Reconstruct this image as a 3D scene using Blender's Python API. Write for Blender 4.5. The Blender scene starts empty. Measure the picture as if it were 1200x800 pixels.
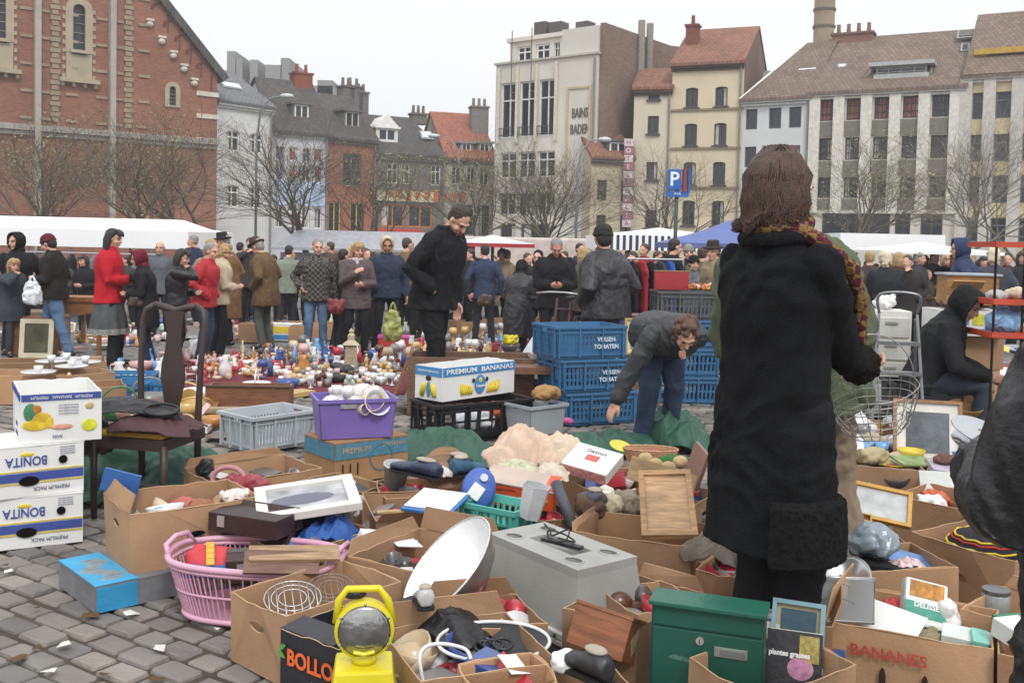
import bpy, bmesh, math, random
from mathutils import Vector, Matrix, noise, geometry
from math import sin, cos, pi, radians as R
sc = bpy.context.scene
col = sc.collection
rng = random.Random(7)

# ------------------------------------------------------------------ camera
FPX, CX, HOR, CAMZ = 1167.0, 600.0, 285.0, 1.5
PITCH, ROLL = R(2.5), R(1.3)
PY0 = HOR + FPX*math.tan(PITCH)
camd = bpy.data.cameras.new('camera'); cam = bpy.data.objects.new('camera', camd); col.objects.link(cam)
Fw = Vector((0, cos(PITCH), -sin(PITCH))); Up0 = Vector((0, sin(PITCH), cos(PITCH))); Rt0 = Vector((1, 0, 0))
Rt = Rt0*cos(ROLL) + Up0*sin(ROLL); Up = Up0*cos(ROLL) - Rt0*sin(ROLL)
mw = Matrix((Rt, Up, -Fw)).transposed().to_4x4(); mw.translation = (0, 0, CAMZ)
cam.matrix_world = mw
camd.sensor_width = 36; camd.lens = 36*FPX/1200; camd.shift_y = -(400-PY0)/1200
camd.clip_start = .05; camd.clip_end = 2000
sc.camera = cam

# ------------------------------------------------------------------ light: overcast day
world = bpy.data.worlds.new("World"); sc.world = world; world.use_nodes = True
wn = world.node_tree; wn.nodes.clear()
sky = wn.nodes.new('ShaderNodeTexSky'); sky.sky_type = 'NISHITA'; sky.sun_disc = False
sky.sun_elevation = R(48); sky.sun_rotation = R(200); sky.air_density = 1; sky.dust_density = 4
hs = wn.nodes.new('ShaderNodeHueSaturation'); hs.inputs['Saturation'].default_value = .12; hs.inputs['Value'].default_value = 1
mxw = wn.nodes.new('ShaderNodeMix'); mxw.data_type = 'RGBA'; mxw.inputs['Factor'].default_value = .82
mxw.inputs['B'].default_value = (9.6, 9.75, 10.0, 1)
bgn = wn.nodes.new('ShaderNodeBackground'); bgn.inputs['Strength'].default_value = .094
wo = wn.nodes.new('ShaderNodeOutputWorld')
wn.links.new(sky.outputs[0], hs.inputs['Color']); wn.links.new(hs.outputs[0], mxw.inputs['A'])
wtc = wn.nodes.new('ShaderNodeTexCoord'); wsp = wn.nodes.new('ShaderNodeSeparateXYZ'); wmr = wn.nodes.new('ShaderNodeMapRange')   # overcast: the zenith is brighter than the horizon
wmr.inputs['From Min'].default_value = 0; wmr.inputs['From Max'].default_value = 1; wmr.inputs['To Min'].default_value = .98; wmr.inputs['To Max'].default_value = 1.8
wn.links.new(wtc.outputs['Generated'], wsp.inputs[0]); wn.links.new(wsp.outputs[2], wmr.inputs['Value']); wvs = wn.nodes.new('ShaderNodeVectorMath'); wvs.operation = 'SCALE'
wn.links.new(mxw.outputs['Result'], wvs.inputs[0]); wn.links.new(wmr.outputs[0], wvs.inputs['Scale']); wn.links.new(wvs.outputs[0], bgn.inputs['Color']); wn.links.new(bgn.outputs[0], wo.inputs['Surface'])
sd = bpy.data.lights.new('sun', 'SUN'); sun = bpy.data.objects.new('sun', sd); col.objects.link(sun)
sd.energy = 1.4; sd.angle = R(14); sd.color = (1, .97, .93)
sun.rotation_euler = (R(42), 0, R(20)); sun.location = (-20, -20, 40)
sc.view_settings.view_transform = 'Standard'; sc.view_settings.look = 'None'
sc.view_settings.exposure = 0.2; sc.view_settings.gamma = 1
sc.render.engine = 'CYCLES'

# ------------------------------------------------------------------ placing helpers (metres; the square falls away gently)
def gz(x, y):
    return -.03*(min(max(y, 9), 45)-9)
def ray(px, py):
    d = Rt*((px-CX)/FPX) + Up*((PY0-py)/FPX) + Fw
    return d
O = Vector((0, 0, CAMZ))
def atz(px, py, z):                 # point of height z seen at a pixel
    d = ray(px, py); return O + d*((z-CAMZ)/d.z)
def aty(px, py, y):                 # point at distance y seen at a pixel
    d = ray(px, py); return O + d*(y/d.y)
def ground(px, py, up=0.0):
    z = 0
    for i in range(30):
        p = atz(px, py, z+up); z = gz(p.x, p.y)
    return Vector((p.x, p.y, z))
def hdir(px, y, z=1.0):             # x for an upright thing at distance y seen around column px
    p = aty(px, 285 + (px-600)*.0227 + (CAMZ-z)*FPX/y, y); return Vector((p.x, y, gz(p.x, y)))

# ------------------------------------------------------------------ materials
def lin(h):
    h = h.lstrip('#'); f = lambda v: v/12.92 if v <= .04045 else ((v+.055)/1.055)**2.4
    return tuple(f(int(h[i:i+2], 16)/255) for i in (0, 2, 4))
MC = {}
def M(hexc, rough=.8, var=.18, scale=6, bump=.15, bscale=40, metal=0, rand=0, coat=0, trans=0, alpha=1, kind=''):
    key = (hexc, rough, var, scale, bump, bscale, metal, rand, coat, trans, alpha, kind)
    if key in MC: return MC[key]
    m = bpy.data.materials.new('mat'+hexc.strip('#')); m.use_nodes = True; nt = m.node_tree; N = nt.nodes; L = nt.links
    b = N['Principled BSDF']; c = lin(hexc)
    b.inputs['Roughness'].default_value = rough; b.inputs['Metallic'].default_value = metal
    if rough >= .8: b.inputs['Specular IOR Level'].default_value = .22
    if coat: b.inputs['Coat Weight'].default_value = coat; b.inputs['Coat Roughness'].default_value = .15
    if trans: b.inputs['Transmission Weight'].default_value = trans
    if alpha < 1: b.inputs['Alpha'].default_value = alpha
    tc = N.new('ShaderNodeTexCoord'); oi = N.new('ShaderNodeObjectInfo')
    add = N.new('ShaderNodeVectorMath'); add.operation = 'ADD'
    sca = N.new('ShaderNodeVectorMath'); sca.operation = 'SCALE'; sca.inputs['Scale'].default_value = 7
    com = N.new('ShaderNodeCombineXYZ'); L.new(oi.outputs['Random'], com.inputs[0]); L.new(oi.outputs['Random'], com.inputs[1])
    L.new(com.outputs[0], sca.inputs[0]); L.new(tc.outputs['Object'], add.inputs[0]); L.new(sca.outputs[0], add.inputs[1])
    n1 = N.new('ShaderNodeTexNoise'); n1.inputs['Scale'].default_value = scale; n1.inputs['Detail'].default_value = 5
    L.new(add.outputs[0], n1.inputs['Vector'])
    mr = N.new('ShaderNodeMapRange'); mr.inputs['From Min'].default_value = .25; mr.inputs['From Max'].default_value = .75
    mr.inputs['To Min'].default_value = 1-var; mr.inputs['To Max'].default_value = 1+var
    L.new(n1.outputs['Fac'], mr.inputs['Value'])
    val = mr.outputs[0]
    if rand:
        r2 = N.new('ShaderNodeMapRange'); r2.inputs['To Min'].default_value = 1-rand; r2.inputs['To Max'].default_value = 1+rand
        L.new(oi.outputs['Random'], r2.inputs['Value'])
        mu = N.new('ShaderNodeMath'); mu.operation = 'MULTIPLY'; L.new(val, mu.inputs[0]); L.new(r2.outputs[0], mu.inputs[1]); val = mu.outputs[0]
    vs = N.new('ShaderNodeVectorMath'); vs.operation = 'SCALE'; L.new(val, vs.inputs['Scale'])
    vs.inputs[0].default_value = c
    colout = vs.outputs[0]
    n2 = N.new('ShaderNodeTexNoise'); n2.inputs['Scale'].default_value = bscale; n2.inputs['Detail'].default_value = 4
    L.new(add.outputs[0], n2.inputs['Vector']); hout = n2.outputs['Fac']
    def pat(node, sv=None):
        L.new(sv or tc.outputs['Object'], node.inputs['Vector']); return node
    if kind in ('brick', 'tile', 'slate', 'plaid', 'stripe', 'pin', 'wood', 'check', 'print'):
        uvs = N.new('ShaderNodeUVMap')
        if kind in ('brick', 'tile', 'slate'):
            t = N.new('ShaderNodeTexBrick'); t.inputs['Scale'].default_value = 1
            t.inputs['Color1'].default_value = (*[v*.82 for v in c], 1); t.inputs['Color2'].default_value = (*[min(1, v*1.2) for v in c], 1)
            bw, bh = {'brick': (.24, .085), 'tile': (.24, .3), 'slate': (.3, .22)}[kind]
            t.inputs['Brick Width'].default_value = bw; t.inputs['Row Height'].default_value = bh
            t.inputs['Mortar Size'].default_value = .012 if kind == 'brick' else .02
            t.inputs['Mortar'].default_value = (*[v*.75+.08 for v in c], 1) if kind == 'brick' else (*[v*.55 for v in c], 1)
            L.new(uvs.outputs[0], t.inputs['Vector'])
        elif kind == 'wood':
            mp = N.new('ShaderNodeMapping'); mp.inputs['Scale'].default_value = (2, 14, 14); L.new(add.outputs[0], mp.inputs[0])
            t = N.new('ShaderNodeTexNoise'); t.inputs['Scale'].default_value = 4; t.inputs['Detail'].default_value = 6; t.inputs['Distortion'].default_value = .6
            L.new(mp.outputs[0], t.inputs['Vector'])
        elif kind == 'plaid' or kind == 'check':
            t = N.new('ShaderNodeTexChecker'); t.inputs['Scale'].default_value = 26 if kind == 'plaid' else 40
            t.inputs['Color1'].default_value = (*[v*.55 for v in c], 1); t.inputs['Color2'].default_value = (*[min(1, v*1.9) for v in c], 1)
            pat(t, add.outputs[0])
        elif kind in ('stripe', 'pin'):
            t = N.new('ShaderNodeTexWave'); t.inputs['Scale'].default_value = 2.2 if kind == 'stripe' else 12
            t.bands_direction = 'X' if kind == 'stripe' else 'DIAGONAL'; pat(t)
        elif kind == 'print':
            t = N.new('ShaderNodeTexVoronoi'); t.inputs['Scale'].default_value = 22; pat(t, add.outputs[0])
        mm = N.new('ShaderNodeMix'); mm.data_type = 'RGBA'; mm.blend_type = 'MULTIPLY'; mm.inputs['Factor'].default_value = 1
        if kind in ('brick', 'tile', 'slate', 'plaid', 'check'):
            vs.inputs[0].default_value = (1, 1, 1); L.new(t.outputs['Color'], mm.inputs['A']); L.new(colout, mm.inputs['B']); colout = mm.outputs['Result']
            hout = t.outputs['Color']
        elif kind == 'print':
            L.new(t.outputs['Color'], mm.inputs['B']); L.new(colout, mm.inputs['A']); mm.inputs['Factor'].default_value = .8; colout = mm.outputs['Result']
        else:
            cr = N.new('ShaderNodeValToRGB'); L.new(t.outputs['Fac'], cr.inputs[0])
            if kind == 'wood': cr.color_ramp.elements[0].color = (.55, .5, .45, 1); cr.color_ramp.elements[0].position = .3; cr.color_ramp.elements[1].color = (1.1, 1.05, 1, 1); cr.color_ramp.elements[1].position = .7
            else:
                cr.color_ramp.elements[0].color = (.04, .05, .08, 1) if kind == 'stripe' else (.5, .5, .5, 1); cr.color_ramp.elements[0].position = .45; cr.color_ramp.elements[1].position = .5 if kind == 'stripe' else .8
            L.new(cr.outputs[0], mm.inputs['A']); L.new(colout, mm.inputs['B']); colout = mm.outputs['Result']
    L.new(colout, b.inputs['Base Color'])
    if bump:
        bp = N.new('ShaderNodeBump'); bp.inputs['Strength'].default_value = bump; bp.inputs['Distance'].default_value = .02
        L.new(hout, bp.inputs['Height']); L.new(bp.outputs[0], b.inputs['Normal'])
    MC[key] = m; return m
CARD = lambda h='#a08062': M(h, .9, .22, 3.5, .12, 90, rand=.13)
def CLOTH(h, **k): return M(h, .95, .2, 5, .25, 120, **k)
def PLAST(h, rough=.42, **k): return M(h, rough, .08, 6, .04, 60, **k)
WOOD = lambda h: M(h, .55, .15, 5, .1, 60, kind='wood')
GLASSW = M('#20262b', .12, .3, .6, 0, 10, coat=.3)

# ------------------------------------------------------------------ mesh builder
class MB:
    def __init__(s): s.v = []; s.f = []; s.uv = {}
    def add(s, vs, fs, mat=None):
        o = len(s.v)
        s.v += [(mat @ Vector(v)) if mat is not None else Vector(v) for v in vs]
        s.f += [tuple(i+o for i in f) for f in fs]; return o
    def box(s, c, d, rot=None, mat=None):
        x, y, z = d[0]/2, d[1]/2, d[2]/2
        vs = [Vector((a*x, b*y, e*z)) for a in (-1, 1) for b in (-1, 1) for e in (-1, 1)]
        if rot is not None:
            if not isinstance(rot, Matrix): rot = Matrix.Rotation(rot, 3, 'Z')
            vs = [rot @ v for v in vs]
        vs = [v+Vector(c) for v in vs]
        s.add(vs, [(0, 1, 3, 2), (4, 6, 7, 5), (0, 4, 5, 1), (2, 3, 7, 6), (0, 2, 6, 4), (1, 5, 7, 3)], mat); return s
    def frustum(s, c, d0, d1, h, rot=0, mat=None):   # base size d0, top size d1
        vs = []
        for (dx, dy), z in ((d0, 0), (d1, h)):
            for a, b in ((-1, -1), (1, -1), (1, 1), (-1, 1)):
                vs.append(Matrix.Rotation(rot, 3, 'Z') @ Vector((a*dx/2, b*dy/2, z)) + Vector(c))
        s.add(vs, [(3, 2, 1, 0), (4, 5, 6, 7)]+[(i, (i+1) % 4, (i+1) % 4+4, i+4) for i in range(4)], mat); return s
    def tube(s, pts, r, n=6, cap=True, mat=None, closed=False):
        pts = [Vector(p) for p in pts]; m = len(pts)
        rs = r if isinstance(r, (list, tuple)) else [r]*m
        vs = []; prev = None
        for i, p in enumerate(pts):
            if closed: t = pts[(i+1) % m]-pts[i-1]
            else: t = pts[min(i+1, m-1)]-pts[max(i-1, 0)]
            if t.length < 1e-9: t = Vector((0, 0, 1))
            t.normalize()
            if prev is None:
                a = Vector((0, 0, 1)) if abs(t.z) < .9 else Vector((1, 0, 0)); u = t.cross(a).normalized()
            else: u = (prev - t*prev.dot(t)); u = u.normalized() if u.length > 1e-6 else t.orthogonal().normalized()
            prev = u; w = t.cross(u)
            for k in range(n):
                a = 2*pi*k/n; vs.append(p+(u*cos(a)+w*sin(a))*rs[i])
        fs = []
        for i in range(m if closed else m-1):
            j = (i+1) % m
            for k in range(n): fs.append((i*n+k, i*n+(k+1) % n, j*n+(k+1) % n, j*n+k))
        if cap and not closed: fs += [tuple(range(n-1, -1, -1)), tuple(range((m-1)*n, m*n))]
        s.add(vs, fs, mat); return s
    def limb(s, pts, rs, n=12):                     # tube with round ends (closed volume)
        pts = [Vector(p) for p in pts]; rs = list(rs)
        d0 = (pts[0]-pts[1]).normalized(); d1 = (pts[-1]-pts[-2]).normalized()
        P = [pts[0]+d0*rs[0]*.98, pts[0]+d0*rs[0]*.7]+pts+[pts[-1]+d1*rs[-1]*.7, pts[-1]+d1*rs[-1]*.98]
        Q = [rs[0]*.2, rs[0]*.7]+rs+[rs[-1]*.7, rs[-1]*.2]
        return s.tube(P, Q, n)
    def ell(s, c, r, rot=None, n=12, m=8):
        c = Vector(c); vs = [Vector((0, 0, -1))]
        for j in range(1, m):
            a = -pi/2+pi*j/m
            for k in range(n): b = 2*pi*k/n; vs.append(Vector((cos(a)*cos(b), cos(a)*sin(b), sin(a))))
        vs.append(Vector((0, 0, 1))); fs = [(0, 1+(k+1) % n, 1+k) for k in range(n)]
        for j in range(m-2):
            for k in range(n): o = 1+j*n; fs.append((o+k, o+(k+1) % n, o+n+(k+1) % n, o+n+k))
        o = 1+(m-2)*n; fs += [(o+k, o+(k+1) % n, len(vs)-1) for k in range(n)]
        vs = [Vector((v.x*r[0], v.y*r[1], v.z*r[2])) for v in vs]
        if rot is not None: vs = [rot @ v for v in vs]
        s.add([v+c for v in vs], fs); return s
    def lathe(s, prof, c=(0, 0, 0), n=16, mat=None):   # prof: (r,z) from bottom; r=0 closes
        vs = []; idx = []
        for r, z in prof:
            if r <= 1e-6: idx.append([len(vs)]); vs.append(Vector((c[0], c[1], c[2]+z)))
            else:
                idx.append([len(vs)+k for k in range(n)])
                vs += [Vector((c[0]+r*cos(2*pi*k/n), c[1]+r*sin(2*pi*k/n), c[2]+z)) for k in range(n)]
        fs = []
        for a, b in zip(idx, idx[1:]):
            for k in range(n):
                q = [a[k % len(a)], a[(k+1) % len(a)], b[(k+1) % len(b)], b[k % len(b)]]
                q2 = []
                [q2.append(t) for t in q if t not in q2]
                if len(q2) > 2: fs.append(tuple(q2))
        s.add(vs, fs, mat); return s
    def loft(s, rings, cap=True):
        n = len(rings[0]); vs = [v for r in rings for v in r]; fs = []
        for i in range(len(rings)-1):
            for k in range(n): fs.append((i*n+k, i*n+(k+1) % n, (i+1)*n+(k+1) % n, (i+1)*n+k))
        if cap: fs += [tuple(range(n-1, -1, -1)), tuple(range((len(rings)-1)*n, len(rings)*n))]
        s.add(vs, fs); return s
    def panel(s, outer, holes, t, T):               # 2D polygon with holes, thickness t behind; T maps (u,v,w)->3D
        loops = [outer]+list(holes)
        tris = geometry.tessellate_polygon([[Vector((a, b, 0)) for a, b in l] for l in loops])
        flat = [p for l in loops for p in l]; n = len(flat)
        vs = [T(a, b, 0) for a, b in flat]+[T(a, b, t) for a, b in flat]
        fs = []
        for tr in tris:
            a, b, c = (flat[i] for i in tr)
            if (b[0]-a[0])*(c[1]-a[1])-(b[1]-a[1])*(c[0]-a[0]) < 0: tr = (tr[0], tr[2], tr[1])
            fs.append(tuple(tr)); fs.append(tuple(i+n for i in reversed(tr)))
        o = 0
        for l in loops:
            for k in range(len(l)): j = (k+1) % len(l); fs.append((o+k, o+k+n, o+j+n, o+j))
            o += len(l)
        s.add(vs, fs); return s
    def build(s, name, m, parent=None, smooth=False, loc=None, rot=None, bev=0, uvf=None):
        me = bpy.data.meshes.new(name); me.from_pydata([tuple(v) for v in s.v], [], s.f)
        me.validate()
        me.materials.append(m)
        if uvf:
            ul = me.uv_layers.new(name='UVMap'); vs = me.vertices
            for l in me.loops: ul.data[l.index].uv = uvf(vs[l.vertex_index].co)
        o = bpy.data.objects.new(name, me); col.objects.link(o)
        if parent is not None: o.parent = parent
        if loc is not None: o.location = loc
        if rot is not None: o.rotation_euler = rot if hasattr(rot, '__len__') else (0, 0, rot)
        bm = bmesh.new(); bm.from_mesh(me)
        if not getattr(s, 'nonorm', 0): bmesh.ops.recalc_face_normals(bm, faces=bm.faces)
        if bev:
            es = [e for e in bm.edges if len(e.link_faces) == 2 and e.calc_face_angle(0) > .5]
            bmesh.ops.bevel(bm, geom=es, offset=bev, segments=2, affect='EDGES', profile=.6, clamp_overlap=True)
        bm.to_mesh(me); bm.free()
        if smooth: me.shade_smooth()
        return o
def tag(o, label=None, cat=None, group=None, kind=None):
    if label: o['label'] = label
    if cat: o['category'] = cat
    if group: o['group'] = group
    if kind: o['kind'] = kind
    return o
def thing(name, label, cat, loc=(0, 0, 0), rz=0, group=None, kind=None):
    o = bpy.data.objects.new(name, None); col.objects.link(o); o.location = loc
    o.rotation_euler = rz if hasattr(rz, '__len__') else (0, 0, rz)
    o.empty_display_size = .1
    return tag(o, label, cat, group, kind)
KIDS = {}
def dup(o, loc=None, rz=None, label=None, group=None, scale=None, mats=None):
    def cp(q, par):
        c = q.copy(); col.objects.link(c); c.parent = par
        for k in q.children: cp(k, c)
        return c
    r = cp(o, None)
    if loc is not None: r.location = loc
    if rz is not None: r.rotation_euler = rz if hasattr(rz, '__len__') else (0, 0, rz)
    if label: r['label'] = label
    if group: r['group'] = group
    if scale: r.scale = scale if isinstance(scale, tuple) else (scale,)*3
    return r
def remat(o, m):
    o.material_slots[0].link = 'OBJECT'; o.material_slots[0].material = m
def text(s, size, m, parent, T, name='lettering', ext=.0006, sx=1, align='CENTER', bold=.0):
    cu = bpy.data.curves.new(name, 'FONT'); cu.body = s; cu.size = size; cu.extrude = ext; cu.align_x = align; cu.align_y = 'CENTER'
    cu.offset = bold; cu.resolution_u = 3
    t = bpy.data.objects.new('tmp', cu); col.objects.link(t)
    dg = bpy.context.evaluated_depsgraph_get(); me = bpy.data.meshes.new_from_object(t.evaluated_get(dg))
    bpy.data.objects.remove(t); me.name = name; me.materials.clear(); me.materials.append(m)
    o = bpy.data.objects.new(name, me); col.objects.link(o); o.parent = parent
    o.matrix_local = T @ Matrix.Diagonal((sx, 1, 1, 1)); return o
def frameT(p, right, up):            # 4x4 with x=right, y=up, z=outwards
    r = Vector(right).normalized(); u = Vector(up).normalized(); n = r.cross(u)
    m = Matrix((r, u, n)).transposed().to_4x4(); m.translation = Vector(p); return m
def remesh(mb, name, vox, m, parent=None, smooth=2, fold=0, fs=7, loc=None):
    me = bpy.data.meshes.new('t'); me.from_pydata([tuple(v) for v in mb.v], [], mb.f)
    t = bpy.data.objects.new('t', me); col.objects.link(t)
    bm = bmesh.new(); bm.from_mesh(me); bmesh.ops.recalc_face_normals(bm, faces=bm.faces); bm.to_mesh(me); bm.free()
    r = t.modifiers.new('r', 'REMESH'); r.mode = 'VOXEL'; r.voxel_size = vox; r.use_smooth_shade = True
    if smooth: q = t.modifiers.new('s', 'SMOOTH'); q.iterations = smooth; q.factor = .6
    dg = bpy.context.evaluated_depsgraph_get(); e = bpy.data.meshes.new_from_object(t.evaluated_get(dg))
    bpy.data.objects.remove(t); e.name = name; e.materials.clear(); e.materials.append(m)
    if fold:
        off = Vector((rng.random()*9, rng.random()*9, 0)); nm = [v.normal.copy() for v in e.vertices]
        for v, nn in zip(e.vertices, nm):
            c = v.co; q = Vector((c.x*fs, c.y*fs, c.z*fs*.75))+off
            w_ = Vector((noise.noise(q*.6), noise.noise(q*.6+off), noise.noise(q*.5-off)))*1.6
            k = noise.noise(q+w_); k2 = 1-abs(noise.noise(q*1.3+w_))*3.2; k3 = 1-abs(noise.noise(q*2.7+w_*1.5))*3.2
            v.co = c+nn*fold*(k*.7+k2*.5+k3*.24-.2)
    o = bpy.data.objects.new(name, e); col.objects.link(o); o.parent = parent
    if loc is not None: o.location = loc
    e.shade_smooth()
    return o
# ------------------------------------------------------------------ ground
def ground_mat():
    m = M('#807c78', .85, .25, .5, 0, 10); m = m.copy(); nt = m.node_tree; N = nt.nodes; L = nt.links
    b = N['Principled BSDF']; g = N.new('ShaderNodeNewGeometry')
    br = N.new('ShaderNodeTexBrick'); br.inputs['Scale'].default_value = 1; br.inputs['Brick Width'].default_value = .2; br.inputs['Row Height'].default_value = .14
    br.inputs['Mortar Size'].default_value = .014; br.inputs['Color1'].default_value = (.17, .16, .155, 1); br.inputs['Color2'].default_value = (.26, .25, .24, 1); br.inputs['Mortar'].default_value = (.06, .057, .052, 1)
    L.new(g.outputs['Position'], br.inputs['Vector'])
    bp = N.new('ShaderNodeBump'); bp.inputs['Strength'].default_value = .5; L.new(br.outputs['Color'], bp.inputs['Height']); L.new(bp.outputs[0], b.inputs['Normal'])
    L.new(br.outputs['Color'], b.inputs['Base Color']); return m
g = MB(); xs = [-900, -200, -60, -30, -15, -8, 0, 8, 15, 30, 60, 200, 900]; ys = [-300, -20, 0, 9, 15, 21, 27, 33, 39, 45, 80, 200, 1500]
vs = [(x, y, gz(x, y)-.03) for y in ys for x in xs]; n = len(xs)
g.add(vs, [(j*n+i, j*n+i+1, (j+1)*n+i+1, (j+1)*n+i) for j in range(len(ys)-1) for i in range(n-1)])
tag(g.build('ground', ground_mat()), kind='structure')
dd = MB(); ys2 = [1, 5, 9, 11, 13.6]; dd.add([(x, y, gz(x, y)-.018) for y in ys2 for x in (-9, 0, 9)], [(j*3+i, j*3+i+1, (j+1)*3+i+1, (j+1)*3+i) for j in range(4) for i in range(2)])
tag(dd.build('joint_dirt', M('#4a443d', .95, .35, 6)), kind='structure')
# real setts where the paving is near
def setts():
    mb = MB(); a = R(-33); ca, sa = cos(a), sin(a); r = random.Random(3); row = -13.0; j = 0
    while row < 20:
        hgt = .12; u = -14+r.random()*.2
        while u < 14:
            w = .13+r.random()*.07; cx, cy = u+w/2, row+hgt/2
            wob = .03*sin(cx*1.7+j*.3); X = cx*ca-(cy+wob)*sa; Y = cx*sa+(cy+wob)*ca+1.5
            u += w+.009
            if Y < 1.2 or Y > 13.5 or abs(X) > Y*.56+.8: continue
            near = Y < 7
            hw, hh = w/2-.004, hgt/2-.006; zt = gz(X, Y)-.006+r.uniform(-.008, .006); tl = [r.uniform(-.006, .006) for _ in range(4)]
            an = a+r.uniform(-.04, .04); c2, s2 = cos(an), sin(an)
            def P(x, y, z): return (X+x*c2-y*s2, Y+x*s2+y*c2, z)
            rings = []
            for k, (ins, dz) in enumerate([(0, -.05), (.001, -.014), (.005, -.003), (.012, .0)] if near else [(0, -.05), (.004, -.006), (.016, .001)]):
                x, y = hw-ins, hh-ins; q = min(.02, .010+ins*.4)
                pl = [(-x+q, -y), (x-q, -y), (x, -y+q), (x, y-q), (x-q, y), (-x+q, y), (-x, y-q), (-x, -y+q)]
                rings.append([Vector(P(px_, py_, zt+dz+tl[(i//2) % 4])) for i, (px_, py_) in enumerate(pl)])
            mb.loft(rings)
        row += hgt+.009; j += 1
    return mb
m = M('#827f7b', .8, .3, 2.5, .35, 45); m = m.copy(); nt = m.node_tree; gg = nt.nodes.new('ShaderNodeNewGeometry')
b = nt.nodes['Principled BSDF']; src = b.inputs['Base Color'].links[0].from_socket
mul = nt.nodes.new('ShaderNodeMix'); mul.data_type = 'RGBA'; mul.blend_type = 'MULTIPLY'; mul.inputs['Factor'].default_value = 1
ramp = nt.nodes.new('ShaderNodeValToRGB'); ramp.color_ramp.elements[0].color = (.62, .62, .64, 1); ramp.color_ramp.elements[1].color = (1.12, 1.06, 1.0, 1)
nt.links.new(gg.outputs['Random Per Island'], ramp.inputs[0]); nt.links.new(src, mul.inputs['A']); nt.links.new(ramp.outputs[0], mul.inputs['B']); nt.links.new(mul.outputs['Result'], b.inputs['Base Color'])
tag(setts().build('cobblestone_paving', m), kind='structure')

# ------------------------------------------------------------------ buildings
class Fac:
    def __init__(s, pxL, yL, pxR, yR, base=None):
        a = hdir(pxL, yL, 6); b = hdir(pxR, yR, 6)
        s.p0 = Vector((a.x, a.y, gz(0, 60))); d = Vector((b.x-a.x, b.y-a.y, 0)); s.W = d.length; s.d = d.normalized()
        s.n = Vector((-s.d.y, s.d.x, 0)); s.ang = math.atan2(s.d.y, s.d.x)
    def uz(s, px, py, depth=0):
        r = ray(px, py); t = ((s.p0-O).dot(s.n)+depth)/r.dot(s.n); p = O+r*t-s.p0
        return p.dot(s.d), p.z
    def z(s, px, py, depth=0): return s.uz(px, py, depth)[1]
def uvw(co): return (co.x+co.y*.999, co.z)
def window(root, u0, u1, z0, z1, style, fm, depth=.0, pm=None, arch=0, label=None):
    w = u1-u0; h = z1-z0; mb = MB(); t = min(.09, w*.09); c = depth+.14
    g_ = .004
    for a, b_ in ((u0+t/2+g_, 0), (u1-t/2-g_, 0)): mb.box((a, c, (z0+z1)/2), (t, .07, h-.01))
    for a in (z0+t/2+g_, z1-t/2-g_): mb.box(((u0+u1)/2, c, a), (w-2*t-.02, .07, t))
    if 'v' in style: mb.box(((u0+u1)/2, c-.002, (z0+z1)/2), (t*.9, .06, h-2*t-.01))
    if 'c' in style: mb.box(((u0+u1)/2, c-.004, z0+h*.68), (w-2*t-.01, .055, t*.9))
    if 'g' in style:
        for k in (1, 2, 3): mb.box((u0+w*k/4, c-.002, (z0+z1)/2), (t*.5, .05, h-2*t-.01))
        for k in (1, 2): mb.box(((u0+u1)/2, c-.004, z0+h*k/3), (w-2*t-.01, .045, t*.5))
    if 's' in style:                                # stone sill
        mb.box(((u0+u1)/2, depth-.06, z0-.05), (w+.2, .16, .09))
    o = mb.build('window', fm, root)
    pn = MB(); pn.box(((u0+u1)/2, c+.05, (z0+z1)/2), (w-.01, .02, h-.01)); pn.build('pane', pm or GLASSW, o)
    if rng.random() < .45 and 'x' not in style:      # net curtain behind the glass edge
        cu = MB(); s_ = rng.choice((-1, 1)); cu.box(((u0+u1)/2+s_*w*.3, c+.03, (z0+z1)/2), (w*.26, .012, h*.93)); cu.build('curtain', M('#b9b6ac', .9, .2, 3, .1, 8), o)
    return o
def chimney(root, u, dp, z0, z1, w=.8, d=.8, m=None, pots=3):
    mb = MB(); mb.box((u, dp, (z0+z1)/2), (w, d, z1-z0)); mb.box((u, dp, z1+.05), (w+.15, d+.15, .12))
    for k in range(pots): mb.lathe([(0, 0), (.13, 0), (.1, .5), (.12, .55), (.08, .55), (0, .5)], (u-w/2+w*(k+.5)/pots, dp, z1+.11), 8)
    mb.build('chimney', m or BRK2, root, uvf=uvw)
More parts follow.
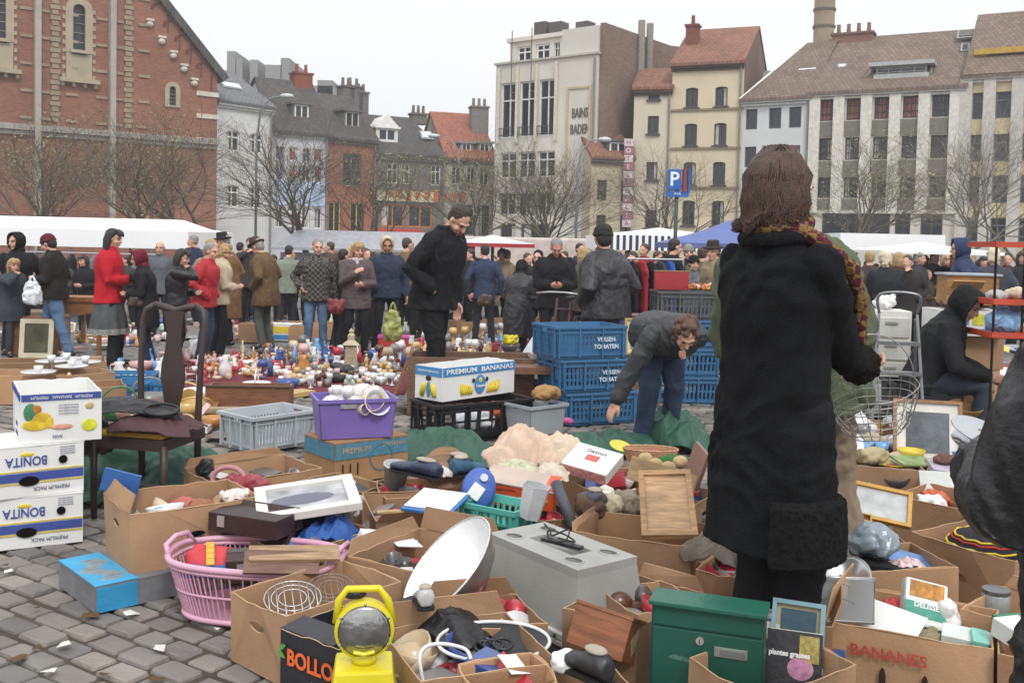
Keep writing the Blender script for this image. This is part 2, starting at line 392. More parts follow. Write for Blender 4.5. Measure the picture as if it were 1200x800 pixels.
def bld(name, label, F, eave, ridge=None, D=9, wall=None, roof=None, wins=(), ov=.35, cat='building', corn=None, x_ins=(0, 0), side=None):
    root = thing(name, label, cat, F.p0, F.ang); W = F.W; e = eave
    holes = []
    for w in wins:
        u0, u1, z0, z1 = w[:4]
        if len(w) > 6 and w[6]:
            r_ = (u1-u0)/2; hl = [(u0, z0), (u1, z0), (u1, z1-w[6]*r_)]+[((u0+u1)/2+r_*cos(t), z1-w[6]*r_+w[6]*r_*sin(t)) for t in [pi*k/7 for k in range(1, 7)]]+[(u0, z1-w[6]*r_)]
            holes.append(hl)
        else: holes.append([(u0, z0), (u1, z0), (u1, z1), (u0, z1)])
    mb = MB(); mb.panel([(0, -1), (W, -1), (W, e), (0, e)], holes, .22, lambda a, b, t: Vector((a, t, b)))
    rz, rd = ridge if ridge else (e, D/2)
    for u in (.0, W-.25):
        hip = (x_ins[0] if u == 0 else x_ins[1]) > 0
        pl = [(.225, -1), (D, -1), (D, e)]+([(rd, rz)] if ridge and not hip else [])+[(.225, e)]
        mb.panel(pl, [], .25, lambda a, b, t, u=u: Vector((u+t, a, b)))
    mb.box((W/2, D-.1, e/2-.5), (W-.51, .2, e+1)); 
    if not ridge: mb.box((W/2, D/2+.1, e-.35), (W-.51, D-.5, .2))
    mb.build('wall', wall, root, uvf=uvw)
    dp_ = MB(); dp_.tube([(W-.12, -.12, 0), (W-.12, -.12, e-.2)], .06, 6); dp_.build('downpipe', M('#7d7a74', .6), root)
    # dark room behind the windows
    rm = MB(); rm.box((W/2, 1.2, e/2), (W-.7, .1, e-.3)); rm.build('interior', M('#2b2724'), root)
    if ridge:
        r_ = MB()
        for (d0, z0), (d1, z1) in ((( -ov, e-ov*(rz-e)/rd*.6), (rd, rz)), ((D+.2, e), (rd+.005, rz))):
            r_.add([(-.12+x_ins[0]*0, d0, z0+.03), (W+.12, d0, z0+.03), (W+.12-x_ins[1], d1, z1+.03), (-.12+x_ins[0], d1, z1+.03),
                    (-.12, d0, z0+.2), (W+.12, d0, z0+.2), (W+.12-x_ins[1], d1, z1+.2), (-.12+x_ins[0], d1, z1+.2)],
                   [(3, 2, 1, 0), (4, 5, 6, 7), (0, 1, 5, 4), (1, 2, 6, 5), (2, 3, 7, 6), (3, 0, 4, 7)])
        for sd_, xi in ((0, x_ins[0]), (1, x_ins[1])):
            if xi > 0:
                a_ = -.12 if sd_ == 0 else W+.12; b_ = a_+xi if sd_ == 0 else a_-xi
                r_.add([(a_, -ov, e-.1), (a_, D+.2, e-.1), (b_, rd, rz+.1), (a_+(.15 if sd_ == 0 else -.15), D/2, e-.1)], [(0, 1, 2), (0, 3, 2), (3, 1, 2), (0, 1, 3)])
        if side: 
            s_ = MB(); s_.panel([(.23, -1), (D, -1), (D, e), (rd, rz), (.23, e)], [], .06, lambda a, b, t: Vector((W+.005+t, a, b))); s_.build('side_wall', side, root, uvf=uvw)
        r_.build('roof', roof, root, uvf=lambda c: (c.x, c.y*1.2+c.z*.3))
    else:
        r_ = MB(); r_.box((W/2, D/2-.02, e+.06), (W+.2, D+.25, .12)); r_.build('parapet', corn or M('#8d8c86'), root)
    if corn and ridge:
        c_ = MB(); c_.box((W/2, -.14, e-.12), (W+.1, .27, .2)); c_.box((W/2, -.08, e-.3), (W+.06, .15, .12)); c_.build('cornice', corn, root)
    for w in wins:
        if w[4] == 'hole': continue
        window(root, *w[:4], w[4], w[5])
    return root
def grid(F, cols, rows, xr, style='v', fm=None, arch=0, skip=()):
    out = []
    for i, (a, b) in enumerate(cols):
        u0 = F.uz(a, 180)[0]; u1 = F.uz(b, 180)[0]
        for j, (y0, y1) in enumerate(rows):
            if (i, j) in skip: continue
            out.append((u0, u1, F.z(xr, y1), F.z(xr, y0), style, fm, arch))
    return out
def dormer(root, F, px0, py0, px1, py1, depth, wallm, roofm, fm, style='v', gable=0, back=3):
    u0, z1 = F.uz(px0, py0, depth); u1, z0 = F.uz(px1, py1, depth)
    mb = MB(); t = .12
    for a in (u0, u1): mb.box((a, depth+back/2, (z0+z1)/2), (t, back, z1-z0))
    mb.box(((u0+u1)/2, depth+back/2, z1+.08), (u1-u0+.4, back+.3, .14))
    mb.box(((u0+u1)/2, depth+back/2, z0-.1), (u1-u0+.1, back, .2))
    if gable: mb.add([(u0-.1, depth-.1, z1+.15), (u1+.1, depth-.1, z1+.15), ((u0+u1)/2, depth-.1, z1+.15+gable), (u0-.1, depth+back, z1+.15), (u1+.1, depth+back, z1+.15), ((u0+u1)/2, depth+back, z1+.15+gable)], [(0, 1, 2), (5, 4, 3), (0, 2, 5, 3), (1, 4, 5, 2), (0, 3, 4, 1)])
    d = mb.build('dormer', wallm, root)
    w = window(d, u0+.08, u1-.08, z0, z1, style+'x', fm, depth-.1)
    return d
def skylight(root, F, px0, py0, px1, py1, depth, slope, m=None):
    u0, z1 = F.uz(px0, py0, depth); u1, z0 = F.uz(px1, py1, depth); c = ((u0+u1)/2, depth-.1, (z0+z1)/2+.2)
    h = (z1-z0)/sin(slope); rot = Matrix.Rotation(slope, 3, 'X')
    mb = MB(); mb.box(c, (u1-u0, h, .1), rot); o = mb.build('skylight', M('#8e9092', .5), root)
    mb = MB(); mb.box((c[0], c[1]-.05, c[2]+.05), (u1-u0-.2, h-.2, .04), rot); mb.build('pane', m or M('#c9ced2', .15, .1, 1, 0, 5, coat=.4), o)
BRK = M('#8a5a45', .9, .16, .35, .25, 40, kind='brick')
BRK2 = M('#7f5a4a', .9, .22, .6, .25, 40, kind='brick')
TILEB = M('#78685c', .85, .14, .5, .3, 40, kind='tile'); TILER = M('#86604f', .85, .16, .5, .3, 40, kind='tile'); TILEK = M('#55524f', .8, .2, .4, .3, 40, kind='slate')
WHT = M('#dcdcd8', .6); STONE = M('#c9c2b2', .85, .15, 1.5, .2, 20); GREY = M('#9a978f', .85, .15, .8, .2, 20); DRK = M('#3f3d3b', .6)

# church
F = Fac(-70, 48, 254, 56)
root = thing('church', 'red brick church gable with lancet windows and pale stone bands at left edge', 'church', F.p0, F.ang); W = F.W
ze = F.z(254, 90); ua, za = F.uz(184, 0); k = (za-ze)/(W-ua); um = W*.42; zt = ze+(W-um)*k
lan = []
for (a, b, y0, y1, xr) in ((-9, 7, -8, 46, 0), (85, 100, 5, 60, 92)):
    u0, u1 = F.uz(a, 60)[0], F.uz(b, 60)[0]; lan.append((u0, u1, F.z(xr, y1), F.z(xr, y0)))
a = F.uz(198, 110); b = F.uz(206, 124); lan.append((a[0], b[0], b[1], F.z(202, 101)))
def archp(u0, u1, z0, z1, n=8):
    r = (u1-u0)/2; return [(u0, z0), (u1, z0), (u1, z1-r)]+[((u0+u1)/2+r*cos(pi*k/n), z1-r+r*sin(pi*k/n)) for k in range(1, n)]+[(u0, z1-r)]
mb = MB(); mb.panel([(0, -1), (W, -1), (W, ze), (um, zt), (0, zt-um*.2)], [archp(*l) for l in lan], .35, lambda a, b, t: Vector((a, t, b)))
mb.box((W-.2, 10, (ze-1)/2), (.4, 19.2, ze+1)); mb.box((W/2, 20, zt/2), (W, .4, zt*.8)); mb.build('wall', BRK, root, uvf=uvw)
rf = MB()
n_ = Vector((W-um, 0, ze-zt)).normalized(); nn = Vector((-n_.z, 0, n_.x))
for (p, q) in (((um, zt), (W+.25, ze-.25*k)),):
    A = Vector((p[0], -.35, p[1])); B = Vector((q[0], -.35, q[1]))
    rf.add([A, B, B+Vector((0, 20.5, 0)), A+Vector((0, 20.5, 0)), A+nn*.4, B+nn*.4, B+nn*.4+Vector((0, 20.5, 0)), A+nn*.4+Vector((0, 20.5, 0))], [(3, 2, 1, 0), (4, 5, 6, 7), (0, 1, 5, 4), (1, 2, 6, 5), (2, 3, 7, 6), (3, 0, 4, 7)])
rf.build('roof', TILEK, root, uvf=lambda c: (c.y, c.x))
for i, l in enumerate(lan):
    pn = MB(); pn.panel(archp(l[0]-.02, l[1]+.02, l[2], l[3]), [], .05, lambda a, b, t: Vector((a, t+.25, b))); w = pn.build('window', M('#2c3338', .3), root)
    br = MB(); ro = .35 if i < 2 else .22
    br.panel(archp(l[0]-ro, l[1]+ro, l[2]-.1, l[3]+ro), [archp(l[0]+.01, l[1]-.01, l[2], l[3]-.01)], .12, lambda a, b, t: Vector((a, t-.08, b)))
    if i < 2:
        zs = l[2]-1.55; br.box(((l[0]+l[1])/2, -.02, l[2]-.85), (l[1]-l[0]+.1, .1, 1.3))
        for s_ in (l[0]-ro/2, l[1]+ro/2): br.box((s_, -.02, l[2]-.8), (ro*.8, .12, 1.35))
        br.box(((l[0]+l[1])/2, -.16, zs), (l[1]-l[0]+1.3, .4, .2)); br.box(((l[0]+l[1])/2, -.1, l[2]-.05), (l[1]-l[0]+.3, .3, .16))
        nq = 9
        for q in range(nq):
            for s_, sg in ((l[0]-ro, -1), (l[1]+ro, 1)): br.box((s_+sg*.07, -.015, l[2]-1.3+q*.42), (.14, .07, .2))
        for q in range(4): br.box((l[0]-.5+q*(l[1]-l[0]+1)/3, -.1, zs-.2), (.16, .2, .2))
    for q in range(1, 5): br.box(((l[0]+l[1])/2, .2, l[2]+q*(l[3]-l[2])/5), (l[1]-l[0], .03, .03))
    br.build('window_surround', M('#a89c86', .9, .12, 1.5, .2, 20), root)
sb = MB()
zc0 = F.z(0, 147); sb.box((W/2, -.14, zc0), (W+.1, .3, .3)); sb.box((W/2, -.06, zc0-.28), (W, .14, .2)); sb.build('string_course', M('#9b968e', .85, .15, 1.5, .2, 20), root)
for px in (43, 130.5):
    u = F.uz(px, 100)[0]; p_ = MB(); p_.box((u, -.22, zt/2-.3), (.28, .4, zt+1)); p_.build('pilaster', M('#a8a196', .85, .15, 1.5, .2, 20), root)
    sp = MB(); u2 = u+.85
    q = 0
    zz = zc0+.5 if True else 0
    while zz < zt:
        sp.box((u2, -.045, zz), (.32+.16*(q % 2), .1, .22)); 
        if q % 5 == 0:
            for bx_, bw_ in ((u2+.8, .7), (u-.5, .65), (u+.38, .5)): s9 = MB(); s9.box((bx_, -.037, zz), (bw_*.85, .08, .14)); s9.build('stone_bar', M('#998a74', .9, .15, 1.5, .2, 20), root)
        zz += .27; q += 1
    sp.build('quoin_band', M('#998a74', .9, .15, 1.5, .2, 20), root)
for q in range(3):
    q_ = MB(); z_ = [F.z(247, 111), F.z(247, 137), F.z(247, 165)][q]; q_.box((W-.55, -.03, z_), (1.25, .08, .25)); q_.build('stone_band', STONE, root)
for (x, y) in ((175, 29), (189, 49), (202.5, 66), (215, 81.5), (227, 98)):     # stepped blind arches under the verge
    u, z_ = F.uz(x, y); c_ = MB(); c_.ell((u, -.1, z_), (.2, .2, .17), n=8, m=6); c_.box((u, -.1, z_+.22), (.4, .3, .12)); c_.build('corbel', STONE, root)
    a_ = MB(); a_.tube([(u+.1+.45-.42*cos(t), -.03, z_+.85+.4*sin(t)) for t in [pi*k/8 for k in range(9)]], .07, 5); a_.tube([(u+.97, -.02, z_+.85), (u+.97, -.02, z_-.3)], .05, 5)
    a_.build('blind_arch', M('#744a3d', .9, .2, 2), root)
for x0 in (8, 25, 78, 95, 111):
    u, z_ = F.uz(x0, 168); a_ = MB(); a_.tube([(u+.33*cos(t), -.03, z_+.33*sin(t)) for t in [pi*k/8 for k in range(9)]], .06, 5); a_.build('blind_arch', M('#744a3d', .9, .2, 2), root)

# left row
WF = M('#e4e4e0', .5)
F = Fac(254, 57, 318, 60)
w = grid(F, [(265, 281), (292, 308)], [(153, 177), (217, 243)], 272, 'vc', WF, .35)
r = bld('town_house', 'white three storey town house with grey roof right beside the church', F, F.z(255, 118), (F.z(262, 86, 4), 4), 9, M('#cfcfcb', .85, .1, .6, .1, 20), M('#77787a', .8, .15, .4, .3, 40, kind='slate'), w, corn=M('#c6c6c2'))
skylight(r, F, 258, 99, 281, 111, 1.6, R(42))
F = Fac(318, 60.5, 384, 62.5)
cols = [(323, 333), (339, 348), (355, 364), (369, 378)]
w = grid(F, cols, [(173, 189), (194, 212), (243, 267)], 350, 'v', WF)
r = bld('town_house', 'white house with blue mural band and a dark mansard roof with one dormer', F, F.z(320, 152), (F.z(330, 97, 3), 3), 9, M('#c8c8cc', .85, .12, .6, .1, 20), TILEK, w, corn=M('#a9a8a4'))
dormer(r, F, 344, 122, 363, 148, .6, M('#6b6864'), TILEK, WF, 'v')
u, z_ = F.uz(353, 95, 3); chimney(r, u, 3, F.z(353, 113, 3), F.z(353, 88, 3), 1.2, .9, M('#87503d', .9, .2, 1, .2, 30), 2)
mu = MB(); a = F.uz(321, 240); b = F.uz(381, 214); mu.box(((a[0]+b[0])/2, -.03, (a[1]+b[1])/2), (b[0]-a[0], .04, b[1]-a[1])); mu.build('mural', M('#b4c4dc', .8, .5, 1.2, 0, 3), r)
for i, c_ in enumerate(cols):
    for yy in ((178, 186), (199, 207)):
        if (i+yy[0]) % 3 == 0: continue
        a = F.uz(c_[0]+1, yy[1]); b = F.uz(c_[1]-1, yy[0]); q = MB(); q.box(((a[0]+b[0])/2, .11, (a[1]+b[1])/2), (b[0]-a[0], .02, b[1]-a[1])); q.build('poster', M('#93424c' if i % 2 else '#6d5fa0', .7, .4, 3), r)
a = F.uz(337, 266); b = F.uz(353, 247); q = MB(); q.box(((a[0]+b[0])/2, -.12, (a[1]+b[1])/2), (b[0]-a[0], .1, b[1]-a[1])); s_ = q.build('shop_sign', M('#dadada', .4), r)
q = MB(); cx_, cz_ = (a[0]+b[0])/2, (a[1]+b[1])/2; q.tube([(cx_, -.175, cz_), (cx_, -.2, cz_)], .38, 20); s2 = q.build('red_disc', M('#c5372f', .5), s_)
q = MB(); q.box((cx_, -.215, cz_), (.8, .02, .16)); q.build('white_bar', M('#e8e8e8', .5), s_)
F = Fac(384, 62.5, 440, 65)
w = grid(F, [(402, 424)], [(180, 217)], 412, 'v', M('#4f5a4a')) + grid(F, [(386, 401), (412, 428)], [(237, 272)], 405, 'v', M('#b7a860'))
r = bld('town_house', 'orange rendered house with dark green shutters and mansard roof', F, F.z(386, 160), (F.z(400, 116, 3), 3), 9, M('#9c6650', .85, .14, .6, .1, 20), TILEK, w, corn=M('#77736c'))
dormer(r, F, 404, 130, 422, 152, .6, M('#6b6864'), TILEK, M('#b9b8b0'), 'v')
for (x, w_) in ((405, .9), (414, 1.1), (423, .8)): u, z_ = F.uz(x, 100, 5); chimney(r, u, 5, F.z(x, 135, 5), F.z(x, 103 if x < 420 else 110, 5), w_, .8, M('#6f6a66', .9), 2)
F = Fac(440, 65, 522, 67)
w = grid(F, [(454, 467), (468, 481), (506, 517), (518, 529)][:3], [(191, 215)], 460, 'vc', WF) + grid(F, [(448, 475), (480, 508)], [(240, 266)], 470, 'v', M('#c8732f'))
r = bld('town_house', 'low dark house with slate roof, white gabled dormer and painted shopfront', F, F.z(441, 180), (F.z(450, 139, 4.5), 4.5), 9, M('#75706a', .85, .2, .6, .1, 20), TILEK, w, corn=M('#8b887f'), x_ins=(0, 1.2))
dormer(r, F, 442, 150, 465, 166, 1.0, WF, TILEK, WF, 'v', .8)
skylight(r, F, 492, 157, 506, 168, 1.8, R(45)); u, z_ = F.uz(490, 140, 4.5); chimney(r, u, 4.5, F.z(490, 146, 4.5), F.z(490, 135, 4.5), 1.1, .8, M('#6f6a66', .9), 3)
a = F.uz(442, 277); b = F.uz(512, 222); q = MB(); q.box(((a[0]+b[0])/2, -.05, (a[1]+b[1])/2+.1), (b[0]-a[0], .09, .9)); 
q = MB(); z0 = F.z(470, 236); z1 = F.z(470, 224); q.box((F.W*.45, -.08, (z0+z1)/2), (F.W*.86, .12, z1-z0)); q.build('shop_fascia', M('#c9bfa2', .8, .2, 2), r)
q = MB(); z0 = F.z(470, 276); z1 = F.z(470, 268); q.box((F.W*.35, -.1, (z0+z1)/2), (F.W*.62, .16, z1-z0)); q.build('shop_fascia', M('#b8402e', .7), r)
q = MB()
for i in range(9): q.box((1+i*.42*1.5, -.16, F.z(470, 236)+.45), (.3, .04, .35+.2*(i % 3)))
q.build('painted_lettering', M('#c8602f', .8), r)
F = Fac(522, 67, 580, 68)
w = grid(F, [(530, 540), (548, 557), (563, 573)], [(196, 216)], 540, 'v', M('#bdb9b0')) + grid(F, [(545, 556), (563, 575)], [(240, 275)], 550, 'v', M('#3c4a40'))
r = bld('town_house', 'cream house with bright orange tiled roof and tall grey chimney', F, F.z(540, 186), (F.z(540, 136, 5), 5), 10, M('#a9a494', .85, .15, .6, .1, 20), M('#955f4c', .85, .14, .5, .3, 40, kind='tile'), w, corn=M('#77736c'))
dormer(r, F, 540, 168, 553, 184, .5, M('#8c8a86'), TILEK, WF, 'v'); dormer(r, F, 561, 168, 575, 184, .5, M('#8c8a86'), TILEK, WF, 'v')
u, z_ = F.uz(561, 140, 3); chimney(r, u, 3, F.z(561, 165, 3), F.z(561, 127, 3), 1.2, .9, M('#7d7873', .9), 3)
# distant concrete blocks
q = thing('apartment_block', 'grey concrete high rise roofline far behind the white house', 'building', (hdir(265, 120).x, 120, 0))
for i, (x0, x1, y0) in enumerate(((262, 392, 98), (266, 276, 60), (277, 284, 68), (293, 302, 70), (311, 330, 76), (329, 339, 68), (372, 390, 94))):
    a = aty(x0, y0, 120); b = aty(x1, y0, 120); mb = MB(); D = 14-i; mb.box(((a.x+b.x)/2-q.location.x, D/2, a.z/2), (b.x-a.x, D, a.z))
    mb.build('concrete_core' if i else 'block', M('#8c8b8a', .9, .15, .1, 0, 2), q)

# BAINS building
CREAM = M('#cfcabf', .85, .1, .4, .15, 20)
F = Fac(579, 62, 697, 57.5)
cols = [(585.8, 605.3), (607.5, 627.3), (630, 650.5)]
w = grid(F, cols, [(97.5, 162)], 595, 'vcx', M('#d8d8d4')) + grid(F, cols, [(179, 209)], 595, 'vcx', WF) + grid(F, cols, [(226, 252)], 595, 'v', M('#b9b7b0')) + grid(F, [(588, 606), (612, 645)], [(262, 282)], 595, 'v', DRK)
lw = F.uz(657, 120)[0]
e1 = F.z(590, 76)
r = bld('bath_house', 'tall cream modernist building with three tall glazed bays and the words BAINS BADEN', F, e1, None, 14, CREAM, None, w, corn=M('#b7b2a4'))
tw = MB(); zt1 = F.z(676, 34); tw.box(((lw+F.W)/2, 2.99, (zt1+e1)/2+.1), (F.W-lw, 6, zt1-e1-.1)); tw.build('stair_tower', CREAM, r, uvf=uvw)
z2 = F.z(620, 46, 2.5); a0 = F.uz(598, 50, 2.5)[0]; up = MB()
hs_ = [[(u0, z0), (u1, z0), (u1, z1), (u0, z1)] for (u0, u1, z0, z1) in [(F.uz(x0, 60, 2.5)[0], F.uz(x1, 60, 2.5)[0], F.z(610, 76, 2.5), F.z(610, 55, 2.5)) for x0, x1 in ((606, 622), (628, 644), (649, 656))]]
up.panel([(a0, e1+.1), (lw+.3, e1+.1), (lw+.3, z2), (a0, z2)], hs_, .25, lambda a, b, t: Vector((a, t+2.5, b))); up.box(((a0+lw)/2, 8, z2+.02), (lw-a0+.3, 11.4, .25)); up.box((a0+.1, 8, (e1+z2)/2), (.2, 10.4, z2-e1))
up.build('attic_storey', CREAM, r)
for h_ in hs_: window(r, h_[0][0], h_[1][0], h_[0][1], h_[2][1], 'vc', WF, 2.5)
bs = MB()                                   # receding brick flank
bs.box((F.W+.16, 8.6, (zt1-.2)/2), (.3, 16.8, zt1+.6)); bs.box((F.W-4, 16.8, zt1/2), (8, .3, zt1)); bs.build('brick_flank', M('#7a6455', .9, .2, .4, .25, 40, kind='brick'), r, uvf=uvw)
for i, dp in enumerate((4, 5, 11.5, 12.6)):
    d_ = MB(); d_.tube([(F.W+.5, dp, 7+i), (F.W+.5, dp, zt1+1)], .22, 8); d_.build('flue_pipe', M('#8c857c', .6, .2), r)
for px_ in (637, 655, 686): u, z_ = F.uz(px_, 40, 4); c_ = MB(); c_.box((u, 4, F.z(px_, 42, 4)), (.9, .9, 1.6)); c_.build('chimney', M('#57524e', .9), r)
pn = MB(); a = F.uz(664, 228); b = F.uz(691, 103)
pn.panel([(a[0]-.14, a[1]-.14), (b[0]+.14, a[1]-.14), (b[0]+.14, b[1]+.14), (a[0]-.14, b[1]+.14)], [[(a[0], a[1]), (b[0], a[1]), (b[0], b[1]), (a[0], b[1])]], .08, lambda a, b, t: Vector((a, t-.07, b))); pn.build('panel_frame', M('#bdb093', .85), r)
for t_, y_ in (('BAINS', 133), ('BADEN', 152)):
    u, z_ = F.uz(677.5, y_); text(t_, .78, M('#6b655c', .8), r, frameT((u+.14, -.03, z_), (1, 0, 0), (0, 0, 1)), 'lettering', .02, .54, bold=.012)
for x in cols:
    zb = F.z(595, 162); u0, u1 = F.uz(x[0], 160)[0], F.uz(x[1], 160)[0]; rl = MB()
    for zz in (.15, .6): rl.tube([(u0, -.1, zb+zz), (u1, -.1, zb+zz)], .025, 4)
    for i in range(9): rl.tube([(u0+(u1-u0)*i/8, -.1, zb+.1), (u0+(u1-u0)*i/8, -.1, zb+.6)], .018, 4)
    rl.build('balcony_rail', DRK, r)
pl = MB()
for x in (585, 606.5, 629, 652): u = F.uz(x, 130)[0]; pl.box((u, -.1, (e1+F.z(595, 172))/2), (.17, .12, e1-F.z(595, 172)-.4))
pl.build('pilasters', M('#d3cab6', .85), r)
for x in (604, 627): 
    u = F.uz(x, 60)[0]; fp = MB(); fp.tube([(u, -.35, e1-2.2), (u, -.35, e1+1.9)], .03, 5); fp.tube([(u, 0, e1-1.8), (u, -.35, e1-1.8)], .04, 4); fp.build('flagpole', M('#6d5b4b'), r)
# brick block behind
F2 = Fac(735, 78, 800, 80)
r = bld('brick_building', 'plain brown brick block rising behind the cream houses', F2, F2.z(745, 53), (F2.z(770, 58, 4), 8), 12, BRK2, TILEB, grid(F2, [(748, 758)], [(72, 90)], 752, 'v', DRK))
# small house + hotel sign
F = Fac(693, 56.3, 741, 56.8)
w = grid(F, [(701, 712), (729, 738)], [(211, 235), (252, 270)], 706, 'v', DRK)
r = bld('small_house', 'narrow cream house with red tile and slate roof beneath the BAINS wall', F, F.z(700, 185), (F.z(728, 141, 4.5), 4.5), 9, M('#b9ae94', .85, .14, .6, .1, 20), TILER, w, corn=M('#6f6a62'))
dormer(r, F, 713, 166, 736, 184, .3, M('#57585c'), TILEK, WF, 'v')
F = Fac(741, 57.5, 785, 57)
w = grid(F, [(758, 771)], [(111, 117), (136, 157), (190, 211), (246, 267)], 765, 'vs', DRK)
r = bld('hotel', 'slim cream hotel front with a tall vertical sign on its left edge', F, F.z(745, 105), (F.z(770, 84, 3), 3), 9, M('#cbc2ad', .85, .1, .5, .1, 20), TILER, w, corn=M('#5c4a42'))
s_ = thing('hotel_sign', 'tall vertical pink and white hotel sign of stacked letter boxes', 'sign', F.p0, F.ang)
u, zt_ = F.uz(738, 165); zb_ = F.z(738, 267); n_ = 11; st = (zt_-zb_)/n_
for i, ch in enumerate('HOTEL GALIA'):
    zz = zt_-st*(i+.5); bx = MB(); bx.box((u+.1, -.75, zz), (.5, 1.0, st*.92)); o = bx.build('letter_box', M('#a06a78' if i % 2 else '#cdbcc0', .5), s_)
    if ch != ' ': text(ch, st*.8, M('#efe9e6' if i % 2 else '#8a3548', .5), o, frameT((u+.1, -1.26, zz), (1, 0, 0), (0, 0, 1)))
br = MB(); br.box((u+.1, -.12, (zt_+zb_)/2), (.08, .24, zt_-zb_)); br.build('bracket', DRK, s_)
F = Fac(785, 57, 868, 55.5)
w = grid(F, [(801.5, 816), (836, 850.5)], [(103, 126), (145, 171), (190, 217), (235, 264)], 808, 'vs', DRK, .3)
r = bld('town_house', 'four storey cream house with red brown roof and two skylights', F, F.z(790, 77), (F.z(850, 37, 4.5), 4.5), 9, M('#cdc0a4', .85, .1, .5, .1, 20), TILER, w, corn=M('#4f433c'), side=M('#6f5648', .9, .25, .5, .25, 40, kind='brick'))
for y in (129, 174, 220): 
    q = MB(); q.box((F.W/2, -.05, F.z(808, y)), (F.W, .1, .12)); q.build('string_course', M('#8d8068', .9), r)
skylight(r, F, 806, 66, 828, 73, 1.6, R(40), M('#d8dee2', .15)); skylight(r, F, 838, 62, 860, 70, 1.6, R(40), M('#d8dee2', .15))
u, z_ = F.uz(812, 40, 2.5); chimney(r, u, 2.5, F.z(812, 60, 2.5), F.z(812, 32, 2.5), .7, .7, M('#7a4a3c', .9), 1)
F = Fac(868, 55.5, 948, 53.5)
w = grid(F, [(872.5, 886), (899.5, 914), (923, 937.5)], [(128, 152), (172, 196), (222, 246)], 880, 'x', M('#5a5c60'))
r = bld('town_house', 'plain white house with brown roof behind the woman in the long dark coat', F, F.z(868, 118), (F.z(940, 55, 4.5), 4.5), 9, M('#cccdcd', .85, .08, .5, .1, 20), TILEB, w, corn=M('#c4c4c2'), x_ins=(2.2, 0))
skylight(r, F, 934, 85, 958, 94, 2, R(45), M('#d8dee2', .15)); skylight(r, F, 896, 88, 916, 96, 2, R(45), M('#6d6a66'))
v_ = MB(); v_.tube([(-.1, -.3, F.z(868, 118)), (2.1, 4.5, F.z(940, 55, 4.5)+.2)], .09, 5); v_.build('verge', WHT, r)
F = Fac(948, 53.5, 1128, 50)
cols = [(958, 975.6), (990, 1007.5), (1022.5, 1040.5), (1056, 1075), (1090, 1110)]
w = grid(F, cols, [(117, 142), (162, 188), (208, 232)], 966, 'g', M('#4a4340')) + grid(F, [(966, 1046), (1052, 1070), (1082, 1108)], [(250, 276)], 966, 'vx', DRK)
LG = M('#c6c1b6', .85, .1, .5, .1, 20)
r = bld('office_building', 'long pale grey building with dark spandrels between window columns and brown roof', F, F.z(950, 110), (F.z(1020, 47, 5), 5), 10, LG, TILEB, w, corn=M('#bdb9b0'))
for i, c_ in enumerate(cols):
    u0, u1 = F.uz(c_[0], 150)[0], F.uz(c_[1], 150)[0]; sp = MB()
    for y0, y1 in ((143, 161), (189, 207), (233, 245)): sp = MB(); za, zb = F.z(966, y1), F.z(966, y0); sp.box(((u0+u1)/2, -.02, (za+zb)/2), (u1-u0+.25, .06, zb-za)); sp.build('spandrel', M('#77736a', .85), r)
    if i < 3 or i == 3:
        q = MB(); q.box(((u0+u1)/2, .17, F.z(966, 129)), (u1-u0-.2, .012, 1)); q.build('blind', M('#935f50', .8), r)
pf = MB(); edges = [948]+[(a[1]+b[0])/2 for a, b in zip(cols, cols[1:])]+[1119]
for x in edges: u = F.uz(x, 150)[0]; pf.box((u+(.3 if x == 948 else 0), -.11, F.z(966, 250)/2+F.z(950, 114)/2), (.55, .2, F.z(950, 114)-F.z(966, 250)))
pf.build('pilasters', M('#d0ccc2', .85), r)
u0, zt_ = F.uz(1024, 76, .5); u1, zb_ = F.uz(1088, 97, .5); d_ = MB(); d_.box(((u0+u1)/2, 2.1, zt_), (u1-u0+.5, 3.4, .2)); d_.box(((u0+u1)/2, .8, zb_+.2), (u1-u0, .5, .7))
for a in (u0, u1): d_.tube([(a-(1.1 if a == u0 else -.1), -.1, zb_-.5), (a, 1.6, zt_+.1)], .09, 5)
d_ = d_.build('roof_dormer', M('#a9aaa8', .6), r); window(d_, u0+.1, u1-.1, zb_+.5, zt_-.1, 'gx', M('#8b8c8c'), .5)
skylight(r, F, 981, 80, 993, 86, 2.2, R(45)); skylight(r, F, 1122, 40, 1146, 50, 3.9, R(45), M('#6d6a66')); skylight(r, F, 1126, 56, 1136, 66, 3, R(45), M('#4a4a48'))
u, z_ = F.uz(1000, 50, 5); chimney(r, u, 5, F.z(1000, 62, 5), F.z(1000, 42, 5), 2.2, 1, BRK2, 4)
F = Fac(1128, 50, 1260, 47.5)
cols = [(1137, 1153), (1164, 1185.6), (1197, 1216), (1228, 1246)]
w = grid(F, cols, [(109, 140), (158, 190), (206, 238), (255, 283)], 1145, 'cx', M('#6d7278'))
r = bld('office_building', 'taller cream building with blue grey windows and yellow dormer at right edge', F, F.z(1130, 90), (F.z(1170, 20, 5), 5), 10, M('#cbbb98', .85, .1, .5, .1, 20), TILEB, w, corn=M('#c2bfb6'))
pf = MB()
for x in (1131, 1158.5, 1191.5, 1222, 1252): u = F.uz(x, 150)[0]; pf.box((u, -.12, F.z(1130, 94)/2), (.55, .22, F.z(1130, 94)))
pf.build('pilasters', M('#bdbab2', .85), r)
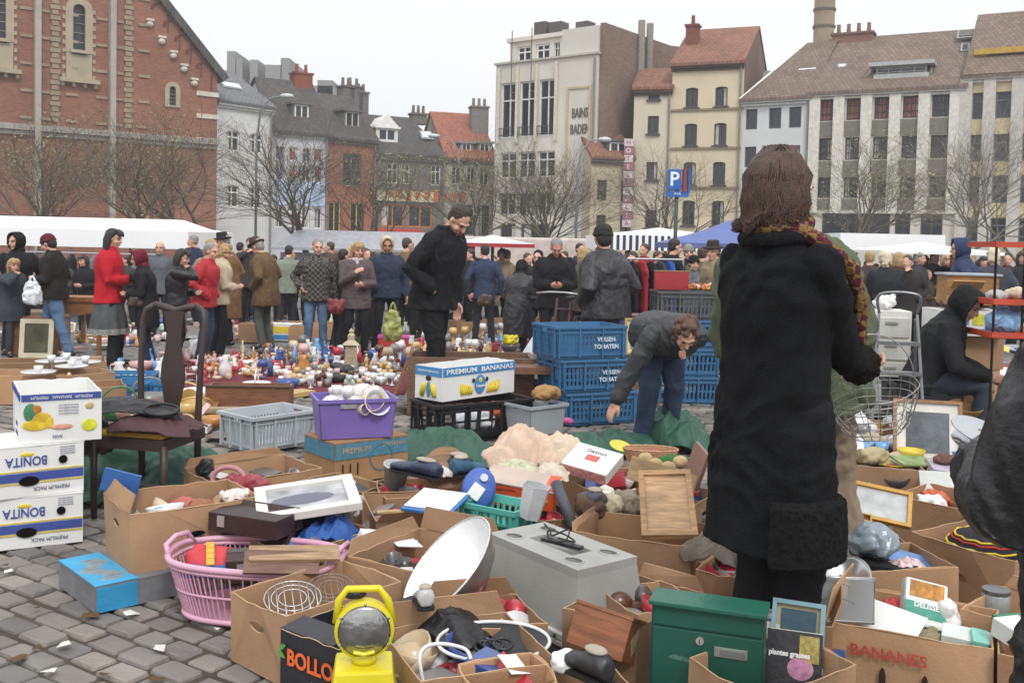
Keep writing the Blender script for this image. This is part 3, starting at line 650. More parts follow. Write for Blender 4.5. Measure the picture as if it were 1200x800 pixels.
u0, zt_ = F.uz(1150, 62, 1.2); u1, zb_ = F.uz(1240, 80, 1.2); d_ = MB(); d_.box(((u0+u1)/2, 2.6, zt_), (u1-u0+.6, 3.4, .28)); d_.box((u0, 2.6, (zt_+zb_)/2), (.5, 3, zt_-zb_)); d_ = d_.build('roof_dormer', M('#b8953c', .7), r); window(d_, u0+.3, u1, zb_, zt_-.15, 'gx', DRK, 1.1)
# factory stack
a = aty(965, 50, 95); q = MB(); rr = 12*95/1167
t = thing('chimney_stack', 'tall round yellow brick factory chimney above the brown roofs', 'chimney', (a.x, 95, -1))
q.lathe([(rr*1.15, 0), (rr, 14), (rr*.95, 34), (rr*.8, 34), (0, 33)], n=20); q.build('shaft', M('#94826a', .9, .3, .5, .2, 20), t)
for i in range(14): q = MB(); q.lathe([(rr*1.08, 0), (rr*1.08, .2), (rr*.9, .2), (rr*.9, 0), (rr*1.08, 0)], (0, 0, 9+i*1.6), 20); q.build('iron_band', M('#5f5346', .8), t)

# ------------------------------------------------------------------ trees
BARK = M('#665f54', .9, .25, 4, .4, 30); BARKL = M('#7b756a', .9, .25, 4, .4, 30)
def tree(px, y, toppx, label, seed, lean=0, spread=1.0, leaf=.5, barkm=None, tr=.16):
    r = random.Random(seed); base = hdir(px, y); H = (aty(px, toppx, y).z-base.z)*1.14; tr *= 1.12
    root = thing('bare_tree', label, 'tree', base, 0, 'budding trees round the square')
    T = MB(); C = MB(); Lf = MB()
    def grow(p, d, L, rad, lvl):
        pts = [p.copy()]; q = p.copy(); dd = d.copy(); n = 4 if lvl < 3 else 3
        for i in range(n):
            dd = (dd+Vector((r.uniform(-1, 1), r.uniform(-1, 1), r.uniform(-.3, .6 if lvl < 3 else .35)))*.17).normalized(); q = q+dd*(L/n); pts.append(q.copy())
        rs = [rad*(1-.45*i/n) for i in range(n+1)]
        (T if lvl < 2 else C).tube(pts, rs, 7 if lvl < 1 else (5 if lvl < 3 else 3), cap=lvl < 2)
        if lvl >= 5 or L < .12: 
            return
        nb = [4, 4, 4, 5, 4][lvl]
        for k in range(nb):
            f = 1 if k == 0 else r.uniform(.35, .98) if lvl else r.uniform(.82, 1)
            i = min(n-1, int(f*n)); pp = pts[i].lerp(pts[i+1], f*n-i) if f < 1 else pts[-1]
            ax = Vector((r.uniform(-1, 1), r.uniform(-1, 1), r.uniform(-.2, .5))); 
            ang = (.22 if k == 0 else r.uniform(.5, .9))*(.9 if lvl else spread*.8)
            nd = (dd*cos(ang)+(ax-dd*ax.dot(dd)).normalized()*sin(ang)); nd.z = max(nd.z, -.05 if lvl else .35); nd.normalize()
            grow(pp, nd, L*(r.uniform(.68, .9) if lvl else .72), rs[i]*(.76 if k == 0 else .62), lvl+1)
        if lvl >= 3 and r.random() < leaf:
            for k in range(3 if leaf > .7 else 2):
                c = q+Vector((r.gauss(0, .16), r.gauss(0, .16), r.gauss(0, .13))); s = r.uniform(.025, .06)
                a = Vector((r.uniform(-1, 1), r.uniform(-1, 1), r.uniform(-1, 1))).normalized()*s; b = a.orthogonal().normalized()*s*.6
                Lf.add([c-a, c+b, c+a, c-b], [(0, 1, 2, 3)])
    th = H*.42
    grow(Vector((0, 0, 0)), Vector((lean, 0, 1)).normalized(), th, tr, 0)
    zmax = max(v.z for v in C.v); 
    for mb in (T, C, Lf):
        for i, v in enumerate(mb.v): mb.v[i] = Vector((v.x, v.y, v.z*H/zmax if zmax else v.z))
    T.build('trunk', barkm or BARK, root, smooth=True); c = C.build('crown', barkm or BARK, root)
    if Lf.v: Lf.nonorm = 1; Lf.build('young_leaves', M('#868b52', .7, .3, 3, 0, 5), c)
    return root
TREES = [(40, 36, 150, 'bare tree in front of the church at the far left edge', .15, .5), (62, 33, 140, 'budding tree with a leaning trunk before the church pilaster', .0, .9),
 (183, 31, 118, 'bare dark tree rising over the right end of the white tent', .02, .25), (268, 34, 140, 'small light green tree in front of the white town house', -.2, .9),
 (373, 32, 135, 'dark bare tree in front of the orange house', .0, .15), (412, 33, 168, 'thin tree with light buds between the orange and the dark house', .05, .5),
 (548, 36, 165, 'green budding tree left of the tall cream bath house', .0, .9), (632, 36, 172, 'budding tree before the ground floor of the bath house', -.03, .7),
 (665, 34, 168, 'fan shaped bare tree under the BAINS lettering', .0, .5), (775, 36, 172, 'slender bare tree beside the parking sign', 0, .12),
 (1005, 33, 160, 'wide yellow green budding tree right of the woman in the dark coat', 0, 1), (1112, 30, 150, 'pale bare tree in front of the grey office building', .02, .1),
 (1185, 30, 150, 'pale bare tree at the right edge', .05, .1)]
for i, (px, y, tp, lb, ln, lf) in enumerate(TREES):
    tree(px, y, tp, lb, 11+i*7, ln, .85 if px > 600 else (.85 if px == 373 else 1.0), lf, BARKL if px > 1050 else BARK, .12 if px not in (183, 373) else .16)
# ------------------------------------------------------------------ people
SKIN = M('#cf9f88', .55, .08, 8, .05, 90); SKIN2 = M('#b58468', .55, .08, 8, .05, 90)
HB = M('#2a2320', .5, .4, 30, .5, 120); HBR = M('#4a352a', .5, .4, 30, .5, 120); HBL = M('#a98c62', .6, .35, 30, .5, 120); HGR = M('#8b8884', .6, .3, 30, .5, 120)
EYEM = M('#1c1816', .3); LIP = M('#9c5b52', .5); SHOE = M('#221f1e', .4)
ARM = dict(down=(.27, .02, .88), pocket=(.20, .11, .99), front=(.07, .25, 1.10), chest=(.05, .23, 1.27), face=(.05, .17, 1.46), fwd=(.18, .36, 1.15), carry=(.30, .06, .86), back=(.06, -.17, 1.0), hip=(.22, .05, 1.0))
WX = [(.40, .17, .13), (.8, .175, .13), (.95, .165, .12), (1.1, .15, .115), (1.25, .172, .13), (1.36, .178, .115), (1.43, .125, .085), (1.485, .062, .064)]
def wtab(z):
    for a, b in zip(WX, WX[1:]):
        if z <= b[0]: t = max(0, (z-a[0])/(b[0]-a[0])); return a[1]+(b[1]-a[1])*t, a[2]+(b[2]-a[2])*t
    return WX[-1][1:]
def ik(a, b, l1, l2, pole):
    d = b-a; L = min(d.length, (l1+l2)*.999); d = d.normalized(); x = (l1*l1-l2*l2+L*L)/(2*L); h = math.sqrt(max(0, l1*l1-x*x))
    p = (pole-d*pole.dot(d)); p = p.normalized() if p.length > 1e-5 else Vector((0, 1, 0)); return a+d*x+p*h, a+d*L
def ring(c, a, b, rot=None, n=20, p=2.4):
    out = []
    for k in range(n):
        t = 2*pi*k/n; x = abs(cos(t))**(2/p)*(1 if cos(t) > 0 else -1); y = abs(sin(t))**(2/p)*(1 if sin(t) > 0 else -1)
        v = Vector((x*a, y*b, 0)); out.append(Vector(c)+(rot @ v if rot else v))
    return out
def hand(mb, w, d, nrm, sgn, curl=.45, k=1.0, spread=.0):
    d = d.normalized(); nrm = (nrm-d*nrm.dot(d)).normalized(); s = d.cross(nrm)*sgn
    def P(a, b, c): return w+(d*a+s*b+nrm*c)*k
    mb.limb([P(-.01, 0, 0), P(.03, .004, 0)], [.023*k, .028*k], 10)
    for i, (o, L) in enumerate(((.027, .95), (.009, 1.05), (-.009, 1.0), (-.027, .8))):
        p = P(.03, o*.8, 0); q = P(.085, o, .002); mb.limb([p, q], [.014*k, .0115*k], 8)
        ang = curl*.5; pts = [q]; 
        for l in (.036, .026, .02):
            v = (d*cos(ang)+nrm*sin(ang)+s*o*spread*6).normalized(); pts.append(pts[-1]+v*l*L*k); ang += curl
        mb.limb(pts, [.0105*k, .0098*k, .009*k, .008*k], 8)
    mb.limb([P(.02, .022, .002), P(.05, .045, .012), P(.075, .05, .024), P(.096, .046, .034)], [.016*k, .0125*k, .0105*k, .009*k], 8)
def person(label, pos, face, H=1.7, top=None, k=1.0, hem=.78, flare=.0, legs=None, legm=None, hair='short', hairm=None, hat=None, hatm=None, skin=None, arms=('down', 'down'),
           lean=0, nod=5, yaw=0, feet=((-.1, 0), (.1, 0)), pelz=.93, q=1, sleeve=1.0, shoem=None, curl=(.5, .5), fold=None, skirt=None, group=None, extra=None, legr=1.0, shirt=None, name='person', beard=None, scarf=None, cuff=None, sr=.94):
    s = H/1.75; vox = [.0068, .011, .018][q]*s; skin = skin or SKIN; hairm = hairm or HB; legm = legm or M('#2b2c31', .9); top = top or M('#26262a', .85)
    root = thing(name, label, 'person', pos, -R(face), group)
    TR = Matrix.Rotation(-R(lean), 3, 'X'); pel = Vector((0, 0, pelz)); dz = pelz-.93
    T = lambda p: (pel+TR @ (Vector(p)-Vector((0, 0, .93))))
    body = MB(); S = lambda v: v*s
    # head
    np_ = T((0, -.005, 1.46)); hr = Matrix.Rotation(-R(lean*.35+nod), 3, 'X'); hr = Matrix.Rotation(-R(yaw), 3, 'Z') @ hr
    hc = T((0, .012, 1.50))+hr @ Vector((0, .02, .115))
    Hd = lambda v: hc+hr @ Vector(v)
    if q < 2 or True:
        n1, m1 = (20, 14) if q == 0 else (14, 9)
        body.ell(Hd((0, -.012, .03)), (.074, .092, .088), hr, n1, m1); body.ell(Hd((0, .022, -.035)), (.056, .066, .08), hr, n1, m1)
        body.ell(Hd((0, .064, -.092)), (.026, .022, .02), hr); body.limb([Hd((0, .086, .015)), Hd((0, .106, -.022))], [.011, .0155], 8)
        body.ell(Hd((0, .084, -.056)), (.024, .012, .011), hr); body.ell(Hd((0, .074, .03)), (.055, .02, .012), hr)
        for e in (-1, 1): body.ell(Hd((e*.076, -.004, -.004)), (.011, .019, .03), hr); body.ell(Hd((e*.036, .055, -.03)), (.024, .028, .024), hr)
    body.limb([T((0, -.012, 1.40)), np_, hc+hr @ Vector((0, -.012, -.05))], [.062, .053, .055], 12)
    # torso core, arms, hands
    body.loft([ring(T((0, 0, z)), wtab(z)[0]*.84, wtab(z)[1]*.8, TR, 16) for z in (.90, 1.0, 1.1, 1.25, 1.36, 1.42, 1.455)])
    ta = MB(); arm = []
    for i, e in ((0, -1), (1, 1)):
        a = arms[i]; sh = T((e*.178, -.005, 1.385))
        if isinstance(a, str): w = T((e*ARM[a][0], ARM[a][1], ARM[a][2]))
        elif len(a) == 4: w = Vector(a[:3])
        else: w = T(a)
        pole = TR @ Vector((e*.6, -.55, -.35)); el, w = ik(sh, w, .30, .265, pole); arm.append((sh, el, w))
        body.limb([sh, el, w], [.043, .036, .025], 10)
        cen = T((0, .12, 1.2)); nm = (cen-w) if a not in ('down', 'carry') else Vector((-e, .25, 0))
        if a != 'pocket': hand(body, w, (w-el), nm, e if a not in ('x',) else -e, curl[i], 1.0)
        r_ = [.074*k*sr, .062*k*sr, .052*k*(sleeve if sleeve > 1 else 1)]; end = w.lerp(el, .04 if a != 'pocket' else -.1)
        if sleeve < 1: end = el.lerp(w, sleeve)
        ta.limb([sh, sh.lerp(el, .5), el, el.lerp(end, .6), end-(end-el).normalized()*.02], [r_[0], r_[0]*.95, r_[1], r_[1]*.93, r_[2]], 14)
    # legs
    lm = MB(); shoes = []
    for i, e in ((0, -1), (1, 1)):
        hp = Vector((e*.088, 0, pelz)); fx, fy = feet[i]; ak = Vector((fx, fy, .085)); kn, ak = ik(hp, ak, .435, .425, Vector((0, 1, .15)))
        body.limb([hp, kn, ak], [.07, .045, .035], 10); fdir = Vector((e*.25, 1, 0)).normalized()
        body.limb([ak, ak+Vector((0, 0, -.045))+fdir*.1], [.035, .028], 8)
        rr = [.092*legr, .085*legr, .068*legr, .062*legr, .060*legr]; low = ak+Vector((0, 0, -.005))
        lm.limb([hp, hp.lerp(kn, .5), kn, kn.lerp(low, .5), low], rr, 14)
        sm = MB(); hl = ak-fdir*.04; hl.z = .045; sm.limb([hl, hl+fdir*.11+Vector((0, 0, -.002)), hl+fdir*.185+Vector((0, 0, -.012))], [.042, .041, .032], 10)
        sm.limb([Vector((ak.x, ak.y, .11)), hl+fdir*.03], [.044, .043], 10); shoes.append(sm)
    body.ell(pel, (.14, .1, .1))
    lm.ell(pel+Vector((0, 0, -.02)), (.158*min(k, 1.1), .118*min(k, 1.15), .11))
    lm.loft([ring(T((0, 0, z)), wtab(z)[0]*.97, wtab(z)[1]*.97, TR, 16) for z in (.92, 1.02)])
    # garment
    zs = []; z = hem
    while z < .93: zs.append(z); z += .09
    rings = [ring(pel+Vector((0, -(0.93-z)*sin(R(lean))*.15, z-.93)), (wtab(z)[0]+.018)*k+flare*(.93-z)*.6, (wtab(z)[1]+.02)*k+flare*(.93-z)*.6) for z in zs]
    if zs and lean > 20: rings = [ring(T((0, 0, z)), (wtab(z)[0]+.02)*k, (wtab(z)[1]+.02)*k, TR) for z in zs]
    rings += [ring(T((0, 0, z)), (wtab(z)[0]+(.018 if z < 1.42 else .008))*k, (wtab(z)[1]+(.02 if z < 1.42 else .012))*k, TR) for z in (.95, 1.02, 1.1, 1.18, 1.26, 1.33, 1.38, 1.42, 1.45, 1.485)]
    ta.loft(rings); ta.tube([T((.072*cos(t), .07*sin(t)-.005, 1.487+.012*sin(t))) for t in [2*pi*j/14 for j in range(14)]], .02*k, 8, closed=True)
    if extra: extra(ta, T, lm)
    scl = lambda mb: [v*s for v in mb.v]
    for mb in (body, ta, lm, *shoes): mb.v = scl(mb)
    hc = hc*s
    fo = fold if fold is not None else .012
    bo = remesh(body, 'body', vox, skin, root, 1)
    t_ = remesh(ta, 'coat' if hem < .7 else 'jacket', vox*1.25, top, root, 2, fo*s, 6.5)
    l_ = remesh(lm, 'trousers', vox*1.25, legm, root, 2, fo*.7*s, 8)
    for sm in shoes: sm.build('shoe', shoem or SHOE, root, smooth=True)
    if skirt:
        sk = MB(); rr = []
        for zz, ax in ((.98, .165), (.85, .2), (.7, .235), (.55, .27), (skirt[0], .29)):
            rg = []
            for j in range(64):
                t = 2*pi*j/64; pl = 1+.05*sin(t*11)*(1-zz)*2; rg.append(Vector((cos(t)*ax*pl, sin(t)*ax*.8*pl, zz))*s)
            rr.append(rg)
        sk.loft(rr, False); sk.build('skirt', skirt[1], root, smooth=True)
        if len(skirt) > 2: hb = MB(); hb.loft([[Vector((v.x*1.012, v.y*1.012, v.z-.001)) for v in rr[-1]], [Vector((v.x*1.0, v.y*1.0, v.z+.07*s)) for v in rr[-1]]], False); hb.build('skirt_hem', skirt[2], root, smooth=True)
    # hair, hats, face; all in the head's frame
    HM = hr.to_4x4(); HM.translation = hc; SM = Matrix.Diagonal((s, s, s, 1)); X = HM @ SM
    def hb_(mb, name, m, vx=None, fo=0, par=root):
        mb.v = [X @ v for v in mb.v]; return remesh(mb, name, vx or vox, m, par, 1, fo, 40) if vx != -1 else mb.build(name, m, par, smooth=True)
    h = MB(); r_ = random.Random(int(pos[0]*100)+int(pos[1]*10))
    if hair in ('short', 'long', 'bob', 'curly', 'fringe'):
        h.ell((0, -.028, .048), (.083, .094, .086), n=16, m=10)
        if hair != 'short' or hat: h.ell((0, -.05, 0), (.08, .07, .1))
        else: h.ell((0, -.045, .01), (.078, .068, .085))
    if hair in ('long', 'bob', 'fringe'):
        lo = -.20 if hair == 'long' else -.12
        for j in range(15):
            a = pi*.02+pi*.96*j/14; x, y = cos(a)*.08, -sin(a)*.08-.005; h.limb([(x, y, .06), (x*1.12, y*1.1-.005, -.03), (x*(1.0 if hair == 'long' else 1.1), y*.95, lo-r_.random()*.03)], [.026, .028, .014], 8)
        for j in range(5): x = -.05+j*.025; h.limb([(x, .03, .115), (x*1.15, .078, .085), (x*1.3, .088, .05)], [.02, .018, .012], 6)
    if hair == 'curly':
        for j in range(60):
            a = r_.random()*2*pi; zz = r_.uniform(-.09, .13); rad = .085*(1-max(0, zz-.06)*6); x, y = cos(a)*rad, sin(a)*rad-.02
            if y > .045 and zz < .06: continue
            h.ell((x, y, zz), (.024, .024, .022), n=7, m=5)
    if hair == 'bald':
        for j in range(11): a = -.15+pi*1.1*j/10; h.ell((cos(a)*.072, -sin(a)*.075-.005, .005), (.016, .018, .035), n=8, m=6)
    if h.v: hb_(h, 'hair', hairm, fo=.004 if q < 2 else 0)
    if beard: h = MB(); h.ell((0, .05, -.085), (.045, .034, .034)); h.ell((0, .02, -.07), (.062, .05, .05)); h.ell((0, .091, -.043), (.026, .008, .006)); hb_(h, 'beard', beard)
    if hat:
        h = MB(); nm_ = {'brim': 'hat', 'scarf': 'headscarf'}.get(hat, hat)
        if hat == 'beanie':
            h.ell((0, -.018, .055), (.092, .106, .092), n=18, m=10); h.tube([(.09*cos(t), .102*sin(t)-.015, .035+.012*sin(t)) for t in [2*pi*j/18 for j in range(18)]], .014, 8, closed=True)
        if hat == 'brim':
            h.lathe([(0, .05), (.135, .045), (.145, .062), (.14, .072), (.09, .07), (.085, .135), (.07, .165), (.03, .15), (0, .15)], (0, -.005, 0), 18)
        if hat == 'cap': h.ell((0, -.012, .055), (.088, .1, .075)); h.ell((0, .09, .055), (.062, .07, .012))
        if hat in ('hood', 'scarf'):
            g_ = 1 if hat == 'hood' else .9; hc_ = [(-.09, .08)]
            pr = [(-.135, .04, .07), (-.115, .085, .105), (-.08, .104, .125), (-.03, .107, .13), (.02, .1, .13), (.055, .09, .125)]
            rs_ = []
            for y, a, b in pr: rs_.append([Vector((a*g_*cos(2*pi*j/20), y+ (.02 if sin(2*pi*j/20) > 0 else 0)*(y > 0), .015+b*g_*sin(2*pi*j/20))) for j in range(20)])
            for y, a, b in [(.055, .07, .1), (.0, .068, .09)]: rs_.append([Vector((a*cos(2*pi*j/20), y, .005+b*sin(2*pi*j/20))) for j in range(20)])
            h.loft(rs_, True); h.ell((0, -.045, -.12), (.1, .075, .06)); h.tube([(.088*g_*cos(t), .06, .015+.118*g_*sin(t)) for t in [2*pi*j/18 for j in range(18)]], .013, 8, closed=True)
        hb_(h, nm_, hatm or top, fo=.006)
    if scarf: h = MB(); h.tube([(.075*cos(t), .072*sin(t)-.015, -.15+.02*sin(t)) for t in [2*pi*j/14 for j in range(14)]], .032, 8, closed=True); h.limb([(.02, .07, -.16), (.035, .1, -.26), (.03, .11, -.34)], [.03, .03, .025], 8); hb_(h, 'scarf', scarf, fo=.006)
    if q < 2:
        for e in (-1, 1):
            h = MB(); h.ell((e*.031, .0815, .012), (.0135, .009, .0055), n=10, m=6); hb_(h, 'eye', EYEM, -1)
            h = MB(); h.limb([(e*.016, .093, .033), (e*.048, .078, .034)], [.004, .003], 6); hb_(h, 'eyebrow', hairm, -1)
        h = MB(); h.ell((0, .0935, -.057), (.022, .006, .004), n=10, m=6); hb_(h, 'lips', LIP, -1)
    return root
def bag(name, label, cat, p, size, m, kind='shoulder', rz=0, group=None, strap=None):
    t = thing(name, label, cat, p, rz, group); w, d, h = size; mb = MB()
    mb.loft([ring((0, 0, z*h), w/2*f, d/2*f, n=24) for z, f in ((0, .7), (.04, .92), (.2, 1.08), (.5, 1.05), (.8, .9), (.97, .75), (1, .55))])
    remesh(mb, 'bag_body', max(w, h)*.04, m, t, 1, .012 if kind != 'plastic' else .03, 14 if kind != 'plastic' else 9)
    s_ = MB()
    if kind == 'plastic':
        for e in (-1, 1): s_.tube([(e*w*.2, 0, h*.95), (e*w*.1, 0, h*1.2), (0, 0, h*1.3)], [.02, .012, .008], 6)
    else: s_.tube([(-w*.4, 0, h*.9), (-w*.3, 0, h*1.5), (0, .02, h*(strap or 2.2)), (w*.3, 0, h*1.5), (w*.4, 0, h*.9)], .009, 6)
    s_.build('strap' if kind != 'plastic' else 'handles', m, t, smooth=True); return t
def pp(px, heady, y=None, footy=None, hgt=None, bent=False):      # (position, height) from where the head top and the feet show
    if footy: p = ground(px, footy)
    else: p = hdir(px, y)
    H = aty(px, heady, p.y).z-p.z
    return p, (hgt or H)
def P_(label, px, heady, face, y=None, footy=None, hgt=None, **kw):
    g_ = random.Random(px*7+int(heady)); kw.setdefault('lean', g_.uniform(0, 8)); kw.setdefault('yaw', g_.uniform(-28, 28)); kw.setdefault('feet', ((-.1-g_.random()*.05, g_.uniform(-.1, .1)), (.1+g_.random()*.05, g_.uniform(-.1, .12))))
    if kw.get('q', 1) == 2: kw['arms'] = g_.choice([('front', 'down'), ('pocket', 'face'), ('down', 'pocket'), ('chest', 'front'), ('carry', 'front')])
    p, H = pp(px, heady, y, footy, hgt); return person(label, p, face, (hgt or min(1.88, max(1.0, H/1.015))), **kw)
JE = M('#5b7390', .9, .3, 6, .2, 90); JED = M('#36435a', .9, .3, 6, .2, 90); BLK = M('#1d1d1f', .85, .2, 6, .15, 90); BLK2 = M('#222124', .8, .2, 6, .15, 90); LEA = M('#1c1c1e', .42, .2, 6, .2, 60)
NAVY = M('#2b3346', .85, .2); BEI = M('#b3a48b', .9, .2); BRO = M('#6b5643', .9, .25); GRY = M('#5c5f63', .9, .2); TROU = M('#3a3a40', .9, .2); OLV = M('#565f48', .9, .2); REDJ = M('#a51f2a', .75, .15)
P_('hooded person in black at the far left edge behind the blond boy', 20, 270, 150, y=13.2, top=BLK, hat='hood', k=1.15, q=1, arms=('pocket', 'pocket'), yaw=50)
P_('blond boy in a dark padded coat eating something', 13, 300, 120, footy=417, top=M('#3b4048', .8), k=1.25, hem=.62, hair='bob', hairm=HBL, arms=('pocket', 'face'), legm=M('#38393a'), yaw=10)
P_('brown haired woman in a tan coat eating, left of the capped man', 33, 294, 100, y=16.5, top=M('#a69a86'), k=1.1, hair='short', hairm=HBR, arms=('front', 'face'))
P_('person with fringe eating close beside the man in the burgundy cap', 46, 296, 185, y=17, top=M('#8a8276'), hair='fringe', hairm=HBR, arms=('face', 'face'))
P_('man in burgundy cap, black jacket and light blue jeans walking left', 64, 271, 262, footy=418, top=M('#26241f', .9), k=1.2, hem=.82, legm=JE, legr=1.15, hat='beanie', hatm=M('#5a2a31', .95, .3, 20, .5, 60), hair='short', arms=('front', 'pocket'), feet=((-.08, -.22), (.08, .24)), nod=22)
P_('dark haired girl sitting behind the wooden table left of the red coat', 101, 297, 190, y=17, top=BLK2, hair='long', arms=('front', 'front'))
P_('woman in a bright red coat, grey flared skirt and black boots', 127, 264, 82, footy=429, top=M('#b3202c', .85, .15, 6, .2, 80), k=1.14, hem=.80, flare=.12, hair='long', hairm=M('#28272c', .5, .4, 30, .5, 120), legm=BLK, legr=1.15, arms=('front', 'front'),
   skirt=(.42, M('#4f5253', .9, .25, 10, .2, 60), M('#8a8a86', .9, .6, 60, .3, 60)), nod=12, yaw=12, cuff=BLK)
P_('woman in a burgundy headscarf and black coat behind the chair back', 172, 289, 255, footy=430, top=BLK2, k=1.12, hem=.6, hat='scarf', hatm=M('#6b2230', .9), legm=NAVY, arms=('front', 'front'), nod=14)
P_('dark haired woman in black leather jacket holding a hand to her face', 207, 288, 78, y=11.8, top=LEA, k=1.1, hem=.85, hair='bob', arms=('front', 'face'), legm=BLK, nod=16)
P_('bald person in a grey coat standing far behind the headscarf woman', 188, 280, 170, y=17, top=GRY, hair='bald', hairm=HGR, q=1)
P_('grey haired man in a bright red anorak and dark jeans', 238, 281, 92, footy=424, top=REDJ, k=1.22, hem=.8, hair='short', hairm=HGR, arms=('pocket', 'pocket'), legm=JED, yaw=15, nod=8)
P_('blond person in a beige quilted jacket right behind the red anorak', 256, 282, 70, y=13.3, top=BEI, k=1.2, hem=.82, hair='curly', hairm=HBL, arms=('front', 'front'), legm=BLK, nod=15)
P_('fair haired person half hidden between the red anorak and the beige jacket', 244, 277, 120, y=14.5, top=M('#8b7d60'), hair='short', hairm=HBL)
P_('man in a long camel overcoat and dark felt hat', 269, 271, 280, y=15.6, top=M('#7d5f40', .95, .2), k=1.12, hem=.42, hat='brim', hatm=M('#2d2a28'), hair='short', hairm=HGR, legm=BLK, arms=('pocket', 'pocket'), yaw=-20)
P_('stooping man in a brown jacket and brown hat with grey trousers', 311, 275, 283, footy=409, top=M('#665139', .9, .2), k=1.28, hem=.68, hat='brim', hatm=M('#4a3a2d'), hair='short', hairm=HGR, legm=M('#50534f'), arms=('pocket', 'pocket'), nod=28, lean=8)
P_('person in a pale green jacket far behind the brown hat man', 337, 285, 0, y=19, top=M('#7c8474'), hair='short', q=1)
P_('grey haired man in a dark plaid jacket and blue jeans facing the camera', 370, 277, 172, footy=414, top=M('#47443f', .9, .2, kind='plaid'), k=1.22, hem=.8, hair='short', hairm=M('#8e847c', .6, .3, 30, .5, 120), legm=JE, arms=('carry', 'hip'), nod=8)
P_('dark haired person standing behind the blond woman with the red bag', 398, 289, 40, y=14.5, top=BLK2, hair='short')
P_('blond woman in brown quilted jacket with red shoulder bag', 416, 280, 165, footy=417, top=M('#4d4240', .6, .25, 8, .5, 30), k=1.18, hem=.72, hair='bob', hairm=HBL, legm=BLK, arms=('front', 'chest'), scarf=M('#c9b3bb'), yaw=-15, nod=12)
P_('man in navy vest with cream hood carrying a yellow green plastic bag', 451, 274, 160, footy=413, top=M('#30384a', .8), k=1.2, hem=.82, hat='hood', hatm=M('#b5aa92'), skin=SKIN2, beard=M('#3b2f28'), legm=BLK2, arms=('carry', 'pocket'), nod=15, yaw=10)
P_('bearded man in a black suit bending over the suitcase with a hand in his pocket', 508, 244, 118, y=9.1, hgt=1.93, top=M('#19191b', .8, .2), k=1.2, hem=.8, hair='short', hairm=M('#3a312c', .6, .4, 30, .5, 120), beard=M('#5a4336', .7), legm=M('#18181a', .85), legr=1.15, arms=('carry', 'pocket'), lean=14, nod=45, q=0, feet=((-.15, -.14), (.13, .12)), sleeve=.9)
P_('person in a grey jacket and dark jeans behind the bearded man in black', 549, 283, 170, footy=388, top=GRY, k=1.15, hair='short', legm=JED, arms=('pocket', 'pocket'))
P_('dark haired person in a blue jacket near the grey umbrella', 568, 284, 0, y=17, top=M('#303a50'), hair='short')
P_('curly haired woman in a long cream coat touching her mouth', 586, 289, 175, footy=386, top=M('#b9ad98', .95, .2), k=1.12, hem=.52, flare=.14, hair='curly', hairm=HBR, legm=M('#3b3430'), arms=('hip', 'face'), nod=10)
P_('person crouching in a long black padded coat beside the cream coat woman', 607, 303, 20, y=14, hgt=1.45, top=M('#262629', .5, .2, 8, .5, 25), k=1.25, hem=.4, hat='hood', hatm=BLK, legm=BLK, arms=('front', 'front'), lean=18, nod=20)
P_('grey haired man in a black jacket looking at something in his hands beside a bicycle', 650, 274, 178, y=13.4, top=BLK, k=1.28, hem=.78, hair='short', hairm=HGR, skin=M('#c08a72', .55), legm=BLK2, arms=('front', 'front'), nod=30)
P_('person in a black coat behind the handlebars of the bicycle', 632, 290, 200, y=15, top=M('#27272b'), hair='short', hairm=BLK)
P_('blond woman in brown jacket left of the striped cap man', 683, 287, 20, y=13.8, top=M('#57504c'), k=1.12, hair='bob', hairm=HBL, arms=('front', 'front'))
P_('broad man in striped woollen cap and black leather jacket seen from behind', 711, 259, 318, y=9.6, top=M('#29292c', .5, .2, 6, .25, 50), k=1.42, hem=.83, hat='beanie', hatm=M('#3b3c38', .95, .3, 20, .3, 60, kind='pin'), hair='short', skin=SKIN2, legm=M('#4e5661'), arms=('pocket', 'pocket'), q=0)
P_('person in a red jacket partly hidden behind the striped cap man', 742, 292, 200, y=13, top=REDJ, hair='short')
CR = 'shoppers near the blue awning'
P_('man in a black coat looking right beside the parking sign pole', 783, 276, 60, y=15, top=BLK, k=1.2, hem=.7, hair='short', yaw=20)
P_('person in a grey woollen cap behind the red case', 804, 284, 170, y=17, top=BLK2, hat='beanie', hatm=M('#86837b', .95, .3, 30, .4, 60))
P_('child in a dark hat and patterned grey jacket behind the grey crate', 811, 297, 175, y=14.5, top=M('#65686c', .9, .5, 14), hat='beanie', hatm=BLK)
P_('person in an olive green jacket right of the child in the dark hat', 821, 286, 30, y=15.5, top=OLV, k=1.2, hair='short', hairm=HBR)
P_('person in brown hat and beige coat touching the dark coat woman outline', 838, 281, 240, y=13.5, top=M('#8b7a62'), k=1.15, hat='brim', hatm=M('#3b342f'))
# bending woman
person('woman in a dark jacket and blue jeans bending down to reach into a box', ground(768, 522), 172, 1.66, top=M('#2c2f33', .55, .2, 6, .2, 60), k=1.2, hem=.84, hair='curly', hairm=M('#5a4334', .6, .4, 30, .5, 120), legm=JED, legr=1.2, q=0,
       lean=88, nod=25, yaw=0, arms=((-.05, .46, .80, 1), (.44, .40, .40, 1)), feet=((-.12, -.04), (.12, .04)), curl=(.5, .3), pelz=.9, cuff=1)
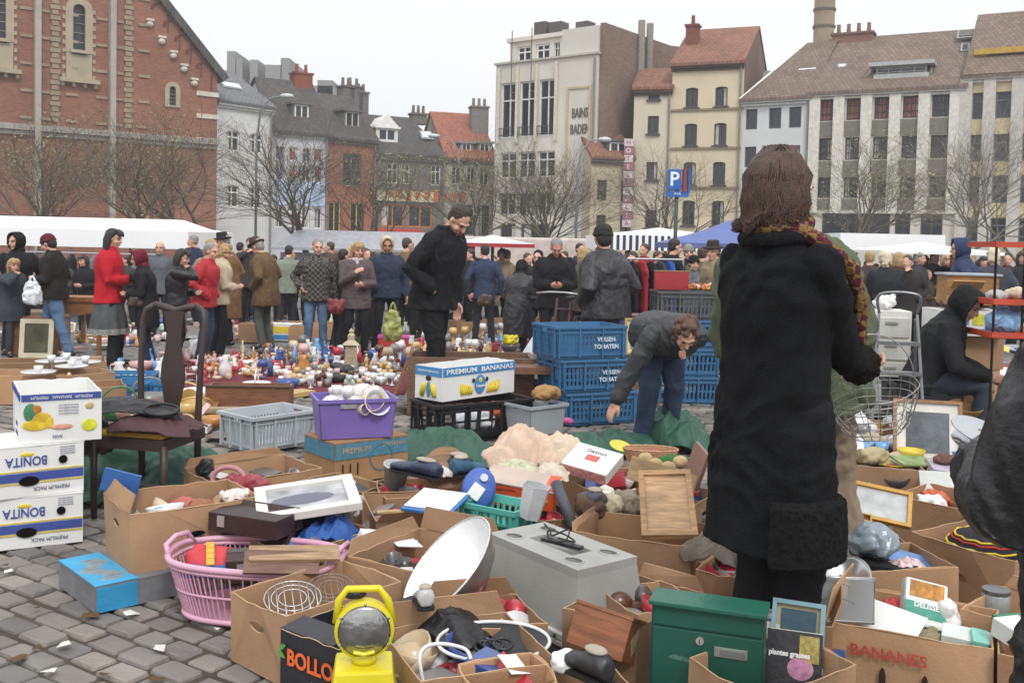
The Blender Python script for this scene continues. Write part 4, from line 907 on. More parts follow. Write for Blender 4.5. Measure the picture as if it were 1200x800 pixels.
# right side
P_('person in black hood sitting on a black bin with hands on knees', 1084, 325, 115, y=7.7, hgt=1.72, top=M('#202124', .8), k=1.2, hem=.86, hat='hood', hatm=M('#202124', .8), legm=M('#343a45'), legr=1.2, pelz=.52, feet=((-.14, .44), (.14, .42)), arms=((-.1, .46, .58, 1), (.12, .46, .6, 1)), lean=22, nod=25)
fr = [(1018, 291, 20, 16, '#4a3a38', 'short', 'person in a brown coat beside the green jacket'), (1037, 291, 0, 14.5, '#2a2b2e', 'curly', 'person in cream fur hat and black coat with white backpack'), (1052, 293, 30, 18, '#51332f', 'bob', 'person with brown hair in a dark red coat in the right crowd'),
      (1063, 296, 200, 17, '#33302f', 'short', 'person in a dark brown coat in the middle of the right crowd'), (1072, 292, 150, 19, '#3b3b3f', 'curly', 'curly haired person in a charcoal coat in the right crowd'), (1079, 296, 170, 21, '#6d4b3b', 'bob', 'person in a russet coat deep in the right crowd'),
      (1092, 290, 180, 20, '#4a5058', 'short', 'tall grey coated person left of the wooden crate'), (1104, 296, 160, 22, '#6b3438', 'bob', 'person in a faded red coat behind the wooden crate'), (1117, 294, 200, 21, '#2e3138', 'short', 'person in a black coat above the wooden crate'),
      (1163, 288, 10, 15, '#3f4249', 'curly', 'pale haired person in a slate coat near the red rack'), (1178, 293, 190, 19, '#5d3034', 'short', 'person in dark red behind the red rack'), (1194, 291, 170, 18, '#2a2b2f', 'bob', 'person in black behind the red rack at the right edge'),
      (1044, 297, 190, 23, '#3a4a44', 'short', 'person in a green coat far back near the white tent'), (1127, 298, 170, 24, '#55504a', 'short', 'person in a taupe coat far back right of the wooden crate'),(1150, 296, 190, 23, '#2f3340', 'bob', 'person in a navy coat far back left of the red rack')]
for (x, hy, fc, y, c, hr_, lb) in fr:
    P_(lb, x, hy, fc, y=y, top=M(c, .9, .2), k=1.18, hem=.7, hair=hr_, hairm=[HBR, HB, HBL, HGR][(x+y.__hash__()) % 4] if x not in (1037, 1163) else M('#cfc3ab', .9), q=2, arms=('front', 'down'), legm=BLK)
P_('tall person in a navy hooded jacket standing above the right crowd', 1134, 276, 300, y=13, top=M('#333d5a', .85), k=1.2, hat='hood', hatm=M('#333d5a', .85), legm=BLK)
fl = [(150, 297, 19, '#3c3a3a', 200, 'person in dark clothes under the tent right of the red coat'), (75, 300, 20, '#44423f', 190, 'person under the white tent behind the capped man'), (160, 296, 20, '#6a6e75', 100, 'person in a grey coat under the right end of the tent'), (293, 276, 20, '#3f3a3a', 170, 'person in a dark coat between the two hatted men'), (500, 280, 19, '#50453f', 200, 'brown haired person far behind the cream hood'), (475, 276, 18, '#6d5a40', 30, 'person in tan behind the man in black'),
      (617, 294, 18, '#3d3a3c', 150, 'person in dark clothes right of the cream coat woman'), (662, 292, 20, '#6b4c46', 200, 'person in a reddish brown coat behind the bicycle man'), (755, 283, 19, '#9a2a33', 200, 'person in red near the striped awning'), (768, 292, 18, '#2f3340', 160, 'person in navy near the clothes rail'), (427, 288, 17, '#4a4f5a', 160, 'person in slate blue between blond woman and hooded man')]
FARP = []
for (x, hy, y, c, fc, lb) in fl: FARP.append(P_(lb, x, hy, fc, y=y, top=M(c, .9, .2), k=1.15, hair='short', hairm=HBR, q=2, legm=BLK))

# the back of the crowd: copies of the distant figures in other coats
FC = (('black', '#1f1f22'), ('charcoal', '#38383c'), ('navy', '#2a3147'), ('brown', '#4f4034'), ('grey', '#62656a'), ('dark red', '#5a2c30'), ('olive', '#4a4f3c'), ('tan', '#8a7960'))
r9 = random.Random(99)
for (x0, x1, n, where) in ((225, 480, 20, 'before the orange and white houses'), (480, 720, 20, 'before the bath house'), (735, 860, 8, 'near the striped awning'), (990, 1200, 26, 'in front of the right hand tent')):
    for i in range(n):
        px = x0+(x1-x0)*(i+r9.random()*.8)/n; y = r9.uniform(19, 27); nm, hx = r9.choice(FC); src = r9.choice(FARP)
        o = dup(src, hdir(px, y), r9.uniform(0, 6.28), 'distant person in a %s coat %s' % (nm, where), 'distant people in %s coats %s' % (nm, where), r9.uniform(.94, 1.05))
        for ch in o.children:
            if ch.name.startswith(('jacket', 'coat')): remat(ch, M(hx, .9, .2))
            if ch.name.startswith('hair'): remat(ch, r9.choice([HB, HBR, HGR, HBL, HB]))
# ------------------------------------------------------------------ builders for goods
def base_frame(A, B, zr, depth, zb):
    a = atz(A[0], A[1], zr+0.0); b = atz(B[0], B[1], zr)
    for i in range(4):
        a = atz(A[0], A[1], zr+gz(a.x, a.y)); b = atz(B[0], B[1], zr+gz(b.x, b.y))
    a.z = b.z = 0; d = b-a; w = d.length; d.normalize(); n = Vector((-d.y, d.x, 0)); c = (a+b)/2+n*depth/2
    c.z = gz(c.x, c.y)+zb; return c, math.atan2(d.y, d.x), w
def ellp(cx, cz, a, b, n=12): return [(cx+a*cos(-2*pi*k/n), cz+b*sin(-2*pi*k/n)) for k in range(n)]
CART = []; WHC_ = None
def drape(label, name, cat, p, size, m, rz=0, seed=1, amp=1.0, n=54):
    w, d, h = size; r = random.Random(seed); o_ = Vector((r.random()*20, r.random()*20, 0)); vs = []
    for j in range(n+1):
        for i in range(n+1):
            a, b = i/n*2-1, j/n*2-1; k = 1+.22*noise.noise(Vector((a*1.3, b*1.3, 0))+o_*1.1)
            x, y = a*w/2*k*(1-.12*b*b), b*d/2*k*(1-.12*a*a); rr = min(1, max(abs(a), abs(b))**2*.55+(a*a+b*b)*.3)
            q = Vector((a*1.1, b*1.1, 0))+o_; wv = Vector((noise.noise(q), noise.noise(q+Vector((7, 3, 0))), 0))*.9; q2 = Vector((a*1.7, b*.6, 0))+wv+o_
            f = (1-abs(noise.noise(q2))*2.6)*.5+(1-abs(noise.noise(q2*2.3+wv))*2.6)*.24+(1-abs(noise.noise(q2*4))*2.4)*.04+noise.noise(q*.8)*.5
            x += wv.x*w*.07; y += wv.y*d*.07
            vs.append((x, y, max(.004, h*((1-rr)**.8*.62+f*.36*amp*(1-rr*.55)))))
    q = MB(); q.add(vs, [(j*(n+1)+i, j*(n+1)+i+1, (j+1)*(n+1)+i+1, (j+1)*(n+1)+i) for j in range(n) for i in range(n)]); q.nonorm = 1
    o = q.build(name, m, None, True, loc=p, rot=rz); so = o.modifiers.new('s', 'SOLIDIFY'); so.thickness = .005; return tag(o, label, cat)
def carton(label, A=None, B=None, zr=.25, depth=.4, h=.25, zb=0, m=None, flaps={}, hole=True, vents=0, c=None, ang=0, w=.5, name='cardboard_box', group=None, cat='cardboard box', closed=False, inner=None, gr=0):
    if A: c, ang, w = base_frame(A, B, zr, depth, zb)
    m = m or CARD(); root = thing(name, label, cat, c, ang, group); t = .006; r = random.Random(int(c[0]*1000)+int(c[1]*77))
    jj = .012 if hole else 0; mb = MB(); W2, D2 = w/2, depth/2; cj = [(r.uniform(-jj, jj), r.uniform(-jj, jj)) for _ in range(4)]
    C0 = [(-W2, -D2), (W2, -D2), (W2, D2), (-W2, D2)]
    EG = []
    for i in range(4):
        p, q = Vector((*C0[i], 0)), Vector((*C0[(i+1) % 4], 0)); L = (q-p).length; u = (q-p).normalized(); n = Vector((-u.y, u.x, 0))
        tp, tq = Vector((*cj[i], 0)), Vector((*cj[(i+1) % 4], 0)); bow = r.uniform(-.012, .022)*(0 if closed or not hole else 1)
        def T(a, b, tt, p=p, u=u, n=n, L=L, tp=tp, tq=tq, bow=bow, i=i):
            f = a/L; g_ = b/h; return p+u*(a if 0 < f < 1 else a)+n*(tt-bow*4*f*(1-f)*g_*g_)+Vector((0, 0, b))+(tp*(1-f)+tq*f)*g_*g_+u*((t if i % 2 else 0)*(1-2*f))*1.0
        top = [(L*(1-k/8), h+(r.uniform(-.004, .004) if 0 < k < 8 else 0)) for k in range(9)]
        hs = []
        if hole and i in (1, 3): hs.append(ellp(L/2, h*.68, .045, .018))
        if vents and i in (0, 2):
            for k in range(vents): hs.append(ellp(L*(k+1)/(vents+1), h*(.3 if k % 2 else .62), .012, .012, 8) if vents > 1 else ellp(L/2, h*.5, .04, .02))
        mb.panel([(k*L/8, 0) for k in range(9)]+top, hs, t, T); EG.append([T(a, b, t/2)+Vector((0, 0, .0012)) for a, b in top])
    mb.build('walls', m, root)
    if m not in (WHC_, ) and not closed:              # pale torn edge of the board, tape, a printed mark
        eg = MB()
        for i in range(4): p, q = Vector((*C0[i], h)), Vector((*C0[(i+1) % 4], h)); eg.tube([p.lerp(q, j/6)*1.0+Vector((0, 0, .0005+r.uniform(-.001, .002))) for j in range(7)], .0022, 4)
        eg = MB(); [eg.tube(e_, .0016, 4) for e_ in EG]; eg.build('board_edge', M('#c4a784', .9, .2, 40), root)
        tp = MB(); tp.box((W2*r.uniform(-.3, .3), 0, .0105), (.05, depth*.98, .002)); tp.build('tape', M('#b79a70', .35, .2, 10), root)
        for sx in (-1, 1):
            if r.random() < .6: q = MB(); q.box((sx*(W2*.55), -D2+.012, h*.5), (.03+r.random()*.05, .001, .02+r.random()*.04)); q.build('stain', M('#7d6246', .9, .4, 40), root)
    CART.append((root, w, depth, h, label, closed)); fl = MB(); fl.box((0, 0, .004), (w-.012, depth-.012, .006)); 
    fl.build('bottom', m, root)
    if closed: fl = MB(); fl.box((0, .0, h+.003), (w+.004, depth+.004, .006)); fl.build('lid', m, root)
    for sd_, (an, ln) in flaps.items():
        i = 'frbl'.index(sd_); p, q = Vector((*C0[i], h)), Vector((*C0[(i+1) % 4], h)); p += Vector((*cj[i], 0)); q += Vector((*cj[(i+1) % 4], 0))
        u = (q-p).normalized(); out = Vector((u.y, -u.x, 0)); L = (q-p).length; v = out*sin(R(an))+Vector((0, 0, 1))*cos(R(an)); nn = u.cross(v)
        f = MB(); f.panel([(0.004, .002), (L-.004, .002), (L-.02-r.random()*.03, ln), (L*.5, ln*r.uniform(.96, 1.04)), (.02+r.random()*.03, ln)], [], .005, lambda a, b, tt: p+u*a+v*(b+.0)+nn*(tt+.012*sin(a*5)*b/ln)); f.build('flap', m, root)
    return root
def pr_band(root, w, D2, z0, z1, m, name='printed_band', x0=None, x1=None, y=None):
    q = MB(); a = -w/2 if x0 is None else x0; b = w/2 if x1 is None else x1; yy = (-D2-.0035) if y is None else y
    q.box(((a+b)/2, yy, (z0+z1)/2), (b-a-.006, .003, z1-z0)); return q.build(name, m, root)
def crate(label, c, ang, w, d, h, m, name='plastic_crate', cat='crate', rows=2, cols=9, group=None, taper=.02, lip=.014, solid=0, A=None, B=None, zr=None, zb=0, handles=True, slot=.62, rim=True, bot=.18):
    if A: c, ang, w = base_frame(A, B, zr, d, zb)
    root = thing(name, label, cat, c, ang, group); mb = MB(); t = .006
    C0 = [(-w/2, -d/2), (w/2, -d/2), (w/2, d/2), (-w/2, d/2)]
    for i in range(4):
        p, q = Vector((*C0[i], 0)), Vector((*C0[(i+1) % 4], 0)); L = (q-p).length; u = (q-p).normalized(); n = Vector((-u.y, u.x, 0))
        T = lambda a, b, tt, p=p, u=u, n=n, L=L: p+u*(a+(taper*(1-b/h))*(1-2*a/L))+n*(tt+taper*(1-b/h))+Vector((0, 0, b))
        hs = []; nc = max(2, int(cols*L/w)); pad = .035
        if not solid:
            for j in range(rows):
                z0 = h*(bot+(.78-bot)*j/rows)+.008; z1 = h*(bot+(.78-bot)*(j+1)/rows)-.008
                for k in range(nc):
                    a0 = pad+(L-2*pad)*k/nc; a1 = pad+(L-2*pad)*(k+1)/nc; g_ = (a1-a0)*(1-slot)/2; hs.append([(a0+g_, z0), (a0+g_, z1), (a1-g_, z1), (a1-g_, z0)])
        if handles and i in (1, 3): hs.append([(L/2-.05, h*.83), (L/2-.05, h*.93), (L/2+.05, h*.93), (L/2+.05, h*.83)])
        mb.panel([(0, 0), (L, 0), (L, h), (0, h)], hs, t, T)
        if rim:
            mid = (p+q)/2; mb.box((mid.x-n.x*lip*.5, mid.y-n.y*lip*.5, h-.008), (L+lip*2 if i % 2 == 0 else L-.001, lip, .022), math.atan2(u.y, u.x))
            if not solid:
                for z_ in (.03, h*.8): o = -n*(.006-taper*(1-z_/h)); mb.box((mid.x+o.x, mid.y+o.y, z_), (L*.97, .012, .012), math.atan2(u.y, u.x))
                for f in (.04, .33, .66, .96):
                    pp_ = p+u*L*f; mb.box((pp_.x-n.x*.004, pp_.y-n.y*.004, h*.5), (.014, .016, h*.9), math.atan2(u.y, u.x))
    mb.build('sides', m, root, bev=0); f = MB(); f.box((0, 0, .006), (w-2*taper-.02, d-2*taper-.02, .01)); f.build('bottom', m, root)
    return root
def lump(label, name, cat, p, size, m, rz=0, fo=.02, fs=14, vox=None, n=6, group=None):
    w, d, h = size; mb = MB(); r = random.Random(int(abs(p[0])*997)+int(p[1]*31)); mb.ell((0, 0, h*.45), (w*.42, d*.42, h*.45), n=14, m=10)
    for k in range(n): a = r.random()*6.28; mb.limb([(cos(a)*w*.3, sin(a)*d*.3, h*.3), (cos(a+.9)*w*.36, sin(a+.9)*d*.36, h*r.uniform(.25, .75))], [h*.26, h*.2], 8)
    o = remesh(mb, name, vox or max(w, d)/26, m, None, 1, fo, fs); o.location = p; o.rotation_euler = (0, 0, rz); zmin = min(v.co.z for v in o.data.vertices)
    for v in o.data.vertices: v.co.z -= zmin
    return tag(o, label, cat, group)
def slab(label, name, cat, p, size, rot, m, group=None, bev=.002, pages=None):
    if pages:
        t = thing(name, label, cat, p, rot, group); w, d, h = size; q = MB(); q.box((0, 0, h-.002), (w, d, .004)); q.box((0, 0, .002), (w, d, .004)); q.box((-w/2+.002, 0, h/2), (.004, d, h-.009)); q.build('cover', m, t)
        q = MB(); q.box((0, 0, h/2), (w-.012, d-.012, h-.01)); q.build('pages', M('#d8d2c2', .9), t); return t
    mb = MB(); mb.box((0, 0, size[2]/2), size); o = mb.build(name, m, None, loc=p, rot=rot, bev=bev); return tag(o, label, cat, group)
def picture(label, p, w, h, rot, fm, mm, pm, fw=.03, mw_=.06, name='framed_picture', group=None):
    t = thing(name, label, 'picture', p, rot, group); q = MB()      # lies in local xz, faces -y
    q.panel([(-w/2, 0), (w/2, 0), (w/2, h), (-w/2, h)], [[(-w/2+fw, fw), (-w/2+fw, h-fw), (w/2-fw, h-fw), (w/2-fw, fw)]], .025, lambda a, b, tt: Vector((a, tt-.02, b))); q.build('frame', fm, t)
    q = MB(); q.box((0, .0, h/2), (w-2*fw, .006, h-2*fw)); q.build('mount', mm, t)
    q = MB(); q.box((0, -.005, h/2), (w-2*fw-2*mw_, .003, h-2*fw-2*mw_)); q.build('print', pm, t); return t
def wire(name, pts, r, m, parent=None, closed=False, n=6):
    if not closed and len(pts) > 3:
        P = [Vector(p) for p in pts]; P = [P[0]]+P+[P[-1]]; out = []
        for i in range(1, len(P)-2):
            for k in range(5):
                t = k/5; a, b, c, d = P[i-1:i+3]; out.append(.5*((2*b)+(c-a)*t+(2*a-5*b+4*c-d)*t*t+(3*b-a-3*c+d)*t**3))
        pts = out+[P[-1]]
    q = MB(); q.tube(pts, r, n, closed=closed); return q.build(name, m, parent, smooth=True)
def Z(px, py, z):
    p = atz(px, py, z); 
    for i in range(3): p = atz(px, py, z+gz(p.x, p.y))
    return p
def shoe(label, p, size, m, rz=0, tilt=0):
    t = thing('shoe', label, 'shoe', p, (tilt, 0, rz)); w, l, h = size; q = MB(); rr = []
    for y, a, b in ((-.5, .3, .75), (-.42, .42, .95), (-.25, .42, .95), (-.08, .4, .85), (.1, .42, .62), (.3, .48, .5), (.44, .38, .42), (.5, .18, .3)):
        rr.append([Vector((w*a*cos(2*pi*k/14), l*y, h*(.12+b*(.5+.5*sin(2*pi*k/14))*(.9 if True else 1)))) for k in range(14)])
    q.loft(rr); remesh(q, 'upper', .008, m, t, 1, .003, 20)
    q = MB(); pl = [(w*a*s_, l*y) for s_, L_ in ((1, 1), (-1, -1)) for y, a in [(-.51, .2), (-.45, .4), (-.2, .4), (.05, .42), (.3, .5), (.45, .4), (.52, .12)][::L_]]; q.panel(pl, [], h*.14, lambda a, b, tt: Vector((a, b, tt))); q.build('sole', M('#1b1918', .7), t)
    q = MB(); q.ell((0, -l*.22, h*.98), (w*.3, l*.2, h*.12), n=14); q.build('lining', M('#a59c8e', .9), t, smooth=True); return t
K1, K2, K3, K4 = CARD('#a38366'), CARD('#937357'), CARD('#af8c6c'), CARD('#86694f')
WHC = M('#dededb', .7, .05, 5, .05, 60); WHC_ = WHC; BLUB = M('#3a4c92', .7, .1); YEL = M('#d8c235', .6, .25, 20); CYAN = M('#3f86bd', .7, .1)
INK = M('#4a4d78', .8)

# ------------------------------------------------------------------ white banana cartons at the left
def bonita(label, zb, A, B):
    c = carton(label, A, B, zb, .38, .238, zb, WHC, vents=0, hole=False, closed=True, name='banana_box', cat='banana box'); w = base_frame(A, B, zb, .38, zb)[2]
    y = -.19
    pr_band(c, w, .19, .075, .115, BLUB); pr_band(c, w, .19, .121, .126, YEL, 'yellow_line'); pr_band(c, w, .19, .064, .069, YEL, 'yellow_line')
    for x, z_, a, b in ((.02, .075, .045, .024), (-.16, .16, .02, .02), (.17, .165, .02, .02)):
        q = MB(); q.panel(ellp(x, z_, a, b, 16), [ellp(x, z_, a*.86, b*.8, 16)[::-1]], .004, lambda u, v, t: Vector((u, y-.0075+t*.5, v))); q.panel(ellp(x, z_, a*.86, b*.8, 16), [], .001, lambda u, v, t: Vector((u, y-.0062, v))); q.build('hand_hole', M('#1d1713', .9), c)
    up = (0, 0, -1); rt = (-1, 0, 0)
    text('BONITA', .062, BLUB, c, frameT((.01, y-.004, .172), rt, up), sx=.8, bold=.001); text('PREMIUM PACK', .026, INK, c, frameT((.12, y-.004, .036), rt, up), sx=.9)
    q = MB(); q.ell((.012, y-.003, .203), (.03, .003, .01)); q.build('fruit_mark', YEL, c); q = MB(); q.ell((-.2, y-.003, .04), (.025, .003, .014)); q.build('fruit_mark', YEL, c)
    for k in range(4): text('bananas fresh fruit', .009, INK, c, frameT((.19, y-.004, .225-k*.011), rt, up)); 
    return c
bonita('white and blue banana carton, lowest of the stack at the left edge', 0, (-50, 651), (97, 634))
bonita('white and blue banana carton, middle of the stack at the left edge', .246, (-46, 591), (98, 574))
t = carton('open white carton printed with tropical fruit, topmost of the left stack', (24, 521), (119, 514), .492, .5, .24, .492, WHC, hole=False, name='banana_box', cat='banana box'); w = base_frame((24, 521), (119, 514), .492, .5, 0)[2]
pr_band(t, w, .25, .205, .236, BLUB); text('PREMIUM   BANANAS   PREMIUM', .021, WHC, t, frameT((0, -.2565, .220), (-1, 0, 0), (0, 0, -1)), sx=.9)
for (x, z_, a, b, cc) in ((-.12, .09, .06, .028, '#d8b92f'), (-.1, .12, .05, .03, '#c9a62c'), (-.145, .15, .03, .045, '#3f7a5a'), (-.12, .165, .025, .022, '#b8742f'), (.0, .075, .05, .014, '#d09a80'), (.13, .075, .035, .03, '#c8cc2f'), (.13, .17, .02, .016, '#c9b07a'), (-.06, .1, .02, .03, '#d8b92f')):
    q = MB(); q.ell((x*.95, -.2535, z_), (a, .004, b)); q.build('printed_fruit', M(cc, .7, .3, 25), t)
for k in range(4): text('selected quality fruit', .011, INK, t, frameT((.03, -.2565, .18-k*.014), (-1, 0, 0), (0, 0, -1)))
text('BABE', .02, INK, t, frameT((-.02, -.2565, .03), (-1, 0, 0), (0, 0, -1)))
q = MB(); q.box((-w/2-.0035, 0, .220), (.003, .49, .03)); q.build('printed_band', BLUB, t)
text('TROPICAL', .03, INK, t, frameT((-w/2-.004, -.06, .03), (0, 1, 0), (0, 0, -1)), sx=.9); text('SABOR', .03, INK, t, frameT((-w/2-.004, -.06, .075), (0, 1, 0), (0, 0, -1)))
# cartons behind them
for i, (A, B, lb, dp) in enumerate((((-30, 440), (62, 441), 'open brown carton at the left edge behind the tropical fruit carton', .45), ((66, 441), (134, 436), 'open brown carton with a saucer on its rim left of the blue crates', .4),
      ((-20, 425), (58, 424), 'open brown carton at the left edge, back row beneath the striding man', .4), ((62, 424), (126, 423), 'open brown carton, back row directly in front of the red coat woman', .4))):
    carton(lb, A, B, .25, dp, .25, 0, (K3, K1, K4, K3)[i])
carton('open brown carton just right of the tropical fruit carton under the saucers', (78, 455), (148, 452), .25, .4, .25, 0, K2)
# ------------------------------------------------------------------ left front group
c = carton('blue and grey flat carton lying on the paving under the large brown box', (112, 690), (214, 668), .10, .42, .10, 0, M('#77777a', .85), hole=False, closed=True, name='flat_carton', cat='carton')
w = base_frame((112, 690), (214, 668), .10, .42, 0)[2]; pr_band(c, w, .21, .002, .1, M('#2f90c0', .6), 'blue_front', None, -w/2+.17); q = MB(); q.box((-w/2+.085, 0, .1095), (.172, .425, .003)); lid_ = q.build('blue_top', M('#3f9cc8', .6, .15, 8), c)
q = MB(); [q.ell((-w/2+.085+.03*sin(k), -.15+.03*k, .111), (.05, .012, .001)) for k in range(10)]; q.build('worn_print', M('#8f8578', .8, .3, 20), c)
c = carton('large brown box of leather bags on the blue flat carton beside the pink basket', (152, 603), (303, 583), .355, .40, .25, .106, K1, {'l': (-30, .08)}, vents=1)
BAGP = c.location
def inbox(c, x, y, z): m = Matrix.Rotation(c.rotation_euler.z, 4, 'Z'); m.translation = c.location; return m @ Vector((x, y, z))
for i, (x, y, z, sz, col_, lb) in enumerate(((-.16, -.05, .14, (.16, .16, .1), '#6b5040', 'brown leather purse at the left in the large box of bags'), (-.05, -.1, .17, (.15, .12, .08), '#b98f93', 'dusty pink purse in the large box of bags'), (.08, -.02, .15, (.2, .16, .12), '#8a5a3c', 'tan leather bag in the large box of bags'), (.2, .02, .15, (.14, .2, .12), '#9b7a5b', 'light brown bag at the right in the large box of bags'), (.03, .1, .15, (.18, .14, .1), '#a8574c', 'reddish bag at the back of the large box of bags'))):
    lump(lb, 'handbag', 'handbag', inbox(c, x, y, z-.03), sz, M(col_, .5, .2), i, .01, 18)
lump('white and pink crumpled ribbons at the right end of the large box', 'ribbon_bundle', 'ribbon', inbox(c, .22, -.05, .2), (.16, .1, .06), M('#d9c9c4', .7, .3), .5, .012, 30)
slab('bright blue folder standing behind the large box of bags', 'folder', 'folder', Z(138, 578, .36), (.16, .02, .10), (0, .25, .1), M('#2f5c9c', .5))
# pink laundry basket
q0 = Z(302, 650, .23); 
def basket(label, c, ang, w, d, h, m, n=46):
    root = thing('laundry_basket', label, 'laundry basket', c, ang); mb = MB(); 
    def pt(t, z): f = .8+.2*z/h; return Vector((abs(cos(t))**.75*math.copysign(1, cos(t))*w/2*f, abs(sin(t))**.75*math.copysign(1, sin(t))*d/2*f, z))
    hz = lambda t: h+.012*max(0, abs(cos(t))-.85)/.15
    for k in range(n*2):
        t = 2*pi*(k+.5)/(n*2); a, b = pt(t, .02), pt(t, h-.02); mb.tube([a, b], .0035, 4)
    mb.build('slats', m, root); r_ = MB(); N_ = 72
    r_.tube([pt(2*pi*k/N_, h-.0)+Vector((0, 0, hz(2*pi*k/N_)-h)) for k in range(N_)], .013, 8, closed=True); r_.tube([pt(2*pi*k/N_, h-.02)*1.0 for k in range(N_)], .009, 6, closed=True)
    r_.build('rim', m, root, smooth=True); r_ = MB(); r_.tube([pt(2*pi*k/N_, h*.5) for k in range(N_)], .005, 6, closed=True); r_.tube([pt(2*pi*k/N_, .015) for k in range(N_)], .012, 6, closed=True); r_.build('hoops', m, root, smooth=True)
    b_ = MB(); b_.loft([[pt(2*pi*k/N_, z) for k in range(N_)] for z in (.006, .016)]); b_.build('bottom', m, root)
    for e in (-1, 1):
        hd = MB(); hd.tube([(e*(w/2-.03), -.11, h), (e*(w/2-.005), -.09, h+.045), (e*(w/2), 0, h+.055), (e*(w/2-.005), .09, h+.045), (e*(w/2-.03), .11, h)], .011, 8); hd.build('handle', m, root, smooth=True)
    return root
PK = PLAST('#cf9fb4'); bk = basket('pink plastic laundry basket holding a red bag and wooden boards', (q0.x, q0.y, 0), R(-8), .70, .43, .23, PK)
q = lump('red bag with a yellow strap lying in the pink basket', 'red_bag', 'bag', inbox(bk, -.17, .0, .14), (.30, .24, .12), M('#c23a40', .6, .1), .3, .006, 10); p = inbox(bk, -.17, -.02, .17)
t = thing('webbing_strap', 'yellow webbing strap across the red bag in the pink basket', 'strap', p, .3); q = MB(); [q.box((-.02, -.1+.028*k, .075+.026*sin(pi*k/7)-.004*abs(k-4)), (.03, .03, .006), Matrix.Rotation(.5*cos(pi*k/7), 3, 'X')) for k in range(8)]; q.build('band', M('#cfa53a', .6), t)
lump('blue cloth rim of a bag in the pink basket', 'blue_pouch', 'pouch', inbox(bk, -.17, -.08, .15), (.3, .1, .07), M('#3c5f9a', .7), .25, .006)
def case(label, p, w, d, h, rz, open_a, m):
    t = thing('open_case', label, 'case', p, rz); q = MB(); q.box((0, 0, h/2), (w, d, h)); b = q.build('case_body', m, t, bev=.003)
    q = MB(); rot = Matrix.Rotation(R(open_a), 3, 'X'); o = Vector((0, d/2, h)); q.box(o+rot @ Vector((0, -d/2, .015)), (w, d, .03), rot); q.build('lid', m, t, bev=.003)
    q = MB(); q.box((-w*.3, -d/2-.004, h*.6), (.035, .006, .045)); q.build('clasp', M('#c8c6bd', .3, metal=.7), t); return t
DB = M('#3b2826', .45, .15)
case('dark brown case with a metal clasp lying open in the pink basket', inbox(bk, .04, -.02, .155), .30, .15, .09, R(14), 60, DB)
case('dark brown case leaning open behind the pink basket', Z(300, 620, .26), .34, .2, .08, R(-22), 55, M('#31211f', .45, .15))
slab('long wooden board resting on the rim of the pink basket', 'wooden_board', 'board', Z(345, 650, .29), (.34, .09, .014), (R(20), R(3), R(16)), WOOD('#a58b6e'))
slab('darker wooden board tucked under the long board in the pink basket', 'wooden_board', 'board', Z(330, 660, .27), (.28, .1, .014), (R(40), R(5), R(16)), WOOD('#74584a'))
drape('pink crumpled cloth in the pink basket', 'pink_cloth', 'cloth', inbox(bk, .12, .1, .16), (.2, .16, .1), M('#cf9fae', .9), 0, 20)
# box with wire racks
c = carton('brown carton holding two round wire racks beside the black fruit carton', (340, 722), (472, 680), .25, .345, .25, 0, K1, vents=2); RK = c
for i, (px, py, r_, lb, mm) in enumerate(((343, 700, .10, 'round chrome wire rack lying in the front brown carton', M('#c9cacc', .25, metal=.8)), (388, 688, .085, 'small dark round wire rack behind the chrome rack', M('#8a7d74', .4, metal=.6)))):
    p = Z(px, py, .22); t = thing('wire_rack', lb, 'rack', p, (R(16), 0, .3)); 
    for k in (1, .75, .5): wire('ring', [(r_*k*cos(2*pi*j/32), r_*k*sin(2*pi*j/32), 0) for j in range(32)], .0022, mm, t, True)
    for k in range(-3, 4): x = k*r_/3.6; y = math.sqrt(max(0, r_*r_-x*x)); wire('bar', [(x, -y, .003), (x, y, .003)], .0018, mm, t)
for x, y, s_, cc, lb in ((.08, .05, .1, '#c9ccd0', 'white plate in the carton of wire racks'), (.1, -.08, .12, '#46474b', 'dark utensil bundle in the carton of wire racks'), (-.12, .08, .1, '#6b5a4c', 'brown lump of cloth in the carton of wire racks')):
    lump(lb, 'kitchen_bundle', 'kitchenware', inbox(c, x, y, .02), (s_*1.5, s_*1.2, .14), M(cc, .6), x*9, .01)
# black fruit carton BOLLO
BK_ = M('#26262b', .5, .1); c = carton('black fruit carton printed BOLLO in orange letters', (329, 737), (397, 762), .25, .27, .25, 0, BK_, name='fruit_carton', cat='fruit carton', hole=False); w = base_frame((329, 737), (397, 762), .25, .27, 0)[2]; y = -.135
text('BOLLO', .072, M('#e0662f', .6), c, frameT((.012, y-.0075, .172), (1, 0, 0), (0, .0, 1)), sx=.92, bold=.002); text('Huelva fruits', .02, WHC, c, frameT((.07, y-.0075, .115), (1, 0, 0), (0, 0, 1)))
q = MB(); q.panel([(-.105, .045), (-.035, .045), (-.035, .075), (-.105, .075)], [[(-.102, .048), (-.102, .072), (-.038, .072), (-.038, .048)]], .001, lambda a, b, t: Vector((a, y-.0075+t, b))); q.build('printed_frame', M('#9a9a9a', .6), c)
for (a, b, an) in ((-.115, .2, .5), (-.118, .175, -.4), (-.115, .02, .9)):
    q = MB(); q.add([(a-.02*cos(an), y-.008, b-.02*sin(an)), (a, y-.008, b-.01), (a+.02*cos(an), y-.008, b+.02*sin(an)), (a, y-.008, b+.012)], [(0, 1, 2, 3)]); q.build('printed_leaf', M('#4f9a3c', .6), c)
q = MB(); q.box((w/2+.0035, 0, .13), (.003, .262, .235)); q.build('green_side', M('#4f8f38', .6, .2, 10), c)
q = MB(); q.box((-.02, -.08, .256), (w*.9, .1, .006), Matrix.Rotation(.1, 3, 'X')); q.build('flap', BK_, c)
